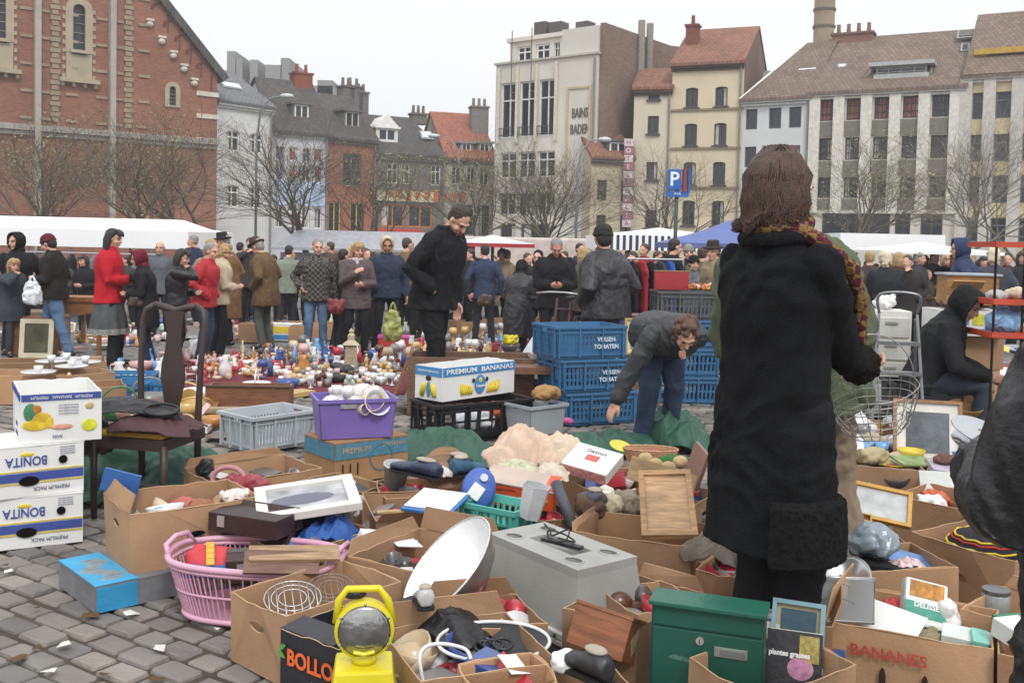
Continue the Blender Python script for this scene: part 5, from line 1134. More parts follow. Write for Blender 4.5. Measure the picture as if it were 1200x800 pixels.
drape('royal blue cloth stuffed in the black fruit carton', 'blue_cloth', 'cloth', inbox(c, .0, .05, .1), (.22, .2, .17), M('#2d4a98', .8), 0, 93)
# yellow road lantern
t = thing('road_lantern', 'yellow road works lantern with a round chrome lens and carrying handle', 'lantern', (Z(431, 800, .17).x, 2.85, 0), R(8)); YL = PLAST('#d3c520', rough=.35)
q = MB(); q.frustum((0, 0, 0), (.17, .17), (.17, .17), .15); q.frustum((0, 0, .15), (.2, .19), (.165, .15), .125); q.build('battery_box', YL, t, bev=.008)
q = MB(); q.tube([(0, 0, .275), (0, 0, .30)], .036, 16); q.build('swivel', YL, t, smooth=True)
q = MB(); rot = Matrix.Rotation(R(90), 4, 'X'); rot.translation = (0, .03, .372); q.lathe([(0, 0), (.076, 0), (.086, .012), (.086, .045), (.07, .052), (0, .052)], n=36, mat=rot); q.build('housing', YL, t, bev=.001)
q = MB(); rot = rot.copy(); rot.translation = (0, -.020, .372); q.lathe([(0, .0), (.07, .0), (.076, .003), (.068, .007), (.05, .016), (.03, .022), (0, .025)], n=36, mat=rot); q.build('lens', M('#9a9a98', .18, .25, 30, .12, 60, metal=.85), t, smooth=True)
q = MB(); q.tube([(-.03, -.047, .322), (0, -.049, .316), (.03, -.047, .322)], .006, 6); q.build('reflector_mark', YL, t)
for a in range(6): q = MB(); q.ell((.079*cos(a*pi/3+.5), -.022, .372+.079*sin(a*pi/3+.5)), (.004, .003, .004), n=8, m=5); q.build('screw', M('#c8c8c8', .2, metal=1), t)
q = MB(); q.tube([(-.082, .005, .39), (-.075, .005, .455), (-.05, .005, .488), (.04, .005, .488), (.066, .005, .455), (.084, .005, .39)], .011, 8); q.build('handle', YL, t, smooth=True)
q = MB(); q.ell((-.03, .01, .47), (.035, .012, .014)); q.build('switch', M('#1e1e20', .4), t)
# carton right of the lantern, black jacket, white cable, toy drum
c = carton('brown carton behind the yellow lantern with a white cable over its rim', (490, 800), (654, 775), .25, .42, .25, 0, K1, {'b': (-8, .08)}); CB = c
drape('black leather jacket draped over the carton behind the yellow lantern', 'black_jacket', 'jacket', Z(512, 738, .2), (.42, .2, .12), LEA, R(-38), 77)
q = shoe('silver grey shoe resting on the black jacket', Z(497, 708, .33), (.07, .12, .07), M('#b4b4b6', .3), .2)
wire('white_cable', [Z(496, 800, .2), Z(492, 770, .27), Z(500, 757, .29), Z(520, 754, .29), Z(545, 760, .27), Z(552, 772, .25)], .006, M('#d9d9d9', .4)); tag(bpy.data.objects['white_cable'], 'thick white cable looped over the carton rim beside the lantern', 'cable')
t = thing('black_pan', 'large black oval pan with a white rim lying in the carton', 'pan', Z(578, 762, .2), (R(12), 0, .1)); q = MB(); M_ = Matrix.Diagonal((1.35, .8, 1, 1))
q.lathe([(0, 0), (.09, 0), (.13, .035), (.135, .035), (.1, -.006), (0, -.006)], n=30, mat=M_); q.build('pan_body', M('#1f1f22', .3), t, smooth=True); q = MB(); q.tube([(1.35*.133*cos(2*pi*k/40), .8*.133*sin(2*pi*k/40), .036) for k in range(40)], .006, 6, closed=True); q.build('rim', M('#d7d8dc', .3), t, smooth=True)
for k in range(4): wire('coiled_cable', [(.03*k-.06+.03*cos(j*.7), .03*sin(j*.7), .012+.004*k) for j in range(12)], .005, M('#2b2b2d', .4), t)
slab('torn white paper scrap on the rim of the pan carton', 'paper', 'paper', Z(602, 778, .25), (.07, .09, .002), (.3, .2, .6), WHC)
# blue shirt carton
c = carton('brown carton with high back flaps holding folded blue shirts and a shell', (406, 653), (508, 676), .25, .50, .25, 0, K1, {'b': (-6, .1), 'l': (6, .06)}); SH = c
for i, (x, y, sz, cc, lb) in enumerate(((-.1, -.12, (.18, .2, .14), '#8f9aa6', 'grey blue folded shirt in the carton with high flaps'), (.03, -.02, (.2, .2, .15), '#2f4a78', 'navy blue folded shirt in the carton with high flaps'), (-.06, .03, (.2, .14, .17), '#c9cdd4', 'pale folded shirt in the carton with high flaps'), (.12, .1, (.16, .16, .16), '#4c6aa5', 'mid blue cloth in the carton with high flaps'))):
    drape(lb, 'folded_shirt', 'shirt', inbox(c, x, y, .01), sz, M(cc, .9), i*.7, 12)
slab('white glossy packet in the shirt carton', 'packet', 'packet', Z(432, 640, .2), (.1, .08, .06), (.4, .2, .5), WHC); slab('white sheet of card on the blue shirts', 'card_sheet', 'card', Z(474, 635, .22), (.13, .1, .006), (.2, .2, .7), M('#e4e6ea', .5))
for i, (px, py, a_, b_) in enumerate(((480, 634, .03, .018), (491, 627, .026, .014))):
    p = Z(px, py, .2); q = MB(); q.tube([(a_*cos(2*pi*k/20), a_*sin(2*pi*k/20), 0) for k in range(20)], .009, 6, closed=True); o = q.build('tape_roll', M('#d9d4c8', .5), None, True, loc=p, rot=(.5, .2, 0)); tag(o, ['yellowish tape roll in the shirt carton', 'white tape roll in the shirt carton'][i], 'tape roll')
# big metal bowl
n = Vector((-.66, -.24, .66)).normalized(); pc = Z(523, 662, .36); a_ = n.orthogonal(); mtx = n.to_track_quat('Z', 'Y').to_matrix().to_4x4(); mtx.translation = pc
t = thing('metal_bowl', 'large brushed metal bowl with white enamel inside lying tilted', 'bowl', pc, mtx.to_euler()); rb = .208
pf = [(0, -.155), (.05, -.155), (.058, -.135), (.11, -.115), (.165, -.075), (.195, -.03), (rb, 0)]
q = MB(); q.lathe(pf, n=48); q.build('outer_shell', M('#a9a9a8', .28, .06, 2, .05, 200, metal=.85), t, smooth=True)
q = MB(); q.lathe([(0, -.118), (.05, -.116), (.105, -.1), (.16, -.065), (.19, -.026), (rb-.002, .001)], n=48); q.build('enamel_inside', M('#f2f3f4', .35, .03), t, smooth=True)
wire('rim', [(rb*cos(2*pi*k/48), rb*sin(2*pi*k/48), 0) for k in range(48)], .004, M('#d6d6d6', .25, metal=.5), t, True)
# open carton in front of bowl with ragged top
carton('ragged brown carton in front of the metal bowl', (520, 742), (640, 728), .25, .3, .24, 0, K2, {'b': (-10, .07)})
# grey cooler
A, B = (572, 624), (677, 668); c, ang, w = base_frame(A, B, .36, .29, 0); t = thing('cool_box', 'grey plastic cool box upside down with four round recesses and a cord', 'cool box', c, ang); GP = M('#a0a09b', .55, .16, 4, .1, 120)
q = MB()
T = lambda u, v, tt: Vector((u, v, .36-tt)); hs = [ellp(sx*w*.33, sy*.085, .042, .03, 20) for sx in (-1, 1) for sy in (-1, 1)]+[[(-.13, -.05), (-.13, .05), (.13, .05), (.13, -.05)]]
q.panel([(-w/2, -.145), (w/2, -.145), (w/2, .145), (-w/2, .145)], hs, .0295, T); q.frustum((0, 0, .13), (w+.05, .34), (w-.001, .289), .2005); q.build('body', GP, t)
for sx in (-1, 1):
    for sy in (-1, 1): q = MB(); q.tube([(sx*w*.33+.042*cos(2*pi*k/24), sy*.085+.03*sin(2*pi*k/24), .3605) for k in range(24)], .004, 6, closed=True); q.build('recess_ring', GP, t, smooth=True)
q = MB(); q.box((0, 0, .118), (w+.085, .375, .024)); q.build('lid_edge', M('#c5c4bf', .5), t, bev=.004); q = MB(); q.box((0, 0, .094), (w+.09, .38, .018)); q.build('lid_edge', M('#bdbcb6', .5), t, bev=.003)
q = MB(); q.frustum((0, 0, 0), (w+.03, .33), (w+.06, .36), .084); q.build('lid', M('#6d6d70', .5), t)
for k in range(5): q = MB(); q.box((-w*.42+k*w*.2, -.191, .118), (.012, .006, .014)); q.build('rivet', M('#6a6a68', .4), t)
q = MB(); q.box((.01, .0, .366), (.18, .03, .012), .25); o = q.build('power_plug_bar', M('#2a2a2c', .4), None, loc=t.location, rot=t.rotation_euler[:]); tag(o, 'black flat handle lying in the recess of the cool box', 'handle')
wire('electric_cable', [inbox(t, -.22, .1, .37), inbox(t, -.12, .05, .375), inbox(t, -.05, .0, .38), inbox(t, .0, .04, .41), inbox(t, .04, -.01, .385), inbox(t, -.01, -.04, .378), inbox(t, -.06, -.01, .4), inbox(t, -.02, .04, .385), inbox(t, .05, .03, .376), inbox(t, .02, -.03, .395)], .0035, M('#1c1c1e', .5)); tag(bpy.data.objects['electric_cable'], 'black electric cord coiled on top of the grey cool box', 'cord')
# carton right of cooler, wooden box, mailbox
c = carton('open brown carton between the cool box and the green letter box', (661, 712), (745, 738), .25, .48, .25, 0, K1, {'b': (-4, .05)})
c = carton('brown carton touching the dark trousers behind the green letter box', (748, 722), (832, 712), .25, .30, .25, 0, K3)
t = thing('wooden_box', 'worn brown wooden box tipped on its corner with a diamond shaped label', 'wooden box', Z(705, 762, .17), (R(-24), R(6), R(-30))); WB = WOOD('#8d5a3c')
q = MB(); q.box((0, 0, .055), (.2, .15, .13)); q.build('box_body', WB, t, bev=.003); q = MB(); q.box((0, 0, .126), (.206, .156, .012)); q.build('box_lid', WOOD('#94603f'), t, bev=.002)
q = MB(); q.add([(.1015, 0, .01), (.1015, .045, .06), (.1015, 0, .11), (.1015, -.045, .06)], [(0, 1, 2, 3)]); q.build('label', M('#a89a72', .8, .4, 30), t)
A, B = (764, 705), (897, 723); c, ang, w = base_frame(A, B, .385, .1, 0); t = thing('letter_box', 'dark green metal letter box with a lock and a name plate', 'letter box', c, ang); GN = M('#1f5547', .38, .12, 6, .03, 60)
q = MB(); q.box((0, 0, .1925), (w, .1, .385)); q.build('body', GN, t, bev=.004); q = MB(); q.box((0, -.01, .392), (w+.014, .13, .014)); q.build('lid', M('#235f4e', .38, .12, 6), t, bev=.003)
q = MB(); q.box((0, -.054, .352), (w-.012, .009, .062)); q.build('flap', GN, t, bev=.003); q = MB(); q.box((0, -.053, .158), (w-.012, .008, .312)); q.build('door', GN, t, bev=.003)
q = MB(); q.tube([(-.02, -.056, .287), (-.02, -.063, .287)], .0125, 20); q.build('lock', M('#d4d4d0', .25, metal=.7), t); q = MB(); q.box((-.02, -.0645, .287), (.002, .002, .012)); q.build('keyhole', BLK, t)
q = MB(); q.box((.075, -.059, .262), (.1, .005, .03)); q.build('name_plate', M('#a9aaa6', .35, metal=.5), t, bev=.001); q = MB(); q.box((.08, -.0625, .262), (.075, .003, .016)); q.build('name_slip', M('#6d7272', .5), t)
for (x, z_) in ((-.09, .22), (.05, .12)): q = MB(); q.add([(x-.03, -.0575, z_), (x+.04, -.0575, z_-.006), (x+.05, -.0575, z_+.006), (x-.01, -.0575, z_+.013)], [(0, 1, 2, 3)]); q.build('scratches', M('#4f7468', .6, .5, 60), t)
shoe('white and black shoes at the bottom edge below the wooden box', Z(685, 790, .25), (.09, .2, .09), M('#2a2a2c', .4), .7); lump('white cup lying at the bottom edge left of the black shoe', 'cup', 'cup', Z(662, 785, .24), (.07, .12, .07), M('#dcdcdc', .4), -.6, .002)
carton('brown carton at the bottom edge beneath the wooden box', (560, 812), (655, 798), .25, .2, .25, 0, K3)
carton('brown carton under the wooden box and black shoe at the bottom edge', (662, 822), (752, 808), .2, .22, .2, 0, K2)
# book carton and succulent book
c = carton('brown carton of books right of the green letter box', (885, 815), (1005, 779), .25, .28, .25, 0, K1)
def bookst(label, px, py, z, w, h, t_, rz, tilt, cm, group=None, name='book'):
    t = thing(name, label, 'book', Z(px, py, z), (R(tilt), 0, R(rz)), group); q = MB(); q.box((0, 0, h/2), (w, t_, h)); q.build('cover', cm, t, bev=.001); q = MB(); q.box((.003, 0, h/2+.002), (w-.008, t_-.006, h)); q.build('pages', M('#d9d3c4', .9), t); return t
t = bookst('black book with the words plantes grasses and a cactus photo', 929, 806, .13, .17, .17, .02, -18, -22, M('#1f1d22', .4)); 
text('plantes grasses', .022, WHC, t, frameT((-.015, -.0125, .1), (1, 0, .0), (0, 0, 1)), sx=.95, bold=.001); q = MB(); q.box((.045, -.0115, .12), (.06, .002, .08)); q.build('cactus_photo', M('#9c8a4a', .6, .5, 60), t); q = MB(); q.ell((.02, -.0115, .06), (.04, .002, .035)); q.build('flower_photo', M('#b57e9a', .6, .4, 50), t)
t = picture('pale blue framed picture standing in the carton of books', Z(935, 790, .12), .17, .22, (R(-20), 0, R(-22)), M('#7fa3ad', .5), M('#a89f82', .7), M('#35505f', .6), .014, .014); t.location.y += .03
for i in range(6): bookst('book with a %s cover in the letter box side carton' % ['cream', 'blue', 'white', 'grey', 'brown', 'navy'][i], 897+i*5, 776-i*5, .12, .14, .13, .02, -20, -12, M(['#cfc7b3', '#3c5c8e', '#dadada', '#9a9aa0', '#7a5b48', '#2c3a55'][i], .5))
# tray carton
c = carton('brown carton behind the book carton holding metal trays', (876, 722), (972, 735), .25, .4, .25, 0, K2, {'r': (20, .08)})
t = thing('serving_tray', 'polished steel serving tray with pressed compartments', 'tray', Z(958, 700, .27), (R(20), R(-6), R(-22))); ST = M('#c4c5c6', .25, .05, 4, .03, 50, metal=.7)
q = MB(); hs = [ellp(-.08, -.05, .055, .035, 16), ellp(.06, -.04, .07, .045, 16), ellp(-.0, .06, .11, .04, 16)]; q.panel([(-.19, -.12), (.19, -.12), (.19, .12), (-.19, .12)], hs, .004, lambda a, b, tt: Vector((a, b, -tt)))
for cx_, cy_, a, b in ((-.08, -.05, .055, .035), (.06, -.04, .07, .045), (0, .06, .11, .04)):
    q.loft([[Vector((cx_+a*k*cos(2*pi*j/24), cy_+b*k*sin(2*pi*j/24), z_)) for j in range(24)] for k, z_ in ((1, -.002), (.9, -.02), (.7, -.026))], True)
q.build('tray_sheet', ST, t); wire('rim', [(-.19, -.12, 0), (.19, -.12, 0), (.19, .12, 0), (-.19, .12, 0)], .005, ST, t, True)
t = thing('steel_dish', 'deep oval steel dish leaning on the serving tray', 'dish', Z(990, 680, .30), (R(28), R(-8), R(-30))); q = MB(); q.lathe([(0, -.05), (.06, -.05), (.085, 0), (.095, .004), (.087, .0), (.06, -.046), (0, -.046)], n=28, mat=Matrix.Diagonal((1, 1.35, 1, 1))); q.build('dish_body', ST, t, smooth=True)
# BANANES carton
A, B = (973, 727), (1167, 762); c = carton('brown carton printed BANANES in red with packets and papers inside', A, B, .25, .40, .25, 0, K3, {'l': (-14, .1)}, name='banana_box', cat='banana box', hole=True); w = base_frame(A, B, .25, .4, 0)[2]
text('BANANES', .052, M('#b04a44', .8), c, frameT((-.065, -.2195, .175), (1, 0, -.01), (0, 0, 1)), sx=1.05, bold=.001)
for x in (-.08, .05): q = MB(); q.panel(ellp(x, .09, .011, .04, 16), [], .002, lambda a, b, t: Vector((a, -.2115-t, b))); q.build('vent_slot', M('#3a2a1e', .9), c)
slab('large white sheet of card in the BANANES carton', 'card_sheet', 'card', inbox(c, -.1, -.06, .24), (.26, .14, .006), (R(24), R(6), c.rotation_euler.z-.25), WHC)
t = thing('biscuit_packet', 'white and green food packet printed Delisse standing in the BANANES carton', 'packet', inbox(c, .02, .06, .2), (R(-28), R(12), R(-4))); q = MB(); q.box((0, 0, .07), (.15, .05, .16)); q.build('packet_body', M('#dfe3df', .35, .05, 6, .3, 30), t, bev=.01)
q = MB(); q.box((0, -.0265, .045), (.148, .003, .05)); q.build('green_band', M('#3f9a84', .4), t); q = MB(); q.box((0, -.0265, .115), (.12, .003, .055)); q.build('food_photo', M('#b3792e', .5, .5, 60), t); text('DELISSE', .026, WHC, t, frameT((0, -.029, .06), (1, 0, 0), (0, 0, 1)), bold=.001)
lump('red crumpled net bag in the BANANES carton', 'net_bag', 'bag', inbox(c, -.08, .1, .17), (.12, .1, .1), M('#b23a3c', .7), 0, .014); lump('khaki crumpled bag in the middle of the BANANES carton', 'paper_bag', 'bag', inbox(c, .05, -.08, .14), (.15, .12, .1), M('#8b8468', .8), 0, .014)
slab('white carton with a mint stripe in the BANANES carton', 'small_box', 'box', inbox(c, .16, -.05, .15), (.15, .1, .09), (.1, .05, c.rotation_euler.z), M('#d4ddd6', .6)); slab('mint green packet beside the white carton in the BANANES carton', 'packet', 'packet', inbox(c, .2, -.08, .2), (.05, .1, .05), (.1, .1, c.rotation_euler.z+.1), M('#7fc4b4', .5)); lump('white tissue roll at the right back of the BANANES carton', 'tissue_roll', 'tissue roll', inbox(c, .1, .13, .17), (.08, .08, .13), WHC, 0, .004)
c = carton('brown carton with a glass jar at the right edge behind the BANANES carton', (1122, 712), (1200, 735), .25, .36, .25, 0, K3, {'b': (-5, .05)}); t = thing('glass_jar', 'grey glass jar in the carton at the right edge', 'jar', Z(1166, 722, .17), 0); q = MB(); q.lathe([(0, 0), (.045, 0), (.05, .01), (.05, .085), (.045, .09), (0, .09)], n=24); q.build('jar_body', M('#8b9090', .12, .1, 5), t, smooth=True); q = MB(); q.lathe([(0, .09), (.049, .09), (.049, .103), (0, .105)], n=24); q.build('jar_lid', M('#6f7272', .3, metal=.6), t)
carton('brown carton cut off by the right edge beside the BANANES carton', (1172, 766), (1290, 790), .25, .4, .25, 0, K2); slab('white and green carton in the box at the right edge', 'small_box', 'box', Z(1192, 752, .26), (.1, .12, .06), (.1, 0, .3), M('#dfe3df', .5)); slab('dark green folder in the box at the right edge', 'folder', 'folder', Z(1192, 735, .3), (.1, .12, .02), (.1, 0, .2), M('#2c7a55', .5))
c = carton('brown carton of magazines and patterned cloth right of the plastic bag', (1000, 672), (1126, 666), .25, .34, .25, 0, K3)
for i in range(9): slab('magazine with a %s cover in the carton beside the plastic bag' % ['yellow', 'white', 'pink', 'grey', 'red', 'orange', 'cream', 'black', 'blue'][i], 'magazine', 'magazine', inbox(c, -.16+i*.04, -.02+.03*(i % 3), .16+.006*i), (.2, .14, .008), (R(8*(i % 3)), R(-12+3*i), c.rotation_euler.z+.3*(i % 4)-.4), M(['#c9b23a', '#dcdcda', '#cf8fa3', '#8c8c90', '#b3423c', '#c98a4a', '#cfc6b0', '#2a2a2c', '#5a7fb0'][i], .4, .3, 25))
drape('patterned white and red cloth on the magazines', 'patterned_cloth', 'cloth', inbox(c, .08, -.03, .2), (.2, .12, .07), M('#cdb3b3', .8, .6, 40), .4, 13)
c = carton('large brown carton with a hand hole holding a striped hat at the right', (1068, 622), (1188, 657), .27, .45, .27, 0, K1, vents=1)
t = thing('striped_hat', 'large dark knitted hat with yellow and red stripes', 'hat', inbox(c, .0, -.02, .17), (0, 0, c.rotation_euler.z))
q = MB(); q.lathe([(.17, 0), (.18, .03), (.165, .08), (.13, .115), (.07, .135), (0, .14)], n=36); q.build('crown', M('#2c2a31', .95, .3, 8, .5, 90), t, smooth=True)
for z_, rr, cc in ((.035, .181, '#c9b338'), (.05, .179, '#a83a34'), (.078, .168, '#c9b338'), (.1, .148, '#a83a34'), (.112, .135, '#c9b338')): wire('stripe', [(rr*cos(2*pi*k/36), rr*sin(2*pi*k/36), z_+.004*sin(k*pi/1.5)) for k in range(36)], .005, M(cc, .9), t, True)
c = carton('brown carton with yellow and white papers behind the striped hat', (1048, 580), (1150, 600), .26, .4, .26, 0, K2)
for i, (x, y, cc, lb) in enumerate(((-.1, 0, '#dedede', 'white crumpled paper in the carton behind the striped hat'), (.1, .05, '#c9c43a', 'yellow plastic bag in the carton behind the striped hat'), (-.12, .12, '#b45a3c', 'orange cloth in the carton behind the striped hat'))): lump(lb, 'crumpled_sheet', 'sheet', inbox(c, x, y, .15), (.18, .14, .1), M(cc, .6), i, .016)
c = carton('brown carton with a lilac document box below the leaning picture', (1085, 555), (1165, 560), .26, .4, .26, 0, K1); slab('lilac grey document box in the carton below the leaning picture', 'document_box', 'box', inbox(c, .02, 0, .18), (.3, .22, .09), (.1, .1, c.rotation_euler.z), M('#a49aa8', .6)); slab('white printed sheet hanging over the carton below the picture', 'printed_sheet', 'paper', Z(1105, 565, .27), (.24, .12, .004), (R(62), 0, R(-8)), M('#c4c8c4', .6))
c = carton('brown carton with green magazines left of the document box carton', (1000, 545), (1088, 552), .25, .4, .25, 0, K1, {'l': (25, .06)}); slab('green and white photo magazine on the carton under the leaning picture', 'magazine', 'magazine', Z(1070, 541, .27), (.24, .15, .012), (R(10), R(4), R(15)), M('#7d8f5c', .5, .4, 15)); lump('brown leather belt on the carton edge below the leaning picture', 'belt', 'belt', Z(1108, 545, .27), (.18, .08, .07), M('#5a3428', .5), .2, .012)
lump('rolled tan blanket beside the white cloth', 'rolled_blanket', 'blanket', Z(1022, 545, .24), (.26, .12, .12), M('#a39777', .9, kind=''), .35, .008, 22); drape('bright white crumpled cloth right of the dark coat', 'white_cloth', 'cloth', Z(998, 535, .24), (.17, .14, .16), M('#dcdde6', .8), 0, 81)
picture('large leaning framed picture with white mount and grey still life', Z(1087, 545, .2), .40, .40, (R(-16), 0, R(-14)), WOOD('#9d7a58'), M('#d8d5ce', .8), M('#5c6268', .5, .5, 8), .02, .055)
p = Z(1087, 545, .2)
t = picture('gold framed pale landscape picture lying tilted on the cartons', Z(1030, 612, .27), .27, .19, (R(-48), R(8), R(-16)), M('#b98f45', .4, .15, 20, metal=.3), M('#c9c5b6', .7, .1, 8), M('#b4b8b8', .7, .25, 14), .018, .0); 
picture('small brown picture frame lying on the gold framed landscape', Z(1007, 612, .29), .10, .045, (R(-55), R(8), R(-14)), M('#b98f45', .4), M('#6b3a2a', .6), M('#7a4530', .6), .007, .004)
carton('brown carton under the gold framed landscape', (985, 640), (1068, 640), .22, .36, .22, 0, K4)
t = lump('clear plastic bag stuffed with grey blue cloth', 'plastic_bag', 'plastic bag', Z(1022, 652, .24), (.25, .2, .15), M('#77848e', .25, .35, 8, .5, 25, coat=.6), -.2, .016, 12)
slab('dark case lid under the plastic bag of grey cloth', 'case_lid', 'case', Z(1030, 664, .22), (.3, .12, .02), (0, .05, R(-18)), BLK)
# centre cartons
c = carton('long closed brown carton left of the dark coat with a wooden panel on top', (673, 622), (812, 640), .25, .36, .25, 0, K3, {'l': (10, .03)}, vents=0)
t = thing('plywood_sheet', 'pale wooden panel leaning out of the long brown carton', 'panel', Z(785, 630, .25), (R(28), R(-4), R(-6))); q = MB(); q.box((0, .2, .01), (.24, .42, .014)); q.build('board', WOOD('#c3a27c'), t); q = MB(); q.panel([(-.12, -.01), (.12, -.01), (.12, .41), (-.12, .41)], [[(-.095, .02), (-.095, .38), (.095, .38), (.095, .02)]], .01, lambda a, b, tt: Vector((a, b, .018+tt))); q.build('frame', WOOD('#b8946c'), t)
for i, (px, py, sz, cc, lb) in enumerate(((693, 608, (.2, .14, .12), '#5c4a3c', 'dark brown shoe pile in the long carton'), (716, 606, (.16, .14, .13), '#b0a48c', 'tan canvas bag in the long carton'), (737, 604, (.16, .13, .13), '#8d8272', 'grey brown cloth bag in the long carton'), (710, 598, (.1, .1, .14), '#d5d0c8', 'white enamel pot in the long carton'))): lump(lb, 'bundle', 'bundle', Z(px, py, .2), sz, M(cc, .8), i, .012)
q = MB(); q.tube([(0, 0, 0), (0, 0, .24)], .026, 14); o = q.build('cardboard_tube', M('#4b4d55', .6), None, True, loc=Z(672, 618, .22), rot=(R(-40), R(-25), 0)); tag(o, 'dark grey tube leaning out of the carton behind the cool box', 'tube')
carton('brown carton behind the cool box with shoes and a dark tube', (598, 612), (674, 606), .24, .36, .24, 0, K4)
shoe('dark grey shoe in the carton behind the cool box', Z(693, 592, .25), (.12, .2, .09), M('#45474d', .5), .3)
carton('brown carton with a white book box right of the orange box', (652, 552), (722, 582), .27, .46, .25, 0, K2, {'l': (10, .07)}, vents=1)
t = thing('game_box', 'white cardboard game box with a red emblem resting on a carton', 'box', Z(694, 548, .33), (R(20), R(8), R(-28))); q = MB(); q.box((0, 0, .03), (.26, .22, .06)); q.build('box_body', M('#dcd8d0', .6, .06), t, bev=.002); q = MB(); q.box((0, 0, .0615), (.07, .05, .002)); q.build('emblem', M('#b85a58', .6, .3, 40), t); text('Gaston', .04, INK, t, frameT((0, .06, .0612), (1, 0, 0), (0, 1, 0))); q = MB(); q.box((0, -.1115, .03), (.25, .002, .05)); q.build('red_side', M('#bd8480', .6, .4, 40), t)
carton('brown carton with vegetables and basket left of the dark coat', (728, 578), (808, 590), .27, .42, .25, 0, K3); carton('brown carton with a black and white box below the white game box', (722, 592), (800, 604), .22, .3, .22, 0, K1)
slab('light wooden drawer front leaning in the vegetable carton', 'timber_offcut', 'board', Z(772, 572, .28), (.34, .015, .12), (R(-20), R(14), R(-8)), WOOD('#b39a72')); slab('dark red picture edge behind the pale wooden panel', 'red_moulding', 'moulding', Z(795, 578, .27), (.2, .02, .02), (0, R(4), R(-6)), M('#9c2f2f', .5)); slab('brown board leaning beside the green cushion at the coat edge', 'board', 'board', Z(808, 570, .25), (.02, .2, .22), (R(10), R(14), R(10)), M('#8b6a5c', .6))
GT = M('#3d6b3a', .9)
lump('dark green knitted cushion in the vegetable carton', 'green_cushion', 'cushion', Z(788, 548, .27), (.24, .12, .08), GT, .2, .006)
for i, (px, py) in enumerate(((768, 552), (783, 556), (797, 549), (756, 545))): q = MB(); q.ell((0, 0, .035), (.042, .04, .036), n=16, m=10); o = q.build('gourd', M('#b9a27a', .9, .25, 30), None, True, loc=Z(px, py, .31)); tag(o, 'one of the beige knobbly balls on the green cushion', 'ball', 'beige knobbly balls on the green cushion')
t = thing('wicker_basket', 'oval pink tan wicker basket under the bending woman hand', 'basket', Z(762, 540, .26), (0, 0, -.1)); q = MB()
for k in range(9): q.tube([((.13+.0035*k)*cos(2*pi*j/40), (.07+.002*k)*sin(2*pi*j/40), .009*k+.0025*(j % 2)) for j in range(40)], .0055, 5, closed=True)
q.build('weave', M('#b98f73', .8, .2, 60), t, smooth=True)
q = MB(); q.lathe([(0, .0), (.05, .0), (.07, .012), (.065, .014), (.045, .004), (0, .004)], n=24); o = q.build('yellow_dish', M('#c9c040', .4), None, True, loc=Z(727, 524, .3), rot=(.3, .2, 0)); tag(o, 'small yellow dish next to the bending woman hand', 'dish')
# beige cloth, orange box, hippo coloured toys, clothes
CLM = M('#ccb29e', .95, .12, 4, .3, 60)
drape('large pale pink and beige cloth heaped before the black crate', 'beige_cloth', 'cloth', Z(615, 548, .12), (.5, .34, .3), CLM, .1, 2); drape('cream cloth folded over the right side of the beige heap', 'cream_cloth', 'cloth', Z(657, 548, .12), (.36, .34, .28), M('#d2bfa8', .95, .12, 4, .3, 60), .3, 24)
carton('open brown carton beneath the orange toy box', (560, 612), (642, 622), .22, .36, .22, 0, K2)
t = thing('toy_box', 'orange cardboard box with yellow print lying open on the cartons', 'box', Z(612, 585, .27), (R(6), R(3), R(-12))); q = MB(); q.box((0, 0, .05), (.34, .22, .1)); q.build('box_body', M('#c9502a', .5, .08), t, bev=.002)
for k in range(5): q = MB(); q.ell((-.12+k*.06, -.1115, .04), (.026, .003, .009), Matrix.Rotation(-.5, 3, 'Y')); q.build('printed_shape', M('#dcae4a', .5), t)
text('Wassermühle', .02, M('#5a2a1e', .6), t, frameT((-.07, -.1112, .08), (1, 0, 0), (0, 0, 1))); q = MB(); q.box((.0, .0, .104), (.35, .23, .006), Matrix.Rotation(.06, 3, 'Y')); q.build('lid', M('#b9a79a', .6), t)
drape('striped green and white clothes on the orange box', 'clothes', 'clothes', Z(603, 552, .33), (.24, .18, .07), M('#b8b89e', .9, .35, 20), 0, 83); drape('cream clothes between the orange box and the white game box', 'clothes', 'clothes', Z(643, 560, .3), (.2, .16, .1), M('#cbbfae', .9, .2, 20), 0, 87)
c = crate('turquoise plastic tray between the white papers and the cool box', None, 0, .3, .2, .1, PLAST('#4fa396'), A=(541, 588), B=(602, 600), zr=.33, zb=.23, rows=1, cols=6, name='plastic_tray', cat='tray')
t = thing('toy_boat', 'blue oval toy with a white hatch leaning behind the turquoise tray', 'toy', Z(557, 590, .3), (R(-20), R(12), 0)); q = MB(); q.ell((0, 0, .07), (.08, .035, .1)); q.build('toy_body', M('#3f5fa8', .4), t, smooth=True); q = MB(); q.box((-.01, -.037, .05), (.06, .012, .07), Matrix.Rotation(.4, 3, 'Y')); q.build('hatch', WHC, t, bev=.004); q = MB(); q.tube([(.012, -.03, .12), (.012, -.05, .12)], .018, 14); q.build('porthole', M('#c7cbd0', .4), t)
q = MB(); q.lathe([(0, 0), (.05, 0), (.065, .15), (.06, .15), (.046, .006), (0, .006)], n=6); o = q.build('grey_vase', M('#b9bbbd', .5), None, loc=Z(620, 606, .3), rot=(.1, .2, .3)); tag(o, 'tapered grey plastic bin leaning behind the cool box', 'bin')
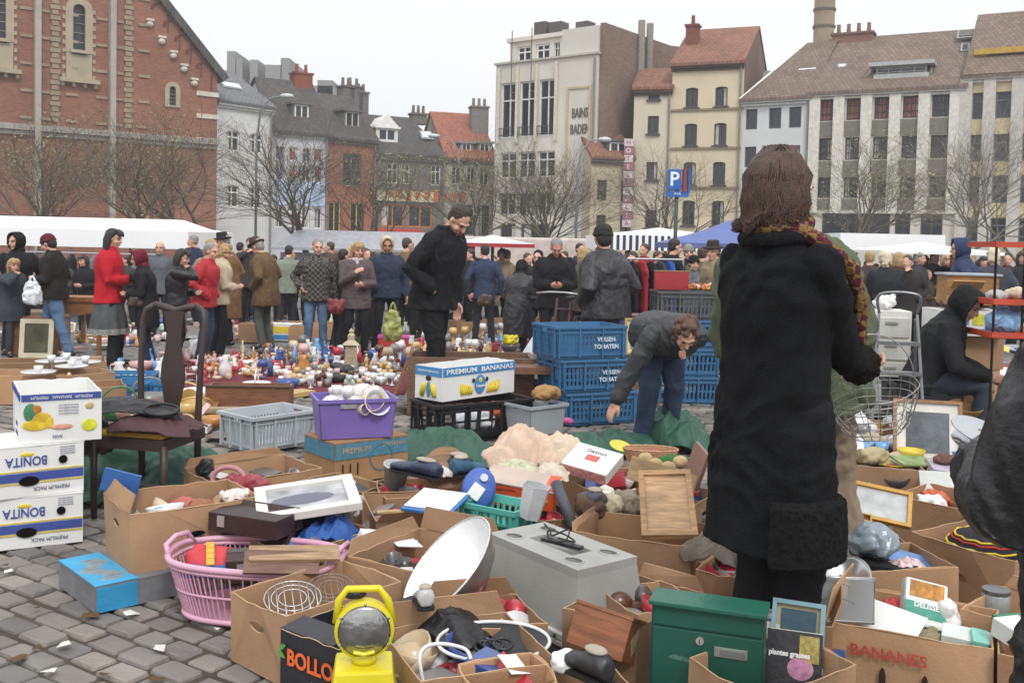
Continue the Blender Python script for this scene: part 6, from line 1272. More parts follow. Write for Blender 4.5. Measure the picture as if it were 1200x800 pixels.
c = carton('brown carton with white papers left of the turquoise tray', (440, 610), (520, 606), .25, .5, .25, 0, K3, {'f': (30, .06)}); slab('blue folder topped with white paper between the two shoe boxes', 'paper_folder', 'folder', Z(511, 590, .33), (.24, .22, .012), (R(10), 0, R(-22)), M('#2f6aa3', .5)); slab('clean white sheet of paper on the blue folder', 'white_sheet', 'paper', Z(511, 585, .345), (.22, .20, .003), (R(10), 0, R(-22)), M('#e4e8ea', .6))
slab('yellow wooden ruler board in the carton under the white papers', 'wooden_strip', 'board', Z(468, 600, .3), (.2, .03, .01), (0, 0, .3), WOOD('#c2a877'))
# shoes and bin
t = shoe('dark blue shoe with white lining on a grey flower pot', Z(487, 556, .32), (.1, .34, .09), M('#28334a', .4), R(50)); t = shoe('black open shoe left of the green tarpaulin', Z(525, 552, .3), (.11, .28, .1), M('#24262c', .4), R(60)); shoe('teal suede shoe behind the blue toy', Z(548, 556, .3), (.12, .2, .1), M('#2e566f', .7), R(-50))
t = thing('round_wooden_lid', 'round brown wooden lid behind the black shoe', 'lid', Z(522, 548, .33), (R(58), 0, 0)); q = MB(); q.lathe([(0, 0), (.11, 0), (.115, .01), (.1, .012), (0, .008)], n=30); q.build('lid_disc', WOOD('#8c6b4a'), t)
q = MB(); q.lathe([(0, 0), (.05, 0), (.07, .13), (.073, .13), (.073, .14), (.066, .14), (.046, .006), (0, .006)], n=24); o = q.build('flower_pot', M('#a9aca8', .6), None, True, loc=Z(461, 573, .2), rot=(.15, .15, 0)); tag(o, 'grey plastic flower pot beneath the dark blue shoe', 'pot')
drape('white scarf with black trim between the shoes', 'scarf', 'scarf', Z(510, 558, .3), (.2, .12, .07), M('#cfc9c0', .8), .4, 19)
c = carton('brown carton of shoes in front of the green tarpaulin', (452, 585), (560, 580), .23, .4, .23, 0, K2)
c = carton('flattened brown carton under the white framed picture', (384, 585), (452, 568), .22, .4, .22, 0, K4)
# white framed picture
t = thing('framed_picture', 'white framed picture lying slanted across the brown cartons', 'picture', Z(360, 588, .34), (R(7), R(-6), R(16))); q = MB(); w_, h_ = .44, .36
q.panel([(-w_/2, -h_/2), (w_/2, -h_/2), (w_/2, h_/2), (-w_/2, h_/2)], [[(-w_/2+.05, -h_/2+.05), (-w_/2+.05, h_/2-.05), (w_/2-.05, h_/2-.05), (w_/2-.05, -h_/2+.05)]], .035, lambda a, b, tt: Vector((a, b, .035-tt))); q.build('frame', M('#cfccc6', .5, .08), t, bev=.003)
q = MB(); q.box((0, 0, .015), (w_-.1, h_-.1, .006)); q.build('print', M('#a9aaae', .3, .5, 8), t); q = MB(); q.ell((-.02, 0, .019), (.14, .06, .002)); q.build('painted_shape', M('#5d5f70', .4), t)
q = MB(); q.box((-w_/2+.05, -h_/2-.0015, .018), (.09, .002, .03)); q.build('torn_label', M('#b5705c', .7), t)
carton('brown carton under the white framed picture with a blue cloth', (345, 650), (440, 622), .22, .36, .22, 0, K4)
drape('bright blue cloth with a yellow edge in front of the white picture', 'blue_cloth', 'cloth', Z(384, 632, .2), (.26, .16, .12), M('#2d5aa3', .7), .2, 81); lump('crumpled clear plastic wrap under the white framed picture', 'plastic_wrap', 'plastic wrap', Z(400, 608, .22), (.2, .14, .13), M('#b2b3b0', .25, .2, 8, .5, 25), 0, .02, 20); lump('black cloth bag under the white framed picture', 'black_bag', 'bag', Z(352, 622, .2), (.3, .2, .12), BLK, .2, .012)
# middle left cartons
c = carton('wavy edged brown carton behind the red handbag', (256, 566), (378, 548), .25, .42, .25, 0, K3, {'b': (-8, .05)}); slab('yellow plastic sheet inside the wavy edged carton', 'yellow_sheet', 'sheet', inbox(c, -.02, .02, .15), (.26, .12, .01), (.2, 0, .1), M('#cfbf30', .5)); lump('dark leather strap hanging over the wavy edged carton', 'leather_strap', 'strap', inbox(c, -.2, .18, .2), (.08, .14, .1), LEA, 0, .008)
t = lump('dark red leather handbag with a pink ring handle', 'handbag', 'handbag', Z(293, 580, .26), (.28, .1, .12), M('#8e3540', .5), R(-10), .006); t2 = thing('ring_handle', 'dusty pink round handle standing behind the dark red handbag', 'handle', Z(268, 562, .33), (R(-10), 0, R(-12))); q = MB(); q.tube([(.085*cos(2*pi*k/30), 0, .06*sin(2*pi*k/30)) for k in range(30)], .012, 8, closed=True); q.build('ring', M('#b07a80', .6), t2, smooth=True)
A, B = (393, 521), (478, 510); c = carton('brown carton with worn blue print beneath the purple crate', A, B, .25, .38, .25, 0, M('#a07a58', .9, .13, 5, .12, 90), hole=False, closed=True, name='printed_carton', cat='cardboard box'); w = base_frame(A, B, .25, .38, 0)[2]; TB = M('#4f7f92', .8, .2, 25)
pr_band(c, w, .19, .15, .246, TB); q = MB(); q.box((-w/2-.0035, 0, .198), (.003, .37, .095)); q.build('printed_band', TB, c)
for k in range(4): q = MB(); q.box((-w*.4+k*w*.1+(w*.35 if k > 2 else 0), -.1935, .085), (.008, .004, .07)); q.build('vent_slot', M('#2b1f16', .9), c)
text('PREMIUM', .05, M('#b48f6c', .8), c, frameT((-w*.22, -.196, .2), (1, 0, 0), (0, 0, 1))); text('BANANAS', .04, M('#b48f6c', .8), c, frameT((w*.3, -.196, .215), (1, 0, 0), (0, 0, 1))); q = MB(); q.panel(ellp(w*.12, .14, .085, .085, 24), [ellp(w*.12, .14, .078, .078, 24)[::-1]], .002, lambda a, b, t: Vector((a, -.1965-t, b))); q.build('printed_ring', TB, c)
PU = PLAST('#7866ac'); c = crate('purple plastic crate full of glassware on the blue printed carton', None, 0, .4, .32, .245, PU, A=(373, 516), B=(464, 512), zr=.262, zb=.262, solid=1, lip=.012); PUR = c
q = MB(); q.box((-.06, -.163, .205), (.1, .006, .028)); q.build('hand_slot', M('#8f8d90', .6, .5, 80), c)
c = crate('light grey plastic laundry basket with slotted sides', None, 0, .5, .4, .25, PLAST('#a9b0b4'), A=(297, 490), B=(370, 480), zr=.27, zb=.02, rows=1, cols=16, taper=.035, slot=.5, lip=.022, name='laundry_basket', cat='laundry basket')
# black crate with banana carton
c = crate('black plastic crate holding a white and blue banana carton', None, 0, .6, .4, .26, PLAST('#1f1f22'), A=(512, 476), B=(624, 467), zr=.30, zb=.04, rows=2, cols=8, slot=.7); BC = c
A, B = (519, 429), (603, 420); c = carton('white and blue PREMIUM BANANAS carton standing in the black crate', A, B, .57, .3, .255, .30, WHC, hole=False, closed=False, name='banana_box', cat='banana box'); w = base_frame(A, B, .57, .3, 0)[2]; y = -.15
pr_band(c, w, .15, .185, .252, CYAN); text('PREMIUM  BANANAS', .052, M('#e6e8ea', .5), c, frameT((0, y-.0105, .218), (1, 0, 0), (0, 0, 1)), sx=w/.52, bold=.001)
q = MB(); q.ell((.0, y-.006, .1), (.062, .004, .075), n=24, m=12); q.build('blue_oval', CYAN, c, smooth=True); text('Chiquita', .03, WHC, c, frameT((0, y-.0125, .09), (1, 0, 0), (0, 0, 1)), bold=.001); q = MB(); q.ell((0, y-.01, .135), (.02, .003, .02)); q.build('fruit_mark', YEL, c)
for s_ in (-1, 1):
    for k in range(6): q = MB(); xx = s_*(.085+.022*k); q.tube([(xx-.01, y-.007, .03), (xx+.012*s_, y-.007, .06), (xx+.016*s_, y-.007, .095+.006*k)], [.006, .012, .005], 6, mat=Matrix.Diagonal((1, 1, 1, 1))); q.build('printed_banana', YEL, c, smooth=True)
for x in (-.075, .075): q = MB(); q.panel(ellp(x, .135, .015, .018, 14), [], .002, lambda a, b, t: Vector((a, y-.0065-t, b))); q.build('vent_hole', M('#3b2b20', .9), c)
q = MB(); q.box((-w/2-.0035, 0, .218), (.003, .29, .067)); q.build('printed_band', CYAN, c); text('PREMIUM BANANAS', .026, WHC, c, frameT((-w/2-.0065, 0, .218), (0, -1, 0), (0, 0, 1)))
for k in (-1, 1): q = MB(); q.tube([(-w/2-.004, k*.07, .03), (-w/2-.004, k*.05, .1), (-w/2-.004, k*.035, .13)], [.02, .025, .008], 6); q.build('printed_banana', YEL, c, smooth=True)
q = MB(); q.ell((-w/2-.004, 0, .08), (.004, .022, .06)); q.build('blue_oval', CYAN, c); q = MB(); q.ell((-w/2-.004, 0, .165), (.004, .03, .02)); q.build('hand_hole', M('#3b2b20', .9), c)
lump('orange net of tangerines in the black crate', 'orange_net', 'net bag', inbox(BC, .2, 0, .03), (.26, .26, .2), M('#b5562a', .7, .3, 20), 0, .012); lump('white paper bags in the black crate', 'paper_bundle', 'paper', inbox(BC, -.02, -.06, .02), (.4, .2, .18), M('#cfd0d4', .7, .2, 10), 0, .016)
WT = WOOD('#755a48'); t = thing('storage_chest', 'large brown wooden trunk lying open behind the banana carton', 'trunk', hdir(552, 8.6, .3), R(3)); q = MB()
q.box((0, 0, .25), (1.1, .04, .5)); q.box((-.53, .25, .25), (.04, .46, .5)); q.box((.53, .25, .25), (.04, .46, .5)); q.box((0, .25, .02), (1.02, .46, .04)); q.box((0, .48, .25), (1.1, .04, .5)); q.build('trunk_body', WT, t); q = MB(); q.box((-.62, .2, .28), (.03, .4, .56), Matrix.Rotation(.35, 3, 'Y')); q.build('leaning_board', WOOD('#8a6a50'), t)
slab('low wooden step right of the trunk under the blue crates', 'wooden_step', 'step', Z(622, 462, .14), (.5, .3, .16), (0, 0, .05), WT); slab('second wooden plank stacked on the low wooden step', 'wooden_plank', 'plank', Z(620, 436, .4), (.42, .3, .06), (0, 0, .1), WOOD('#7a5a48'))
c = crate('light grey plastic tub right of the black crate', None, 0, .4, .3, .22, PLAST('#9fa4a9'), A=(622, 476), B=(664, 471), zr=.3, zb=.07, solid=1, handles=True); lump('crumpled brown paper bag on the light grey tub', 'paper_bag', 'bag', Z(640, 470, .3), (.28, .18, .13), M('#a07c52', .8), .2, .016); lump('pink plastic hose end beside the light grey tub', 'pink_toy', 'toy', Z(662, 497, .1), (.16, .06, .06), M('#c0568c', .4), .2, .004)
# blue crates
BC_ = PLAST('#3d6c93'); p0 = hdir(678, 8.5, .5)
for i, (dx, lb) in enumerate(((.11, 'blue slatted market crate, lowest of the tall stack'), (.05, 'blue slatted market crate, middle of the tall stack'), (0, 'blue slatted market crate with white lettering, top of the tall stack'))):
    c = crate(lb, (p0.x+dx, p0.y, gz(0, 8.5)+i*.275), R(24), .66, .44, .27, BC_, rows=3, cols=15, group=None, slot=.45)
    if i: 
        for z_, tx in ((.16, 'VERSEN'), (.1, 'TOMATEN')): text(tx, .05, M('#c6d3dc', .6), c, frameT((.14, -.228, z_), (1, 0, 0), (0, 0, 1)), bold=.0015)
p0 = hdir(802, 9.8, .5)
for i in range(4): c = crate(['blue market crate at the bottom behind the bending woman', 'blue market crate second from bottom behind the bending woman', 'blue market crate just under the dark grey crate', 'dark grey slatted crate on the blue crates behind the bending woman'][i], (p0.x, p0.y, gz(0, 9.8)+i*.275), R(3), .62, .42, .27, BC_ if i < 3 else PLAST('#55585a'), rows=2, cols=13, slot=.5)
zt = gz(0, 9.8)+1.10
t = thing('red_case', 'open dark red case standing on the dark grey crate', 'case', (p0.x-.14, p0.y+.05, zt), R(3)); q = MB(); q.box((0, 0, .09), (.34, .05, .18)); q.build('lid', M('#9c2b30', .5), t, bev=.004); q = MB(); q.box((0, 0, .185), (.345, .056, .01)); q.build('brass_edge', M('#a38a5a', .4, metal=.6), t)
for i in range(7): lump('small copper and china piece on the dark grey crate', 'copper_pot', 'pot', (p0.x+.05+.04*i, p0.y-.1+.05*(i % 3), zt), (.09, .08, .08), M(['#b06a3a', '#c9c2b8', '#8a4a2c', '#b8793f'][i % 4], .4, metal=.2), i, .01, group='small copper pieces on the dark grey crate')
picture('gold framed picture with flowers leaning right of the blue crates', hdir(747, 9.2, .5)+Vector((0, 0, .50)), .24, .34, (R(-8), 0, R(10)), M('#a38a55', .5), M('#cfc6a8', .8), M('#8a8a76', .8, .5, 20), .02, .03); slab('brown wooden cabinet beside the blue crates under the gold framed picture', 'wooden_cabinet', 'cabinet', hdir(750, 9.4, .3)+Vector((0, .1, 0)), (.34, .3, .5), (0, 0, .1), WT); slab('flat wooden box behind the gold framed picture', 'wooden_case', 'case', hdir(756, 9.9, .6)+Vector((0, 0, .55)), (.4, .3, .3), (0, 0, .1), WOOD('#8a5f44'))
# chair
CHM = M('#382c28', .45, .15, 6, .1, 40); t = thing('old_chair', 'old dark wooden chair with a vase shaped back splat and loaded seat', 'chair', hdir(176, 5.35, .5), R(168)); zz = .44
for e in (-1, 1):
    q = MB(); q.tube([(e*.17, -.2, 0), (e*.175, -.19, .45), (e*.185, -.2, .8), (e*.19, -.23, 1.02), (e*.175, -.24, 1.08), (e*.12, -.245, 1.11)], [.018, .02, .017, .017, .018, .019], 10); q.build('stile', CHM, t, smooth=True)
    q = MB(); q.tube([(e*.2, .2, 0), (e*.205, .2, .2), (e*.205, .2, zz-.03)], [.016, .018, .022], 8); q.build('leg', CHM, t, smooth=True)
q = MB(); q.tube([(-.13, -.245, 1.108), (-.07, -.25, 1.095), (0, -.25, 1.075), (.07, -.25, 1.095), (.13, -.245, 1.108)], .021, 10); q.build('top_rail', CHM, t, smooth=True)
q = MB(); pf = [(.47, .05), (.55, .045), (.62, .06), (.70, .075), (.78, .07), (.86, .05), (.95, .045), (1.02, .052), (1.075, .066)]; q.panel([(b, a) for a, b in pf]+[(-b, a) for a, b in reversed(pf)], [], .014, lambda a, b, tt: Vector((a, -.225-.03*(b-.47)+tt, b))); q.build('splat', CHM, t, bev=.003)
q = MB(); q.box((0, 0, zz-.03), (.42, .42, .06)); q.build('seat_frame', CHM, t, bev=.004); q = MB(); q.box((0, 0, zz+.015), (.4, .4, .03)); q.build('seat', M('#a8853c', .8), t, bev=.012)
for z_ in (.16, .2): pass
q = MB(); q.tube([(-.2, .2, .2), (.2, .2, .2)], .01, 8); q.build('stretcher', CHM, t)
cp = t.location
drape('burgundy coat bundled on the seat of the old chair', 'burgundy_coat', 'coat', (cp.x+.08, cp.y-.1, zz+.03), (.5, .36, .11), M('#472a2e', .7), -.1, 90); drape('black leather coat and umbrella piled over the burgundy coat', 'leather_coat', 'coat', (cp.x-.12, cp.y-.05, zz+.11), (.62, .26, .1), LEA, -.15, 69)
wire('leather_loop', [(cp.x+.12+.09*cos(a), cp.y-.17+.03*sin(a), zz+.15+.025*sin(a)) for a in [2*pi*k/20 for k in range(20)]], .008, LEA, None, True); tag(bpy.data.objects['leather_loop'], 'black leather loop lying on the coats on the chair', 'loop')
lump('brown leather bag hanging left of the old chair seat', 'leather_bag', 'bag', (cp.x-.3, cp.y-.05, .3), (.24, .2, .24), M('#4a342c', .5), 0, .014)
TG = M('#24503f', .55, .2, 5, .3, 30)
for (px, py, sz, lb) in ((130, 572, (.75, .5, .32), 'dark green tarpaulin bunched behind the left banana cartons'), (215, 575, (.5, .45, .28), 'dark green tarpaulin bunched under the old chair'), (525, 540, (.85, .6, .22), 'green tarpaulin spread in front of the black crate'), (705, 530, (.8, .5, .16), 'green tarpaulin on the ground below the blue crates'), (790, 520, (.7, .4, .3), 'green tarpaulin bunched behind the bending woman legs')): drape(lb, 'tarpaulin', 'tarpaulin', ground(px, py), (sz[0]*1.25, sz[1]*1.25, sz[2]*1.1), TG, px*.01, px, 1.2, 80)
# left mid
t = thing('wooden_planter', 'long brown wooden trough behind the grey laundry basket', 'trough', ground(290, 480), R(4)); q = MB(); q.box((0, 0, .1), (.72, .02, .2)); q.box((0, .24, .1), (.72, .02, .2)); q.box((-.35, .12, .1), (.02, .22, .2)); q.box((.35, .12, .1), (.02, .22, .2)); q.box((0, .12, .01), (.68, .22, .02)); q.build('trough_body', WOOD('#83593e'), t); q = MB(); q.box((0, -.005, .207), (.76, .04, .014)); q.build('rim', WOOD('#5d4438'), t)
slab('small wooden tray left of the long trough', 'wooden_tray', 'tray', ground(232, 482), (.34, .26, .07), (0, 0, .2), WOOD('#9c7650')); slab('pale wooden plank in front of the long trough', 'wooden_plank', 'plank', ground(268, 490)+Vector((0, 0, .05)), (.5, .1, .04), (0, 0, .15), WOOD('#a99673'))
for i, (px, py) in enumerate(((135, 466), (172, 462), (150, 452))): crate('flat blue plastic crate %s' % ['nearest the tropical fruit carton', 'just behind the chair splat', 'at the back under white plates'][i], ground(px, py), .1*i, .52, .36, .13, PLAST('#2f6f9c'), rows=1, cols=8)
# ------------------------------------------------------------------ the woman in the long dark coat, the man in green, the figure at the right edge
WCOAT = M('#141517', .97, .3, 9, .5, 170)
def wextra(ta, T, lm): pass
wp = hdir(907, 3.45, 1.0)
wm = person('woman with brown wavy hair in a long dark wool coat with folded arms', wp, 58, 1.83, top=WCOAT, k=1.07, hem=.455, flare=.075, sr=.86, hair='none', legm=M('#1b1b1d', .95), legr=1.25, q=0, arms=((-.02, .33, 1.06), (.02, .36, 1.03)), nod=3, yaw=-12, fold=.014, feet=((-.06, -.02), (.07, .03)))
hd = Vector((0, 0, 1.50+.115+.012)); sW = 1.83/1.75
def on(mb, name, m, vox=None, fo=0, fs=30):
    mb.v = [v*sW for v in mb.v]
    return remesh(mb, name, vox, m, wm, 1, fo, fs) if vox else mb.build(name, m, wm, smooth=True)
HAIRM = M('#4a3529', .42, .45, 26, .4, 200); r = random.Random(5)
h = MB(); c0 = Vector((0, .012, 1.635)); h.ell(c0+Vector((0, -.03, .035)), (.094, .106, .1), n=20, m=14); h.ell(c0+Vector((0, -.05, -.045)), (.1, .084, .1), n=20, m=14)
hb = on(h, 'hair', HAIRM, .0085, .006, 28)
h = MB()
for k in range(1500):
    a = r.uniform(-.35, pi+.35); top_ = r.uniform(.0, 1)
    st = c0+Vector((r.uniform(-.04, .04), r.uniform(-.06, .02), .14-r.random()*.01)); wf = r.uniform(.6, 1.4); ex, ey = cos(a), -sin(a)
    R1, R2 = .097+r.uniform(-.004, .006), .11+r.uniform(-.004, .008)
    p1 = c0+Vector((ex*R1*.72, ey*R1*.75-.025, .105)); p2 = c0+Vector((ex*R1, ey*R2-.025, .04)); p3 = c0+Vector((ex*(R1+.008), ey*R2-.028, -.05))
    L = -.112+.016*sin(a*6+1)+r.uniform(-.02, .016); fl = -.002+.008*sin(a*5+.8)+r.uniform(-.004, .004)+(.022 if a > 2.6 else 0); p4 = c0+Vector((ex*(R1+.004), ey*(R2-.006)-.03, (L-.05)/2-.02)); p5 = c0+Vector((ex*(R1+fl), ey*(R2+fl*.7)-.03, L)); p6 = p5+Vector((ex*.006*wf+(-.016 if a > 2.5 else 0), ey*.006*wf, -.010 if a < 2.5 else .004))
    w1 = Vector((-ey, ex, 0))*.014*sin(a*7+k*.01)+Vector((r.uniform(-1, 1), r.uniform(-1, 1), 0))*.006
    h.tube([st, p1, p2+w1, p3-w1, p4+w1, p5, p6], [.0025, .0038, .0042, .0044, .0042, .0036, .0018], 4)
h.v = [v*sW for v in h.v]; hs2 = h.build('hair_locks', HAIRM, hb, smooth=True)
# fleece panel on the lower right of the coat back
h = MB(); rr = []
for z, o in ((.43, .0), (.44, .020), (.53, .024), (.625, .022), (.64, .0)):
    w0, d0 = (.175+.018)*1.07+.045*(.93-z)+o+.004, (.13+.02)*1.07+.045*(.93-z)+o+.004
    rr.append([Vector((math.copysign(abs(cos(t))**.83, cos(t))*w0, math.copysign(abs(sin(t))**.83, sin(t))*d0, z)) for t in [-pi*.30+pi*.56*j/22 for j in range(23)]])
rr2 = [[Vector((v.x*.9, v.y*.9, v.z)) for v in q_] for q_ in rr]
loop = []
for j in range(len(rr)): loop.append(rr[j]+rr2[j][::-1])
h.loft(loop); on(h, 'fleece_panel', M('#232324', 1, .5, 60, 1, 300), .006, .007, 45)
# collar and scarf
h = MB(); h.tube([(.105*cos(t), .10*sin(t)-.012, 1.475+.012*sin(t)) for t in [2*pi*j/20 for j in range(20)]], .026, 8, closed=True); on(h, 'collar', WCOAT, .008, .004)
SCM = M('#7a3440', .9, .2, 6, .3, 80); nt = SCM.node_tree; b = nt.nodes['Principled BSDF']; tc = nt.nodes.new('ShaderNodeTexCoord')
w1 = nt.nodes.new('ShaderNodeTexChecker'); w1.inputs['Scale'].default_value = 34; w1.inputs['Color1'].default_value = (.09, .02, .035, 1); w1.inputs['Color2'].default_value = (.2, .13, .04, 1)
mp = nt.nodes.new('ShaderNodeMapping'); mp.inputs['Rotation'].default_value = (.4, .3, .7); nt.links.new(tc.outputs['Object'], mp.inputs[0]); nt.links.new(mp.outputs[0], w1.inputs[0]); nt.links.new(w1.outputs[0], b.inputs['Base Color'])
h = MB(); h.tube([(.088*cos(t), .088*sin(t)-.008, 1.515+.015*sin(t)) for t in [2*pi*j/16 for j in range(16)]], .03, 8, closed=True)
h.limb([(.085, -.03, 1.51), (.15, .03, 1.46), (.19, .13, 1.38), (.18, .19, 1.27), (.16, .225, 1.14)], [.026, .026, .027, .025, .02], 10); on(h, 'scarf', SCM, .008, .008, 30)
for e, px_ in ((1, 0),):
    h = MB(); h.ell((.04, .37, 1.04), (.075, .07, .07)); on(h, 'fur_cuff', M('#2a2420', 1, .5, 60, 1, 200), .008, .012, 40)
gp = hdir(982, 4.1, 1.0)
gm = person('man in an olive green field jacket standing close behind the dark coat woman', gp, 10, 1.83, top=M('#59614c', .85, .2, 5, .3, 60), k=1.45, hem=.80, hair='short', hairm=M('#5a3f30', .5), legm=M('#8a7a68', .9, .2), legr=1.2, q=0, arms=('front', 'front'), fold=.022)
gm.rotation_euler = (0, R(-9), -R(10))
RL = M('#151517', .36, .2, 6, .25, 50)
ep = hdir(1368, 1.78, 1.0)
em = person('person in a black leather jacket at the right edge holding silver discs', ep, 335, 1.64, top=RL, k=1.45, lean=10, hem=.66, hair='short', legm=BLK, q=0, arms=((-.10, .32, 1.15, 1), 'pocket'), fold=.022, nod=20)
for i in range(2):
    p = aty(1150, 506+i*17, 2.0); q = MB(); q.lathe([(.008, 0), (.06, 0), (.06, .002), (.008, .002), (.008, 0)], n=32); o = q.build('disc', M('#b9bcbf', .15, metal=.9), None, loc=p, rot=(R(20), R(12), 0)); tag(o, ['upper silver disc held by the person at the right edge', 'lower silver disc held by the person at the right edge'][i], 'disc')
# ------------------------------------------------------------------ tents, parasols, signs
def tent(label, pxl, pxr, y, ytop, ybot, depth, m, name='market_tent', sag=0, extra_r=None, yr=None, stripes=None, rt=None):
    a = hdir(pxl, y, 2); b = hdir(pxr, yr or y, 2); zt = aty(pxl, ytop, y).z; zb = aty((pxl+pxr)/2, ybot, y).z; g0 = gz(0, y)
    t = thing(name, label, 'market tent', ((a.x+b.x)/2, (a.y+b.y)/2, g0), math.atan2(b.y-a.y, b.x-a.x)); W = (b-a).xy.length; zt -= g0; zb -= g0
    q = MB(); n = 16; ro = []; ri = W*.13 if rt is None else rt
    for j in range(n+1):
        x = -W/2+W*j/n; k = 1-max(0, (abs(x)-(W/2-ri))/ri) if x > 0 else 1
        ro.append((x, k))
    for j in range(n):
        (x0, k0), (x1, k1) = ro[j], ro[j+1]; z = lambda k: zb+.38+(zt-zb-.38)*k
        q.add([(x0, 0, zb+.38), (x1, 0, zb+.38), (x1, depth*.5*k1, z(k1)+.0), (x0, depth*.5*k0, z(k0)), (x1, depth, zb+.38), (x0, depth, zb+.38)], [(0, 1, 2, 3), (3, 2, 4, 5)])
        q.add([(x0, -.01, zb), (x1, -.01, zb), (x1, -.003, zb+.385), (x0, -.003, zb+.385)], [(0, 1, 2, 3)]); q.add([(x0, depth, zb), (x1, depth, zb), (x1, depth, zb+.385), (x0, depth, zb+.385)], [(0, 1, 2, 3)])
    for x in (-W/2, W/2): q.add([(x, 0, zb), (x, depth, zb), (x, depth, zb+.385), (x, 0, zb+.385)], [(0, 1, 2, 3)])
    q.build('canopy', m, t)
    for x in (-W/2+.05, 0, W/2-.05):
        for yy in (.05, depth-.05): q = MB(); q.tube([(x, yy, 0), (x, yy, zb+.35)], .03, 8); q.build('pole', M('#8a8a8a', .4, metal=.6), t)
    return t
TW = M('#ececec', .7, .04, 1, 0, 5)
tent('long white market tent in front of the church at the left', -60, 221, 21.5, 250, 289, 3.5, TW)
def canopy(label, px, y, half, zpeak, zedge, m, val=.2, n=4, name='parasol', rot=0, vm=None):
    p = hdir(px, y, 2); t = thing(name, label, 'market awning' if name == 'awning' else 'parasol', p, rot); g0 = p.z; zp, ze = zpeak-g0, zedge-g0; q = MB(); rim = []
    for k in range(n):
        for f in range(6): a = 2*pi*(k+f/6)/n+pi/n; b = 2*pi*(k+1)/n+pi/n; a0 = 2*pi*k/n+pi/n; v = Vector((cos(a0), sin(a0), 0)).lerp(Vector((cos(b), sin(b), 0)), f/6)*half; rim.append(v)
    N_ = len(rim); rings = []
    for f, z in ((.02, zp), (.35, zp-(zp-ze)*.42), (.7, zp-(zp-ze)*.75), (1, ze)): rings.append([Vector((v.x*f, v.y*f, z)) for v in rim])
    rings.append([Vector((v.x*1.003, v.y*1.003, ze-val)) for v in rim]); q.loft(rings[:4], False); q.build('cloth', m, t); q = MB(); q.loft(rings[3:], False); q.build('valance', vm or m, t)
    q = MB(); q.tube([(0, 0, 0), (0, 0, zp)], .035, 8); q.build('pole', M('#77787a', .4), t); 
    if n == 4:
        for k in range(4): v = rim[k*6]; q = MB(); q.tube([(v.x*.97, v.y*.97, 0), (v.x*.97, v.y*.97, ze)], .025, 6); q.build('leg', M('#77787a', .4), t)
    return t
STR = M('#f0f0f0', .7, .02, 1, 0, 5, kind='stripe')
canopy('white market awning with a black and white striped valance by the parking sign', 772, 24, 2.3, aty(772, 267, 24).z, aty(772, 277, 24).z, TW, .34, 4, 'awning', 0, STR)
canopy('blue market awning behind the dark coat woman', 858, 19, 1.8, aty(860, 258, 19).z, aty(860, 286, 19).z, M('#55659c', .6, .08), .1, 4, 'awning')
canopy('grey white parasol with a red edge behind the man in black', 578, 21, .95, aty(578, 275, 21).z, aty(578, 285, 21).z, M('#c9cbd4', .7), .08, 8, 'parasol', 0, M('#a8323a', .7))
tent('white market tent behind the crowd at the right', 985, 1108, 24, 279, 293, 4, TW)
canopy('smaller white awning at the right beyond the crowd', 1080, 20, 1.6, aty(1080, 284, 20).z, aty(1080, 294, 20).z, TW, .06, 4, 'awning')
q = thing('market_stall', 'pale stall with a grey sloping sheet roof before the orange house', 'market stall', hdir(410, 30, 1)); mb = MB(); mb.add([(-2.4, 0, 1.85), (2.9, 0, 1.85), (2.9, 1.2, 2.4), (-1.8, 1.2, 2.4), (-2.4, 0, 1.78), (2.9, 0, 1.78), (2.9, 1.2, 2.33), (-1.8, 1.2, 2.33)], [(0, 1, 2, 3), (7, 6, 5, 4), (0, 4, 5, 1), (1, 5, 6, 2), (2, 6, 7, 3), (3, 7, 4, 0)]); mb.build('sheet_roof', M('#9c9da3', .6), q); mb = MB(); mb.box((.3, .5, .85), (5, .1, 1.7)); mb.build('back_cloth', M('#8c8d93', .7), q)
q = thing('delivery_van', 'white delivery van parked behind the parasol', 'van', hdir(596, 27, 1), R(-4)); mb = MB(); mb.frustum((0, 0, .45), (4.6, 1.9), (4.5, 1.8), 1.75); mb.build('body', M('#c4b7ae', .4), q, bev=.06); mb = MB(); mb.box((-1.5, -.93, 1.65), (.9, .04, .5)); mb.build('side_window', GLASSW, q)
for x in (-1.5, 1.5):
    for yy in (-.88, .88): mb = MB(); mb.tube([(x, yy-.1, .34), (x, yy+.1, .34)], .34, 20); w_ = mb.build('wheel', M('#222', .8) if 0 else BLK, q); mb = MB(); mb.tube([(x, yy-.112, .34), (x, yy+.112, .34)], .18, 14); mb.build('rim', M('#9a9a9a', .4), w_)
# parking sign
p = hdir(792, 17.5, 2); t = thing('parking_sign', 'blue square P parking sign on a dark green pole', 'sign', p, R(8)); zt = aty(790, 198, 17.5).z-p.z; DG = M('#2c4038', .5)
q = MB(); q.tube([(0, 0, 0), (0, 0, zt)], .035, 10); q.build('pole', DG, t, smooth=True); BS = M('#2c5fae', .4)
q = MB(); q.box((-.06, -.05, zt-.19), (.24, .02, .36)); q.build('sign_plate', BS, t, bev=.01); text('P', .34, M('#e8eaec', .4), t, frameT((-.065, -.063, zt-.19), (1, 0, 0), (0, 0, 1)), ext=.002, bold=.006)
q = MB(); q.box((.12, -.03, zt-.2), (.05, .1, .4)); q.build('side_plate', M('#8a3a44', .5), t); q = MB(); q.box((.2, -.03, zt-.2), (.03, .1, .4)); q.build('side_plate', BS, t); q = MB(); q.box((.0, -.05, zt-.44), (.4, .02, .1)); q.build('lower_plate', BS, t); text('P+R', .07, WHC, t, frameT((0, -.063, zt-.44), (1, 0, 0), (0, 0, 1)), ext=.002)
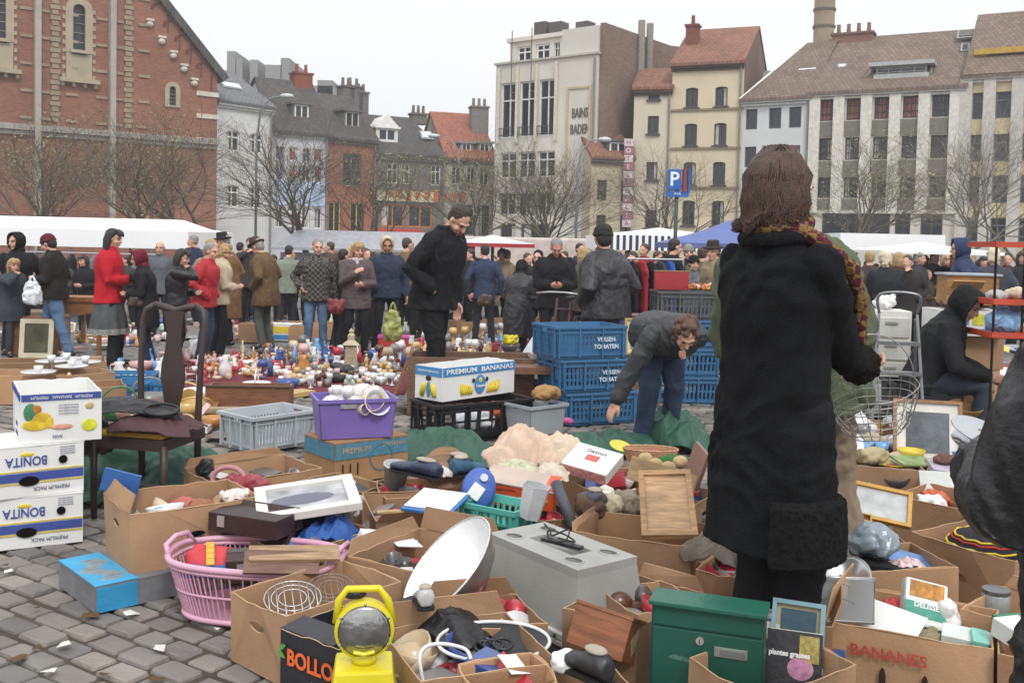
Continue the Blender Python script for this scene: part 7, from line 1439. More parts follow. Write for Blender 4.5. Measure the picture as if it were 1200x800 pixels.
def lamp(px, py, y, label, sx, armlen):
    p = hdir(px, y, 3); top = aty(px, py, y).z-p.z; t = thing('street_lamp', label, 'street lamp', p, 0); q = MB(); q.tube([(0, 0, 0), (0, 0, top*.8), (sx*armlen*.15, 0, top*.93), (sx*armlen*.5, 0, top*.99), (sx*armlen, 0, top)], [.05, .04, .03, .025, .02], 8); q.build('pole', M('#7d8287', .5), t, smooth=True); q = MB(); q.ell((sx*armlen*1.12, 0, top), (armlen*.16+.1, .14, .09)); q.build('lamp_head', M('#b9bdbf', .4), t, smooth=True)
lamp(300, 112, 34, 'curved street lamp with its head over the white town house roof', 1, .9); lamp(676, 163, 34, 'curved street lamp beside the small red tiled house', 1, .8); lamp(538, 160, 42, 'street lamp leaning left before the cream house with orange roof', -1, 1)
# ------------------------------------------------------------------ bicycle, clothes rail, tables
def bicycle(label, p, rz, m):
    t = thing('bicycle', label, 'bicycle', p, rz); T_ = M('#1d1d1f', .7)
    for x in (-.52, .52):
        w_ = wire('wheel', [(x+.33*cos(2*pi*k/32), 0, .34+.33*sin(2*pi*k/32)) for k in range(32)], .018, T_, t, True); s_ = MB()
        for k in range(12): a = 2*pi*k/12; s_.tube([(x, 0, .34), (x+.32*cos(a), 0, .34+.32*sin(a))], .003, 3)
        s_.build('spokes', M('#a9a9a9', .3, metal=.8), w_)
    f = MB()
    for a, b in (((-.52, 0, .34), (-.08, 0, .3)), ((-.52, 0, .34), (-.2, 0, .82)), ((-.08, 0, .3), (-.22, 0, .9)), ((-.2, 0, .78), (.36, 0, .82)), ((-.08, 0, .3), (.38, 0, .7)), ((.34, 0, .95), (.52, 0, .34))): f.tube([a, b], .017, 6)
    f.build('frame', m, t); q = MB(); q.ell((-.23, 0, .93), (.13, .06, .03)); q.build('saddle', T_, t, smooth=True); q = MB(); q.tube([(.3, -.28, 1.0), (.34, -.1, 1.02), (.34, .1, 1.02), (.3, .28, 1.0)], .014, 6); q.build('handlebar', M('#b0b0b2', .3, metal=.7), t, smooth=True)
bicycle('bicycle with a dark frame standing beside the man in the black jacket', hdir(662, 12.4, .5), R(250), M('#4a2a30', .4))
def rail(label, px, y, w, n, cols, rz=0):
    t = thing('clothes_rail', label, 'clothes rail', hdir(px, y, 1), rz); q = MB()
    for e in (-1, 1): q.tube([(e*w/2, 0, 0), (e*w/2, 0, 1.45)], .014, 6); q.tube([(e*w/2, -.25, .02), (e*w/2, .25, .02)], .014, 6)
    q.tube([(-w/2, 0, 1.45), (w/2, 0, 1.45)], .014, 6); q.build('rail_frame', M('#b4b4b6', .3, metal=.7), t)
    for i in range(n):
        mb = MB(); x = -w/2+w*(i+.5)/n; mb.loft([ring((0, 0, z), a*.13, a*.62, n=14) for z, a in ((-.85, .36), (-.5, .34), (-.1, .36), (.0, .2), (.03, .05))]); o = remesh(mb, 'hanging_garment', .02, M(cols[i % len(cols)], .9), None, 1, .012, 10); o.location = t.location+Vector((x*cos(rz), x*sin(rz), 1.4)); o.rotation_euler = (0, 0, rz)
        tag(o, '%s garment hanging on the %s' % ({'#2f4f9c': 'blue', '#202023': 'black', '#8f2a33': 'dark red', '#33363d': 'charcoal', '#6d6f78': 'grey'}[cols[i % len(cols)]], label.split(' with')[0]), 'garment', 'garments on the '+label.split(' with')[0])
rail('clothes rail behind the blue crates with dark coats', 762, 12.8, .9, 7, ['#2f4f9c', '#202023', '#8f2a33', '#202023', '#33363d'], R(15)); rail('clothes rail under the white tent with dark coats', 105, 21, 3, 12, ['#33363d', '#202023', '#6d6f78', '#2f4f9c'])
def table(label, px, y, w, d, h, m, rz=0):
    t = thing('wooden_table', label, 'table', hdir(px, y, .7), rz); q = MB(); q.box((0, 0, h-.03), (w, d, .06)); q.build('table_top', m, t); q = MB(); q.box((0, -d/2+.04, h-.14), (w-.1, .03, .16)); q.build('apron', m, t)
    for a in (-1, 1):
        for b in (-1, 1): q = MB(); q.box((a*(w/2-.04), b*(d/2-.04), h/2-.03), (.05, .05, h-.06)); q.build('leg', m, t)
    return t
table('brown wooden table between the capped man and the red coat woman', 93, 13.6, .8, .5, .78, WOOD('#9a6a40')); table('low trestle table with papers at the left edge', 30, 15, 1.6, .6, .5, WOOD('#77624c'))
picture('cream framed dark landscape leaning against a box at the left', hdir(42, 12.8, .4), .42, .5, (R(-8), 0, R(5)), M('#c2b8a0', .7), M('#3b4030', .7), M('#4a4a32', .6, .5, 8), .06, .0); slab('brown box behind the cream framed landscape', 'wooden_crate', 'crate', hdir(40, 13.1, .4), (.5, .3, .52), (0, 0, .05), WOOD('#8a6244'))
bag('carrier_bag', 'white plastic carrier bag hanging by the capped man', 'carrier bag', hdir(38, 12.4, 1.2)+Vector((0, 0, .7)), (.2, .14, .28), M('#d9dee4', .3, .1, 8, .4, 20), 'plastic')
lump('dark red shoulder bag worn by the blond woman', 'shoulder_bag', 'handbag', (lambda p: Vector((p.x, p.y-.22, p.z+.72)))(hdir(398, 11.6, 1)), (.2, .1, .2), M('#6a2226', .5), R(-15), .006)
b_ = hdir(461, 12.0, 1); bag('carrier_bag', 'yellow and green plastic bag carried by the hooded man', 'carrier bag', Vector((b_.x, b_.y, b_.z+.38)), (.2, .14, .36), M('#8f9150', .4, .6, 14, .4, 20), 'plastic')
lump('brown handbag on the cream coat', 'handbag', 'handbag', (lambda p: Vector((p.x-.22, p.y-.25, p.z+.72)))(hdir(586, 15.2, 1)), (.2, .12, .22), M('#4a372c', .6), 0, .008)
lump('grey brown handbag at the side of the red coat', 'handbag', 'handbag', (lambda p: Vector((p.x+.33, p.y-.12, p.z+.72)))(hdir(131, 11.9, 1)), (.22, .12, .18), M('#4a3c34', .6), 0, .008)
q = MB(); q.limb([(0, 0, 0), (0, .0, .10)], [.05, .06], 10); 
lump('black muff like gloves of the red coat woman', 'gloves', 'gloves', (lambda p: Vector((p.x+.3, p.y-.05, p.z+1.02)))(hdir(131, 11.9, 1)), (.14, .16, .12), BLK, 0, .006)
# ------------------------------------------------------------------ right hand clutter
t = thing('step_ladder', 'aluminium step ladder standing behind the wire basket', 'ladder', hdir(1050, 7.2, .5), R(-14)); AL = M('#85878a', .3, .08, 6, metal=.75); zl = 1.5-(358-295)*7.2/1167
for e in (-1, 1):
    q = MB(); q.tube([(e*.19, -.25, 0), (e*.13, .05, zl-.06)], .011, 6); q.build('front_rail', AL, t); q = MB(); q.tube([(e*.2, .45, 0), (e*.13, .1, zl-.1)], .011, 6); q.build('rear_leg', AL, t)
for k in range(4): f = (k+1)/5; q = MB(); q.box((0, -.25+.3*f, (zl-.06)*f), (.4-.14*f, .09, .025)); q.build('step', AL, t)
wire('top_hoop', [(-.13, .05, zl-.06), (-.13, .02, zl+.08), (.13, .02, zl+.08), (.13, .05, zl-.06)], .011, AL, t)
crate('black plastic bin under the sitting hooded person', hdir(1079, 7.7, .3), R(-5), .5, .42, .50, PLAST('#22232a'), solid=1, name='plastic_bin', cat='bin', rim=True); 
t = thing('drawer_tower', 'white plastic drawer tower left of the sitting hooded person', 'drawers', hdir(1036, 8.6, .6), R(-6)); q = MB(); q.box((0, 0, .5), (.34, .36, 1.0)); q.build('case', M('#cfcfc8', .5), t, bev=.006)
for k in range(5): q = MB(); q.box((0, -.188, .1+.19*k), (.3, .02, .165)); d_ = q.build('drawer', M('#bdbdb6', .4), t, bev=.004); q = MB(); q.box((0, -.203, .14+.19*k), (.1, .014, .02)); q.build('handle', M('#8f8f8a', .4), d_)
lump('white wire hanger frame on the drawer tower', 'hanger', 'hanger', hdir(1034, 8.6, .6)+Vector((0, 0, 1.0)), (.2, .14, .14), WHC, 0, .02)
t = thing('wire_basket', 'round wire basket of thin silver wires right of the dark coat', 'wire basket', aty(1026, 506, 3.62), (R(14), R(-12), 0)); Wm = M('#a3a39c', .35, metal=.6)
for i, z_ in enumerate((0, .03, .06, .09, .12, .15, .175)): rr_ = .09+.075*math.sqrt(z_/.175); wire('hoop', [(rr_*cos(2*pi*k/30), rr_*.8*sin(2*pi*k/30), z_+.003*sin(k)) for k in range(30)], .0018, Wm, t, True)
q = MB()
for k in range(22): a = 2*pi*k/22; q.tube([(.09*cos(a), .072*sin(a), 0), (.135*cos(a), .108*sin(a), .06), (.155*cos(a), .124*sin(a), .12), (.165*cos(a), .132*sin(a), .175)], .0017, 4)
q.build('upright_wires', Wm, t); wire('handle', [(.165*cos(a), .02, .175+.2*sin(a)) for a in [pi*k/12 for k in range(13)]], .0025, Wm, t)
RED = M('#b54730', .5); t = thing('roll_cage', 'black wire trolley rack with orange red shelf edges at right', 'rack', hdir(1195, 7.4, .8), R(-4))
zz = [1.5-(y_-298)*7.4/1167 for y_ in (290, 355, 393, 470)]
for z_ in zz[:3]: q = MB(); q.box((0, -.25, z_+.02), (.62, .03, .04)); q.box((-.3, 0, z_+.02), (.03, .5, .04)); q.box((0, 0, z_), (.6, .5, .012)) if z_ < zz[0] else None; q.build('shelf_edge', RED, t)
for x in (-.3, -.1, .1, .3): q = MB(); q.tube([(x, -.25, 0), (x, -.25, zz[0])], .009, 6); q.build('upright', BLK, t)
for i, (px, py, z_, cc, lb, sz) in enumerate(((1175, 388, zz[2], '#7fa3c9', 'light blue plastic bag on the lower shelf of the rack', (.28, .2, .2)), (1192, 350, zz[1], '#c9b49a', 'beige bundle on the upper shelf of the rack', (.24, .2, .1)), (1168, 350, zz[1], '#a9a4a0', 'grey bundle on the upper shelf of the rack', (.2, .16, .08)), (1192, 393, zz[2], '#c98f5a', 'tan and red bundle on the lower shelf of the rack', (.2, .16, .1)))): p = hdir(px, 7.3, z_); lump(lb, 'bundle', 'bundle', (p.x, p.y, z_+.02), sz, M(cc, .5), i, .014)
# piles of cartons carrying the wooden crate
p = hdir(1128, 8.3, .8)
for i, lb in enumerate(('brown carton at the bottom of the pile under the wooden crate', 'brown carton second in the pile under the wooden crate', 'brown carton third in the pile under the wooden crate')): carton(lb, None, None, 0, .4, .27, 0, (K4, K2, K1)[i], c=Vector((p.x+.02*i, p.y+.1, gz(0, 8.3)+.275*i)), ang=R(-4+3*i), w=.52, closed=True)
t = carton('banana carton with yellow and blue print under the wooden crate', None, None, 0, .4, .2, 0, WHC, c=Vector((p.x, p.y, gz(0, 8.3)+.83)), ang=R(-3), w=.54, closed=True, hole=False, name='banana_box', cat='banana box')
pr_band(t, .54, .2, .02, .06, CYAN); [pr_band(t, .54, .2, .09, .18, M(cc, .6, .3, 20), 'printed_patch', x0, x0+.1) for x0, cc in ((-.26, '#c9c23a'), (-.13, '#5b8fc0'), (-.01, '#c9c23a'), (.12, '#c98f86'))]
t = thing('wooden_crate', 'light brown wooden crate with a flap standing on the banana carton', 'crate', (p.x+.02, p.y, gz(0, 8.3)+1.08), R(-10)); q = MB(); q.box((0, 0, .12), (.4, .34, .24)); q.build('crate_body', WOOD('#a98250'), t, bev=.003); q = MB(); q.box((-.05, -.21, .17), (.24, .1, .008), Matrix.Rotation(-.6, 3, 'X')); q.build('flap', WOOD('#b9935f'), t); q = MB(); q.box((0, 0, .249), (.44, .38, .016)); q.build('top_sheet', M('#9fa8b0', .5), t)
lump('pile of dark clothes between the banana carton and the wooden crate', 'clothes_pile', 'clothes', (p.x, p.y, gz(0, 8.3)+1.03), (.5, .36, .1), M('#5a4a3a', .9, .4, 20), 0, .016)
carton('brown carton of papers right of the black bin', (1095, 446), (1158, 452), .45, .4, .26, .2, K1); slab('red and white magazine on the papers right of the black bin', 'magazine', 'magazine', Z(1135, 438, .46), (.34, .22, .02), (.1, .1, .2), M('#b8605a', .5, .5, 12))
for i in range(26):
    x = 1090+rng.random()*105; y_ = 405+rng.random()*35; cc = rng.choice(['#d4d4d0', '#7fa0c4', '#c9c0a8', '#8f8f92', '#b36a5c', '#c9b24a', '#5f7a6a'])
    slab('loose coloured paper in the heap right of the black bin', 'paper', 'paper', Z(x, y_, .35+.002*i), (.2+rng.random()*.14, .14+rng.random()*.1, .012), (rng.uniform(-.3, .3), rng.uniform(-.3, .3), rng.random()*3), M(cc, .6, .3, 12), 'loose papers heaped right of the black bin')
lump('light blue plastic bag on the paper heap', 'plastic_bag', 'plastic bag', Z(1133, 412, .4), (.26, .2, .14), M('#5b8fc4', .35), 0, .016); lump('coil of dark green garden netting in front of the rack', 'netting', 'netting', Z(1140, 400, .5), (.9, .4, .2), M('#2c4a3c', .8, .5, 30), 0, .03, 16)
lump('clear plastic sack of bottles right of the sitting hooded person', 'plastic_sack', 'sack', Z(1108, 400, .5), (.3, .3, .28), M('#8f9c98', .3, .4, 14), 0, .02, 14); crate('blue plastic bucket crate near the green netting', Z(1122, 412, .35), 0, .24, .2, .16, PLAST('#6f9cc4'), solid=1, rim=False)
t = thing('wicker_basket', 'small brown wicker basket by the sleeve of the right edge person', 'basket', Z(1128, 488, .28), (R(20), 0, .3)); q = MB()
for k in range(10): q.tube([((.1+.004*k)*cos(2*pi*j/30), (.07+.003*k)*sin(2*pi*j/30), .01*k+.003*(j % 2)) for j in range(30)], .006, 5, closed=True)
q.build('weave', M('#8f6f45', .8, .3, 60), t, smooth=True)
lump('knotted brown driftwood lying behind the leaning picture', 'driftwood', 'driftwood', Z(1098, 465, .25), (.7, .16, .12), WOOD('#a3805a'), .1, .02, 14); carton('brown carton behind the leaning picture with white mount', (1085, 520), (1150, 512), .26, .4, .26, 0, K2); carton('brown carton of china plates at the sleeve of the right edge person', (1112, 540), (1180, 546), .24, .3, .24, 0, K1)
slab('dull grey board lying behind the wire basket', 'board', 'board', Z(1000, 480, .2), (.6, .4, .02), (.1, 0, .3), M('#77746e', .7)); slab('narrow yellow framed mirror behind the wire basket', 'mirror', 'mirror', Z(1030, 500, .22), (.4, .08, .02), (.1, 0, .6), M('#a38548', .5))
lump('blue grey cloth bag left of the step ladder', 'cloth_bag', 'bag', Z(1005, 430, .35), (.3, .3, .3), M('#6f86a8', .8), 0, .02); lump('white plastic bags piled behind the step ladder', 'plastic_bag', 'plastic bag', Z(1032, 415, .3), (.3, .3, .25), M('#c9ccd4', .4), 0, .02)

# more cartons and wares filling the ground between the ladder and the right edge
for i, (A, B, lb, zr) in enumerate((((818, 668), (858, 676), 'brown carton squeezed against the left hem of the dark coat', .24), ((988, 500), (1048, 503), 'brown carton of oddments under the wire basket', .25), ((1060, 478), (1112, 480), 'brown carton in front of the black bin', .25),
      ((1118, 478), (1190, 484), 'brown carton right of the driftwood', .25), ((985, 465), (1040, 466), 'brown carton left of the step ladder feet', .25), ((1150, 455), (1230, 460), 'brown carton beneath the red edged rack', .25), ((1130, 610), (1215, 622), 'brown carton at the jacket hem of the right edge person', .24))):
    carton(lb, A, B, zr, .36, zr, 0, (K2, K3, K1, K4)[i % 4])
for i, (px, py, sz, cc, lb) in enumerate(((1000, 452, (.5, .4, .3), '#5c6a80', 'slate blue cloth heaped left of the step ladder'), (1165, 440, (.6, .4, .25), '#8a5a4c', 'rust coloured cloth heaped before the rack'), (1100, 500, (.4, .3, .12), '#8c7a5c', 'khaki cloth over the carton behind the leaning picture'), (1018, 520, (.36, .26, .1), '#a39a8c', 'grey beige towel under the wire basket'), (836, 655, (.26, .2, .12), '#6d665c', 'taupe cloth in the carton at the left hem of the dark coat'))):
    drape(lb, 'cloth', 'cloth', Z(px, py, .2 if i > 1 else .05), sz, M(cc, .9), i*.7, 40+i)
# ------------------------------------------------------------------ small wares spread on cloths: one object each
def proto(kind):
    q = MB()
    if kind == 'vase': q.lathe([(0, 0), (.035, 0), (.055, .06), (.05, .11), (.022, .16), (.03, .2), (.024, .2), (.016, .16), (0, .1)], n=12)
    elif kind == 'bottle': q.lathe([(0, 0), (.035, 0), (.037, .12), (.03, .15), (.013, .18), (.014, .24), (0, .24)], n=10)
    elif kind == 'cup': q.lathe([(0, 0), (.025, 0), (.04, .07), (.036, .07), (.02, .01), (0, .01)], n=12); q.tube([(.036, 0, .06), (.06, 0, .05), (.058, 0, .025), (.03, 0, .02)], .005, 5)
    elif kind == 'plate': q.lathe([(0, 0), (.05, 0), (.1, .018), (.1, .022), (.048, .006), (0, .006)], n=18)
    elif kind == 'saucer': q.lathe([(0, 0), (.035, 0), (.075, .013), (.075, .017), (.034, .006), (0, .006)], n=16); 
    elif kind == 'bowl': q.lathe([(0, 0), (.04, 0), (.07, .04), (.085, .075), (.08, .075), (.064, .04), (.035, .008), (0, .008)], n=16)
    elif kind == 'glass': q.lathe([(0, 0), (.03, 0), (.03, .004), (.006, .012), (.006, .06), (.034, .085), (.036, .13), (.033, .13), (.03, .09), (0, .07)], n=10)
    elif kind == 'tumbler': q.lathe([(0, 0), (.028, 0), (.036, .09), (.033, .09), (.025, .006), (0, .006)], n=10)
    elif kind == 'jug': q.lathe([(0, 0), (.04, 0), (.065, .05), (.06, .1), (.04, .15), (.048, .19), (.042, .19), (.034, .15), (0, .08)], n=12); q.tube([(.044, 0, .17), (.09, 0, .15), (.09, 0, .08), (.06, 0, .05)], .008, 5); q.tube([(-.04, 0, .17), (-.06, 0, .19)], [.015, .008], 5)
    elif kind == 'teapot': q.lathe([(0, 0), (.045, 0), (.075, .045), (.065, .09), (.03, .11), (.03, .115), (.012, .12), (.014, .14), (0, .143)], n=14); q.tube([(-.06, 0, .04), (-.1, 0, .06), (-.12, 0, .1)], [.016, .01, .007], 6); q.tube([(.06, 0, .09), (.11, 0, .09), (.11, 0, .04), (.065, 0, .03)], .007, 5)
    elif kind == 'figurine': q.lathe([(0, 0), (.035, 0), (.034, .015), (.022, .03), (.03, .08), (.018, .12), (.012, .13)], n=9); q.ell((0, 0, .15), (.018, .018, .022), n=8, m=6); q.limb([(.015, 0, .11), (.04, .01, .08), (.02, .03, .075)], [.008, .007, .006], 5); q.limb([(-.015, 0, .11), (-.035, .02, .09)], [.008, .006], 5)
    elif kind == 'candlestick': q.lathe([(0, 0), (.045, 0), (.04, .012), (.012, .025), (.018, .06), (.01, .09), (.02, .14), (.012, .17), (.026, .19), (0, .19)], n=10)
    elif kind == 'small_box': q.box((0, 0, .035), (.13, .09, .07)); q.box((0, 0, .074), (.136, .096, .008))
    elif kind == 'toy_animal': q.ell((0, 0, .055), (.055, .03, .032), n=10, m=7); q.ell((.06, 0, .085), (.024, .02, .022), n=8, m=6); [q.limb([(a, b, .05), (a, b, .01)], [.012, .009], 5) for a in (-.035, .035) for b in (-.015, .015)]; q.limb([(-.05, 0, .06), (-.075, 0, .08)], [.007, .004], 5)
    elif kind == 'shoe': q.ell((0, 0, .03), (.12, .042, .035), n=12, m=7); q.ell((-.06, 0, .055), (.05, .04, .045), n=10, m=6)
    elif kind == 'lamp': q.lathe([(0, 0), (.05, 0), (.045, .015), (.015, .03), (.03, .08), (.012, .15), (.012, .18), (.085, .17), (.05, .27), (.048, .27), (.08, .172)], n=14)
    elif kind == 'basket': q.lathe([(0, 0), (.08, 0), (.105, .07), (.1, .07), (.075, .008), (0, .008)], n=16); q.tube([(.1*cos(a), 0, .07+.1*sin(a)) for a in [pi*k/8 for k in range(9)]], .006, 5)
    elif kind == 'book': q.box((0, 0, .015), (.14, .2, .03))
    elif kind == 'clock': q.lathe([(0, 0), (.06, 0), (.06, .03), (.05, .035), (0, .035)], n=18, mat=Matrix.Translation((0, .015, .07)) @ Matrix.Rotation(R(90), 4, 'X')); q.box((0, 0, .008), (.1, .05, .016))
    me = q.build('proto_'+kind, M('#cccccc', .3), None, smooth=kind not in ('small_box', 'book'))
    return me
PRO = {}
CNAME = {'#dedede': 'white', '#b0303a': 'red', '#36508f': 'blue', '#6f9fd0': 'light blue', '#b07a3a': 'amber', '#2f6b45': 'green', '#c9a96a': 'golden', '#4a4644': 'dark', '#cfa9a4': 'pink', '#c9b79a': 'cream', '#7c7a78': 'grey', '#5c3a2a': 'brown', '#b9c9c4': 'pale green glass', '#d4cfcf': 'clear glass', '#c9b62f': 'yellow', '#7c9a94': 'sea green', '#b85a2c': 'orange'}
PLACED = []
def put(kind, colr, p, zone, sc_=1.0, rz=None, tilt=0):
    if kind not in PRO: po = proto(kind); PRO[kind] = po.data; bpy.data.objects.remove(po); PRO[kind].name = kind
    o = bpy.data.objects.new(kind, PRO[kind]); col.objects.link(o); o.location = p; o.rotation_euler = (tilt, tilt*.4, rng.random()*6 if rz is None else rz); o.scale = (sc_,)*3
    gl = 'glass' in CNAME[colr]
    remat(o, M(colr, .12 if gl else .3, .12, 20, .05, 30, coat=.3)); k = kind.replace('_', ' '); n = f"{CNAME[colr]} {k}"
    tag(o, f"small {n} {zone}", k, f"{n}s {zone}"); return o
def scatter(zone, poly, n, kinds, cols, sc_=(.8, 1.25), mind=.085, z=0.0, up=.012):
    def inside(x, y):
        c = False
        for i in range(len(poly)):
            (x1, y1), (x2, y2) = poly[i], poly[i-1]
            if (y1 > y) != (y2 > y) and x < (x2-x1)*(y-y1)/(y2-y1)+x1: c = not c
        return c
    xs_, ys_ = [p[0] for p in poly], [p[1] for p in poly]; k = 0; t = 0
    while k < n and t < n*40:
        t += 1; x, y = rng.uniform(min(xs_), max(xs_)), rng.uniform(min(ys_), max(ys_))
        if not inside(x, y): continue
        p = Z(x, y, z) if z else ground(x, y); p.z += up
        if any((p.x-a)**2+(p.y-b)**2 < mind*mind for a, b in PLACED): continue
        PLACED.append((p.x, p.y)); put(rng.choice(kinds), rng.choice(cols), p, zone, rng.uniform(*sc_), tilt=0 if rng.random() < .8 else rng.uniform(.3, 1.3)); k += 1
def sheet(label, pts, m, name='ground_cloth'):
    g_ = [ground(*p) for p in pts]; q = MB(); n = 18; vs = []
    for j in range(n+1):
        for i in range(n+1):
            a, b = i/n, j/n; p = (g_[0].lerp(g_[1], a)).lerp(g_[3].lerp(g_[2], a), b); vs.append((p.x+.03*sin(9*b+a), p.y+.03*sin(11*a), gz(p.x, p.y)+.012+.008*noise.noise(p*3)))
    q.add(vs, [(j*(n+1)+i, j*(n+1)+i+1, (j+1)*(n+1)+i+1, (j+1)*(n+1)+i) for j in range(n) for i in range(n)]); q.nonorm = 1
    o = q.build(name, m, None, True); so = o.modifiers.new('s', 'SOLIDIFY'); so.thickness = .004; return tag(o, label, 'ground cloth')
sheet('long red cloth on the paving covered with glassware and china', [(190, 462), (470, 462), (500, 420), (300, 412)], M('#6c3238', .95, .2))
sheet('red cloth under the wares behind the chair splat', [(130, 448), (290, 440), (300, 418), (200, 416)], M('#6c3238', .95, .2))
sheet('dark red cloth at the right behind the trunk', [(470, 430), (660, 424), (640, 392), (520, 396)], M('#6d4a44', .95, .2))
sheet('grey cloth with wares behind the hatted men', [(130, 400), (335, 393), (330, 378), (190, 380)], M('#77706c', .95, .2))
MIX = ['#dedede', '#dedede', '#b0303a', '#36508f', '#b07a3a', '#2f6b45', '#c9a96a', '#4a4644', '#cfa9a4', '#c9b79a', '#7c7a78', '#5c3a2a', '#b9c9c4', '#d4cfcf']
GLS = ['#d4cfcf', '#cfa9a4', '#7c7a78', '#dedede', '#b9c9c4', '#c9a96a', '#5c3a2a']
scatter('packed on the red cloth behind the purple crate', [(330, 456), (398, 456), (470, 452), (465, 434), (320, 438)], 150, ['glass', 'tumbler', 'glass', 'bowl'], GLS, (.7, 1.0), mind=.055)
scatter('on the red cloth before the walking people', [(300, 446), (330, 440), (500, 434), (500, 416), (300, 412), (255, 430)], 170, ['vase', 'bottle', 'bowl', 'jug', 'figurine', 'candlestick', 'cup', 'glass', 'toy_animal', 'small_box', 'lamp', 'plate'], MIX, (.6, 1.05), .08)
scatter('behind the long wooden trough', [(236, 450), (330, 440), (320, 420), (230, 425)], 60, ['vase', 'bowl', 'figurine', 'glass', 'cup', 'toy_animal'], ['#dedede', '#b0303a', '#b0303a', '#b07a3a', '#d4cfcf', '#cfa9a4', '#c9b79a'], (.6, 1.0), .08)
scatter('around the chair splat', [(110, 452), (245, 448), (245, 420), (200, 416), (120, 428)], 40, ['bowl', 'cup', 'teapot', 'jug', 'plate', 'vase'], ['#dedede', '#dedede', '#cfa9a4', '#b85a2c', '#b0303a', '#6f9fd0'], (.7, 1.1), .1)
scatter('on the grey cloth behind the hatted men', [(130, 408), (345, 398), (330, 376), (150, 380)], 75, ['book', 'plate', 'small_box', 'cup', 'toy_animal', 'bowl', 'clock', 'shoe'], MIX, (.9, 1.5), .15)
scatter('at the feet of the blond woman', [(330, 410), (500, 402), (500, 385), (350, 385)], 34, ['small_box', 'vase', 'book', 'toy_animal', 'basket', 'bottle'], MIX, (1, 1.6), .18)
scatter('on the dark red cloth behind the trunk', [(480, 432), (655, 426), (640, 388), (500, 396)], 170, ['cup', 'teapot', 'jug', 'figurine', 'bowl', 'plate', 'vase', 'candlestick', 'lamp'], ['#dedede', '#dedede', '#dedede', '#c9b79a', '#c9a96a', '#b0303a', '#6f9fd0', '#5c3a2a', '#7c7a78'], (.7, 1.15), .09)
scatter('on the square behind the bicycle', [(590, 386), (760, 382), (760, 366), (600, 368)], 40, ['small_box', 'jug', 'book', 'basket', 'lamp'], MIX, (1.2, 2), .22)
scatter('on the paving behind the left cartons', [(0, 415), (120, 410), (330, 372), (0, 378)], 60, ['small_box', 'book', 'toy_animal', 'plate', 'basket', 'bowl', 'shoe'], MIX+['#cfa9a4', '#cfa9a4'], (1, 1.8), .2)
scatter('in the cartons near the leaning picture', [(1000, 545), (1160, 560), (1150, 510), (1100, 500), (1000, 500)], 40, ['cup', 'bowl', 'small_box', 'book', 'shoe', 'plate'], ['#dedede', '#c9b62f', '#7c7a78', '#5c3a2a', '#b85a2c', '#6f9fd0', '#c9b79a'], (.9, 1.4), .1, .22)
# glassware in the purple crate, saucers on the left cartons, shoes and bits in the foreground cartons
for i in range(44):
    x, y = rng.uniform(-.15, .15), rng.uniform(-.12, .12); put(rng.choice(['glass', 'tumbler', 'bowl']), rng.choice(['#d4cfcf', '#dedede', '#c9b79a']), inbox(PUR, x, y, .17+rng.random()*.03), 'heaped in the purple crate', rng.uniform(.8, 1.1), tilt=rng.uniform(0, 1.6))
for (px, py) in ((78, 421), (60, 424), (100, 425), (84, 430), (45, 437)): put('saucer', '#dedede', Z(px, py+2, .27), 'on the rims of the open cartons at the left', 1.9, 0); put('cup', '#dedede', Z(px, py+1, .29), 'on saucers at the left cartons', 1.0)
put('lamp', '#c9b79a', ground(454, 432), 'standing alone near the red box', 1.0)
for (px, py, k, c_, s_) in ((345, 428, 'bottle', '#6f9fd0', 1.1), (371, 418, 'vase', '#6f9fd0', 1.3), (381, 424, 'vase', '#36508f', 1.2), (388, 428, 'bowl', '#36508f', 1.5), (395, 427, 'glass', '#b0303a', 1.7), (355, 428, 'bowl', '#7c9a94', 1.6), (356, 441, 'jug', '#b07a3a', 1.3), (228, 424, 'jug', '#dedede', 1.5), (264, 444, 'vase', '#d4cfcf', 1.3), (139, 430, 'cup', '#6f9fd0', 1.6), (165, 436, 'bowl', '#cfa9a4', 1.6), (178, 434, 'bowl', '#b85a2c', 1.4)): put(k, c_, ground(px, py), 'standing out in the middle of the red cloth', s_)
scatter('on the paving around the grey basket', [(130, 500), (262, 520), (262, 480), (375, 462), (375, 450), (150, 475)], 26, ['book', 'small_box', 'plate', 'shoe', 'bowl', 'basket'], MIX, (1, 1.6), .14)
t = thing('ornate_lantern', 'small ornate pagoda lantern of pale carved stone on the red cloth', 'lantern', ground(411, 437), .2); q = MB(); q.frustum((0, 0, 0), (.16, .16), (.13, .13), .34); q.build('shaft', M('#a3977c', .8, .4, 40, .5, 60), t); q = MB(); q.frustum((0, 0, .34), (.19, .19), (.06, .06), .06); q.lathe([(0, 0), (.04, 0), (.045, .05), (.02, .08), (.03, .1), (0, .14)], (0, 0, .4), 12); q.build('cap', M('#b5aa90', .8), t)
for i, (px, py) in enumerate(((388, 446), (398, 449), (394, 441), (404, 444))): lump('black rolled leather glove bundle behind the purple crate', 'glove_bundle', 'gloves', ground(px, py)+Vector((0, 0, .06*(i > 1))), (.26, .16, .11), LEA, i, .008, group='black rolled bundles behind the purple crate')
t = carton('red plastic tub with a pink lid behind the man in black', None, None, 0, .34, .3, 0, M('#a8322c', .45), c=ground(461, 420), ang=.1, w=.42, hole=False, closed=True, name='plastic_tub', cat='tub'); q = MB(); q.box((0, 0, .31), (.44, .36, .025)); q.build('pink_lid', M('#b8458c', .4), t)
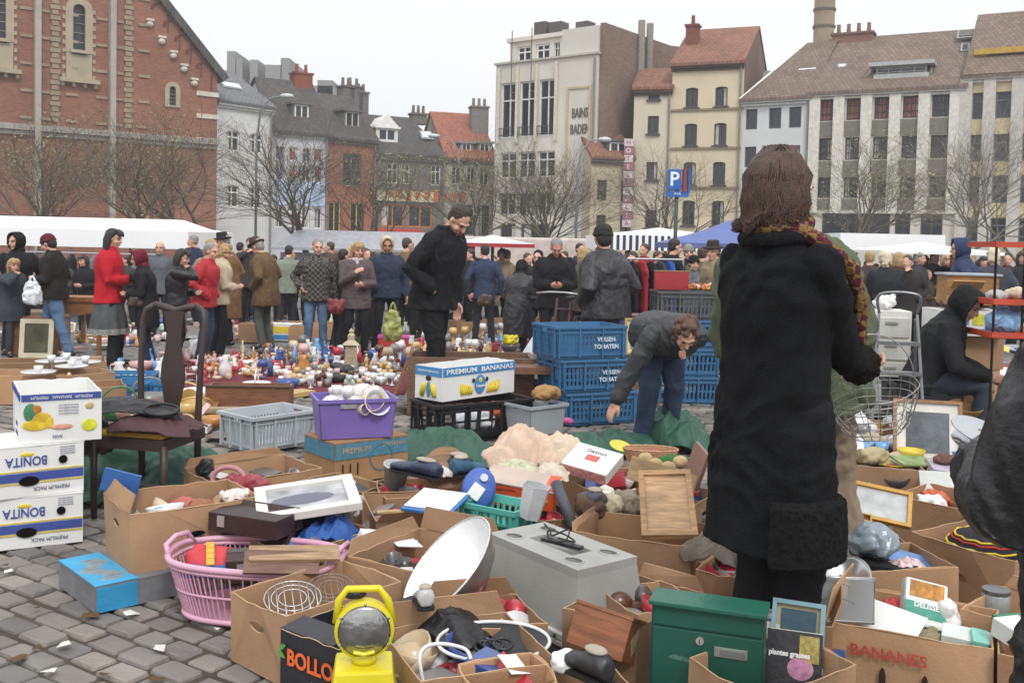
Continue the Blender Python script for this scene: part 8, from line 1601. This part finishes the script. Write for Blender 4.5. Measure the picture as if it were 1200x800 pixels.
slab('red cardboard tray of china on the dark red cloth', 'red_tray', 'tray', ground(560, 428), (.75, .4, .14), (0, 0, .05), M('#b5302c', .6)); slab('white ironing pad leaning against the trunk', 'ironing_pad', 'pad', ground(612, 432)+Vector((0, 0, .1)), (.12, .04, .42), (R(-10), R(32), 0), M('#d8e0e8', .7)); put('bowl', '#4a4644', ground(597, 432)+Vector((0, 0, .2)), 'with yellow flowers in front of the ironing pad', 1.6); lump('bright yellow flowers in a dark bowl near the ironing pad', 'flowers', 'flowers', ground(597, 432)+Vector((0, 0, .3)), (.22, .18, .14), M('#c9b52f', .8, .4, 30), 0, .02, 20)
for i, (px, py, w, m_) in enumerate(((338, 385, .45, K1), (300, 388, .5, K3), (385, 385, .5, K1), (357, 393, .5, K3))): carton('brown carton standing on the paving %s' % ['left of the plaid jacket man', 'behind the stooping man', 'behind the plaid jacket man', 'touching the jeans of the plaid jacket man'][i], None, None, 0, .35, .3, 0, m_, c=ground(px, py+12), ang=.05*i, w=w)
t = carton('banana carton with yellow and blue print near the plaid jacket man', None, None, 0, .35, .28, 0, WHC, c=ground(335, 398), ang=.0, w=.5, closed=True, name='banana_box', cat='banana box', hole=False); pr_band(t, .5, .175, .02, .1, CYAN); pr_band(t, .5, .175, .13, .24, YEL, 'printed_patch', -.2, .15)
for i, (px, py) in enumerate(((580, 376), (605, 378), (700, 372), (725, 374), (545, 380), (640, 374))): carton('brown carton far back on the square, %s' % ['left of the cream coat', 'right of the cream coat', 'under the blond woman in brown', 'left of the picture in gold', 'by the grey jacket legs', 'beside the bicycle wheel'][i], None, None, 0, .4, .3, 0, (K1, K2, K3)[i % 3], c=ground(px, py+14), ang=.2*i, w=.5)
for i in range(16):
    px, py = [(1015, 395), (1030, 380)][0] if 0 else (rng.uniform(985, 1110), rng.uniform(395, 470)); slab('mixed household item in the clutter around the step ladder', 'household_item', 'household item', ground(px, py+40), (.3, .2, rng.uniform(.15, .4)), (0, 0, rng.random()), M(rng.choice(['#6f7376', '#8f7a5f', '#4a4f5a', '#a9a59b', '#5f4a3c']), .7, .3, 12), 'household items around the step ladder')

# ------------------------------------------------------------------ what lies in the cartons
def zone_of(lb):
    w = lb.replace('open brown ', '').replace('brown ', '').replace('large ', '').split()[:9]
    while w[-1] in ('the', 'a', 'and', 'of', 'in', 'under', 'with', 'behind', 'beside', 'its', 'to', 'over', 'white', 'black', 'green', 'left', 'right', 'below', 'red', 'blue', 'between'): w.pop()
    return 'in the '+' '.join(w)
FILLK = ['book', 'small_box', 'cup', 'bowl', 'plate', 'tumbler', 'toy_animal', 'small_box', 'book', 'figurine', 'shoe', 'bottle']
FCOL = ['#dedede', '#7c7a78', '#4a4644', '#5c3a2a', '#c9b79a', '#36508f', '#b0303a', '#4a4644', '#c9b79a', '#6f9fd0', '#7c7a78', '#dedede']
for (root, w, d, h, lb, closed) in CART:
    if closed or any(s_ in lb for s_ in ('BOLLO', 'PREMIUM', 'tropical', 'cut off', 'wire racks', 'long closed', 'BANANES', 'books right', 'bottom edge', 'striped hat')): continue
    L_ = root.location; far = L_.y > 7; n = 6 if far else 15; 
    if 'between the cool box' in lb or 'open brown carton' in lb: n = 4
    zn = zone_of(lb); base = .30 if n == 4 else .55
    for k in range(n):
        x, y = rng.uniform(-.38, .38)*w, rng.uniform(-.36, .36)*d; p = inbox(root, x, y, h*rng.uniform(base-.2, base+.12)); kd = rng.choice(FILLK if far else ['book', 'small_box', 'cup', 'plate', 'shoe', 'book', 'small_box', 'bowl', 'tumbler'])
        put(kd, rng.choice(FCOL), p, zn, rng.uniform(.8, 1.15), tilt=rng.uniform(-.5, .9))

for i in range(26):
    p = ground(rng.uniform(5, 330), rng.uniform(640, 798)); s_ = rng.uniform(.012, .035); q = MB(); q.add([(-s_, -s_*.5, 0), (s_, -s_*.7, .004), (s_*.8, s_*.6, .009), (0, s_*.9, .003), (-s_*.9, s_*.4, .007)], [(0, 1, 2, 3, 4)]); q.nonorm = 1
    lf_ = i % 3; o = q.build('dead_leaf' if lf_ else 'paper_scrap', M('#5c452e', .9) if lf_ else M('#cfcdc6', .8), None, loc=(p.x, p.y, .008), rot=(0, 0, rng.random()*6)); so = o.modifiers.new('s', 'SOLIDIFY'); so.thickness = .0008
    tag(o, 'small brown leaf fragment lying on the cobbles at lower left' if lf_ else 'tiny white paper scrap lying on the cobbles at lower left', 'leaf' if lf_ else 'litter', 'leaf fragments on the cobbles' if lf_ else 'paper scraps on the cobbles')
# ------------------------------------------------------------------ the damp grey air
hz = MB(); hz.box((0, 50, 21), (300, 160, 46)); hm = bpy.data.materials.new('haze_air'); hm.use_nodes = True; N = hm.node_tree.nodes; N.clear()
pv = N.new('ShaderNodeVolumePrincipled'); pv.inputs['Density'].default_value = .0015; pv.inputs['Color'].default_value = (.86, .88, .92, 1); mo = N.new('ShaderNodeOutputMaterial'); hm.node_tree.links.new(pv.outputs[0], mo.inputs['Volume'])
tag(hz.build('haze', hm), kind='stuff'); sc.cycles.volume_max_steps = 64; sc.cycles.volume_bounces = 0
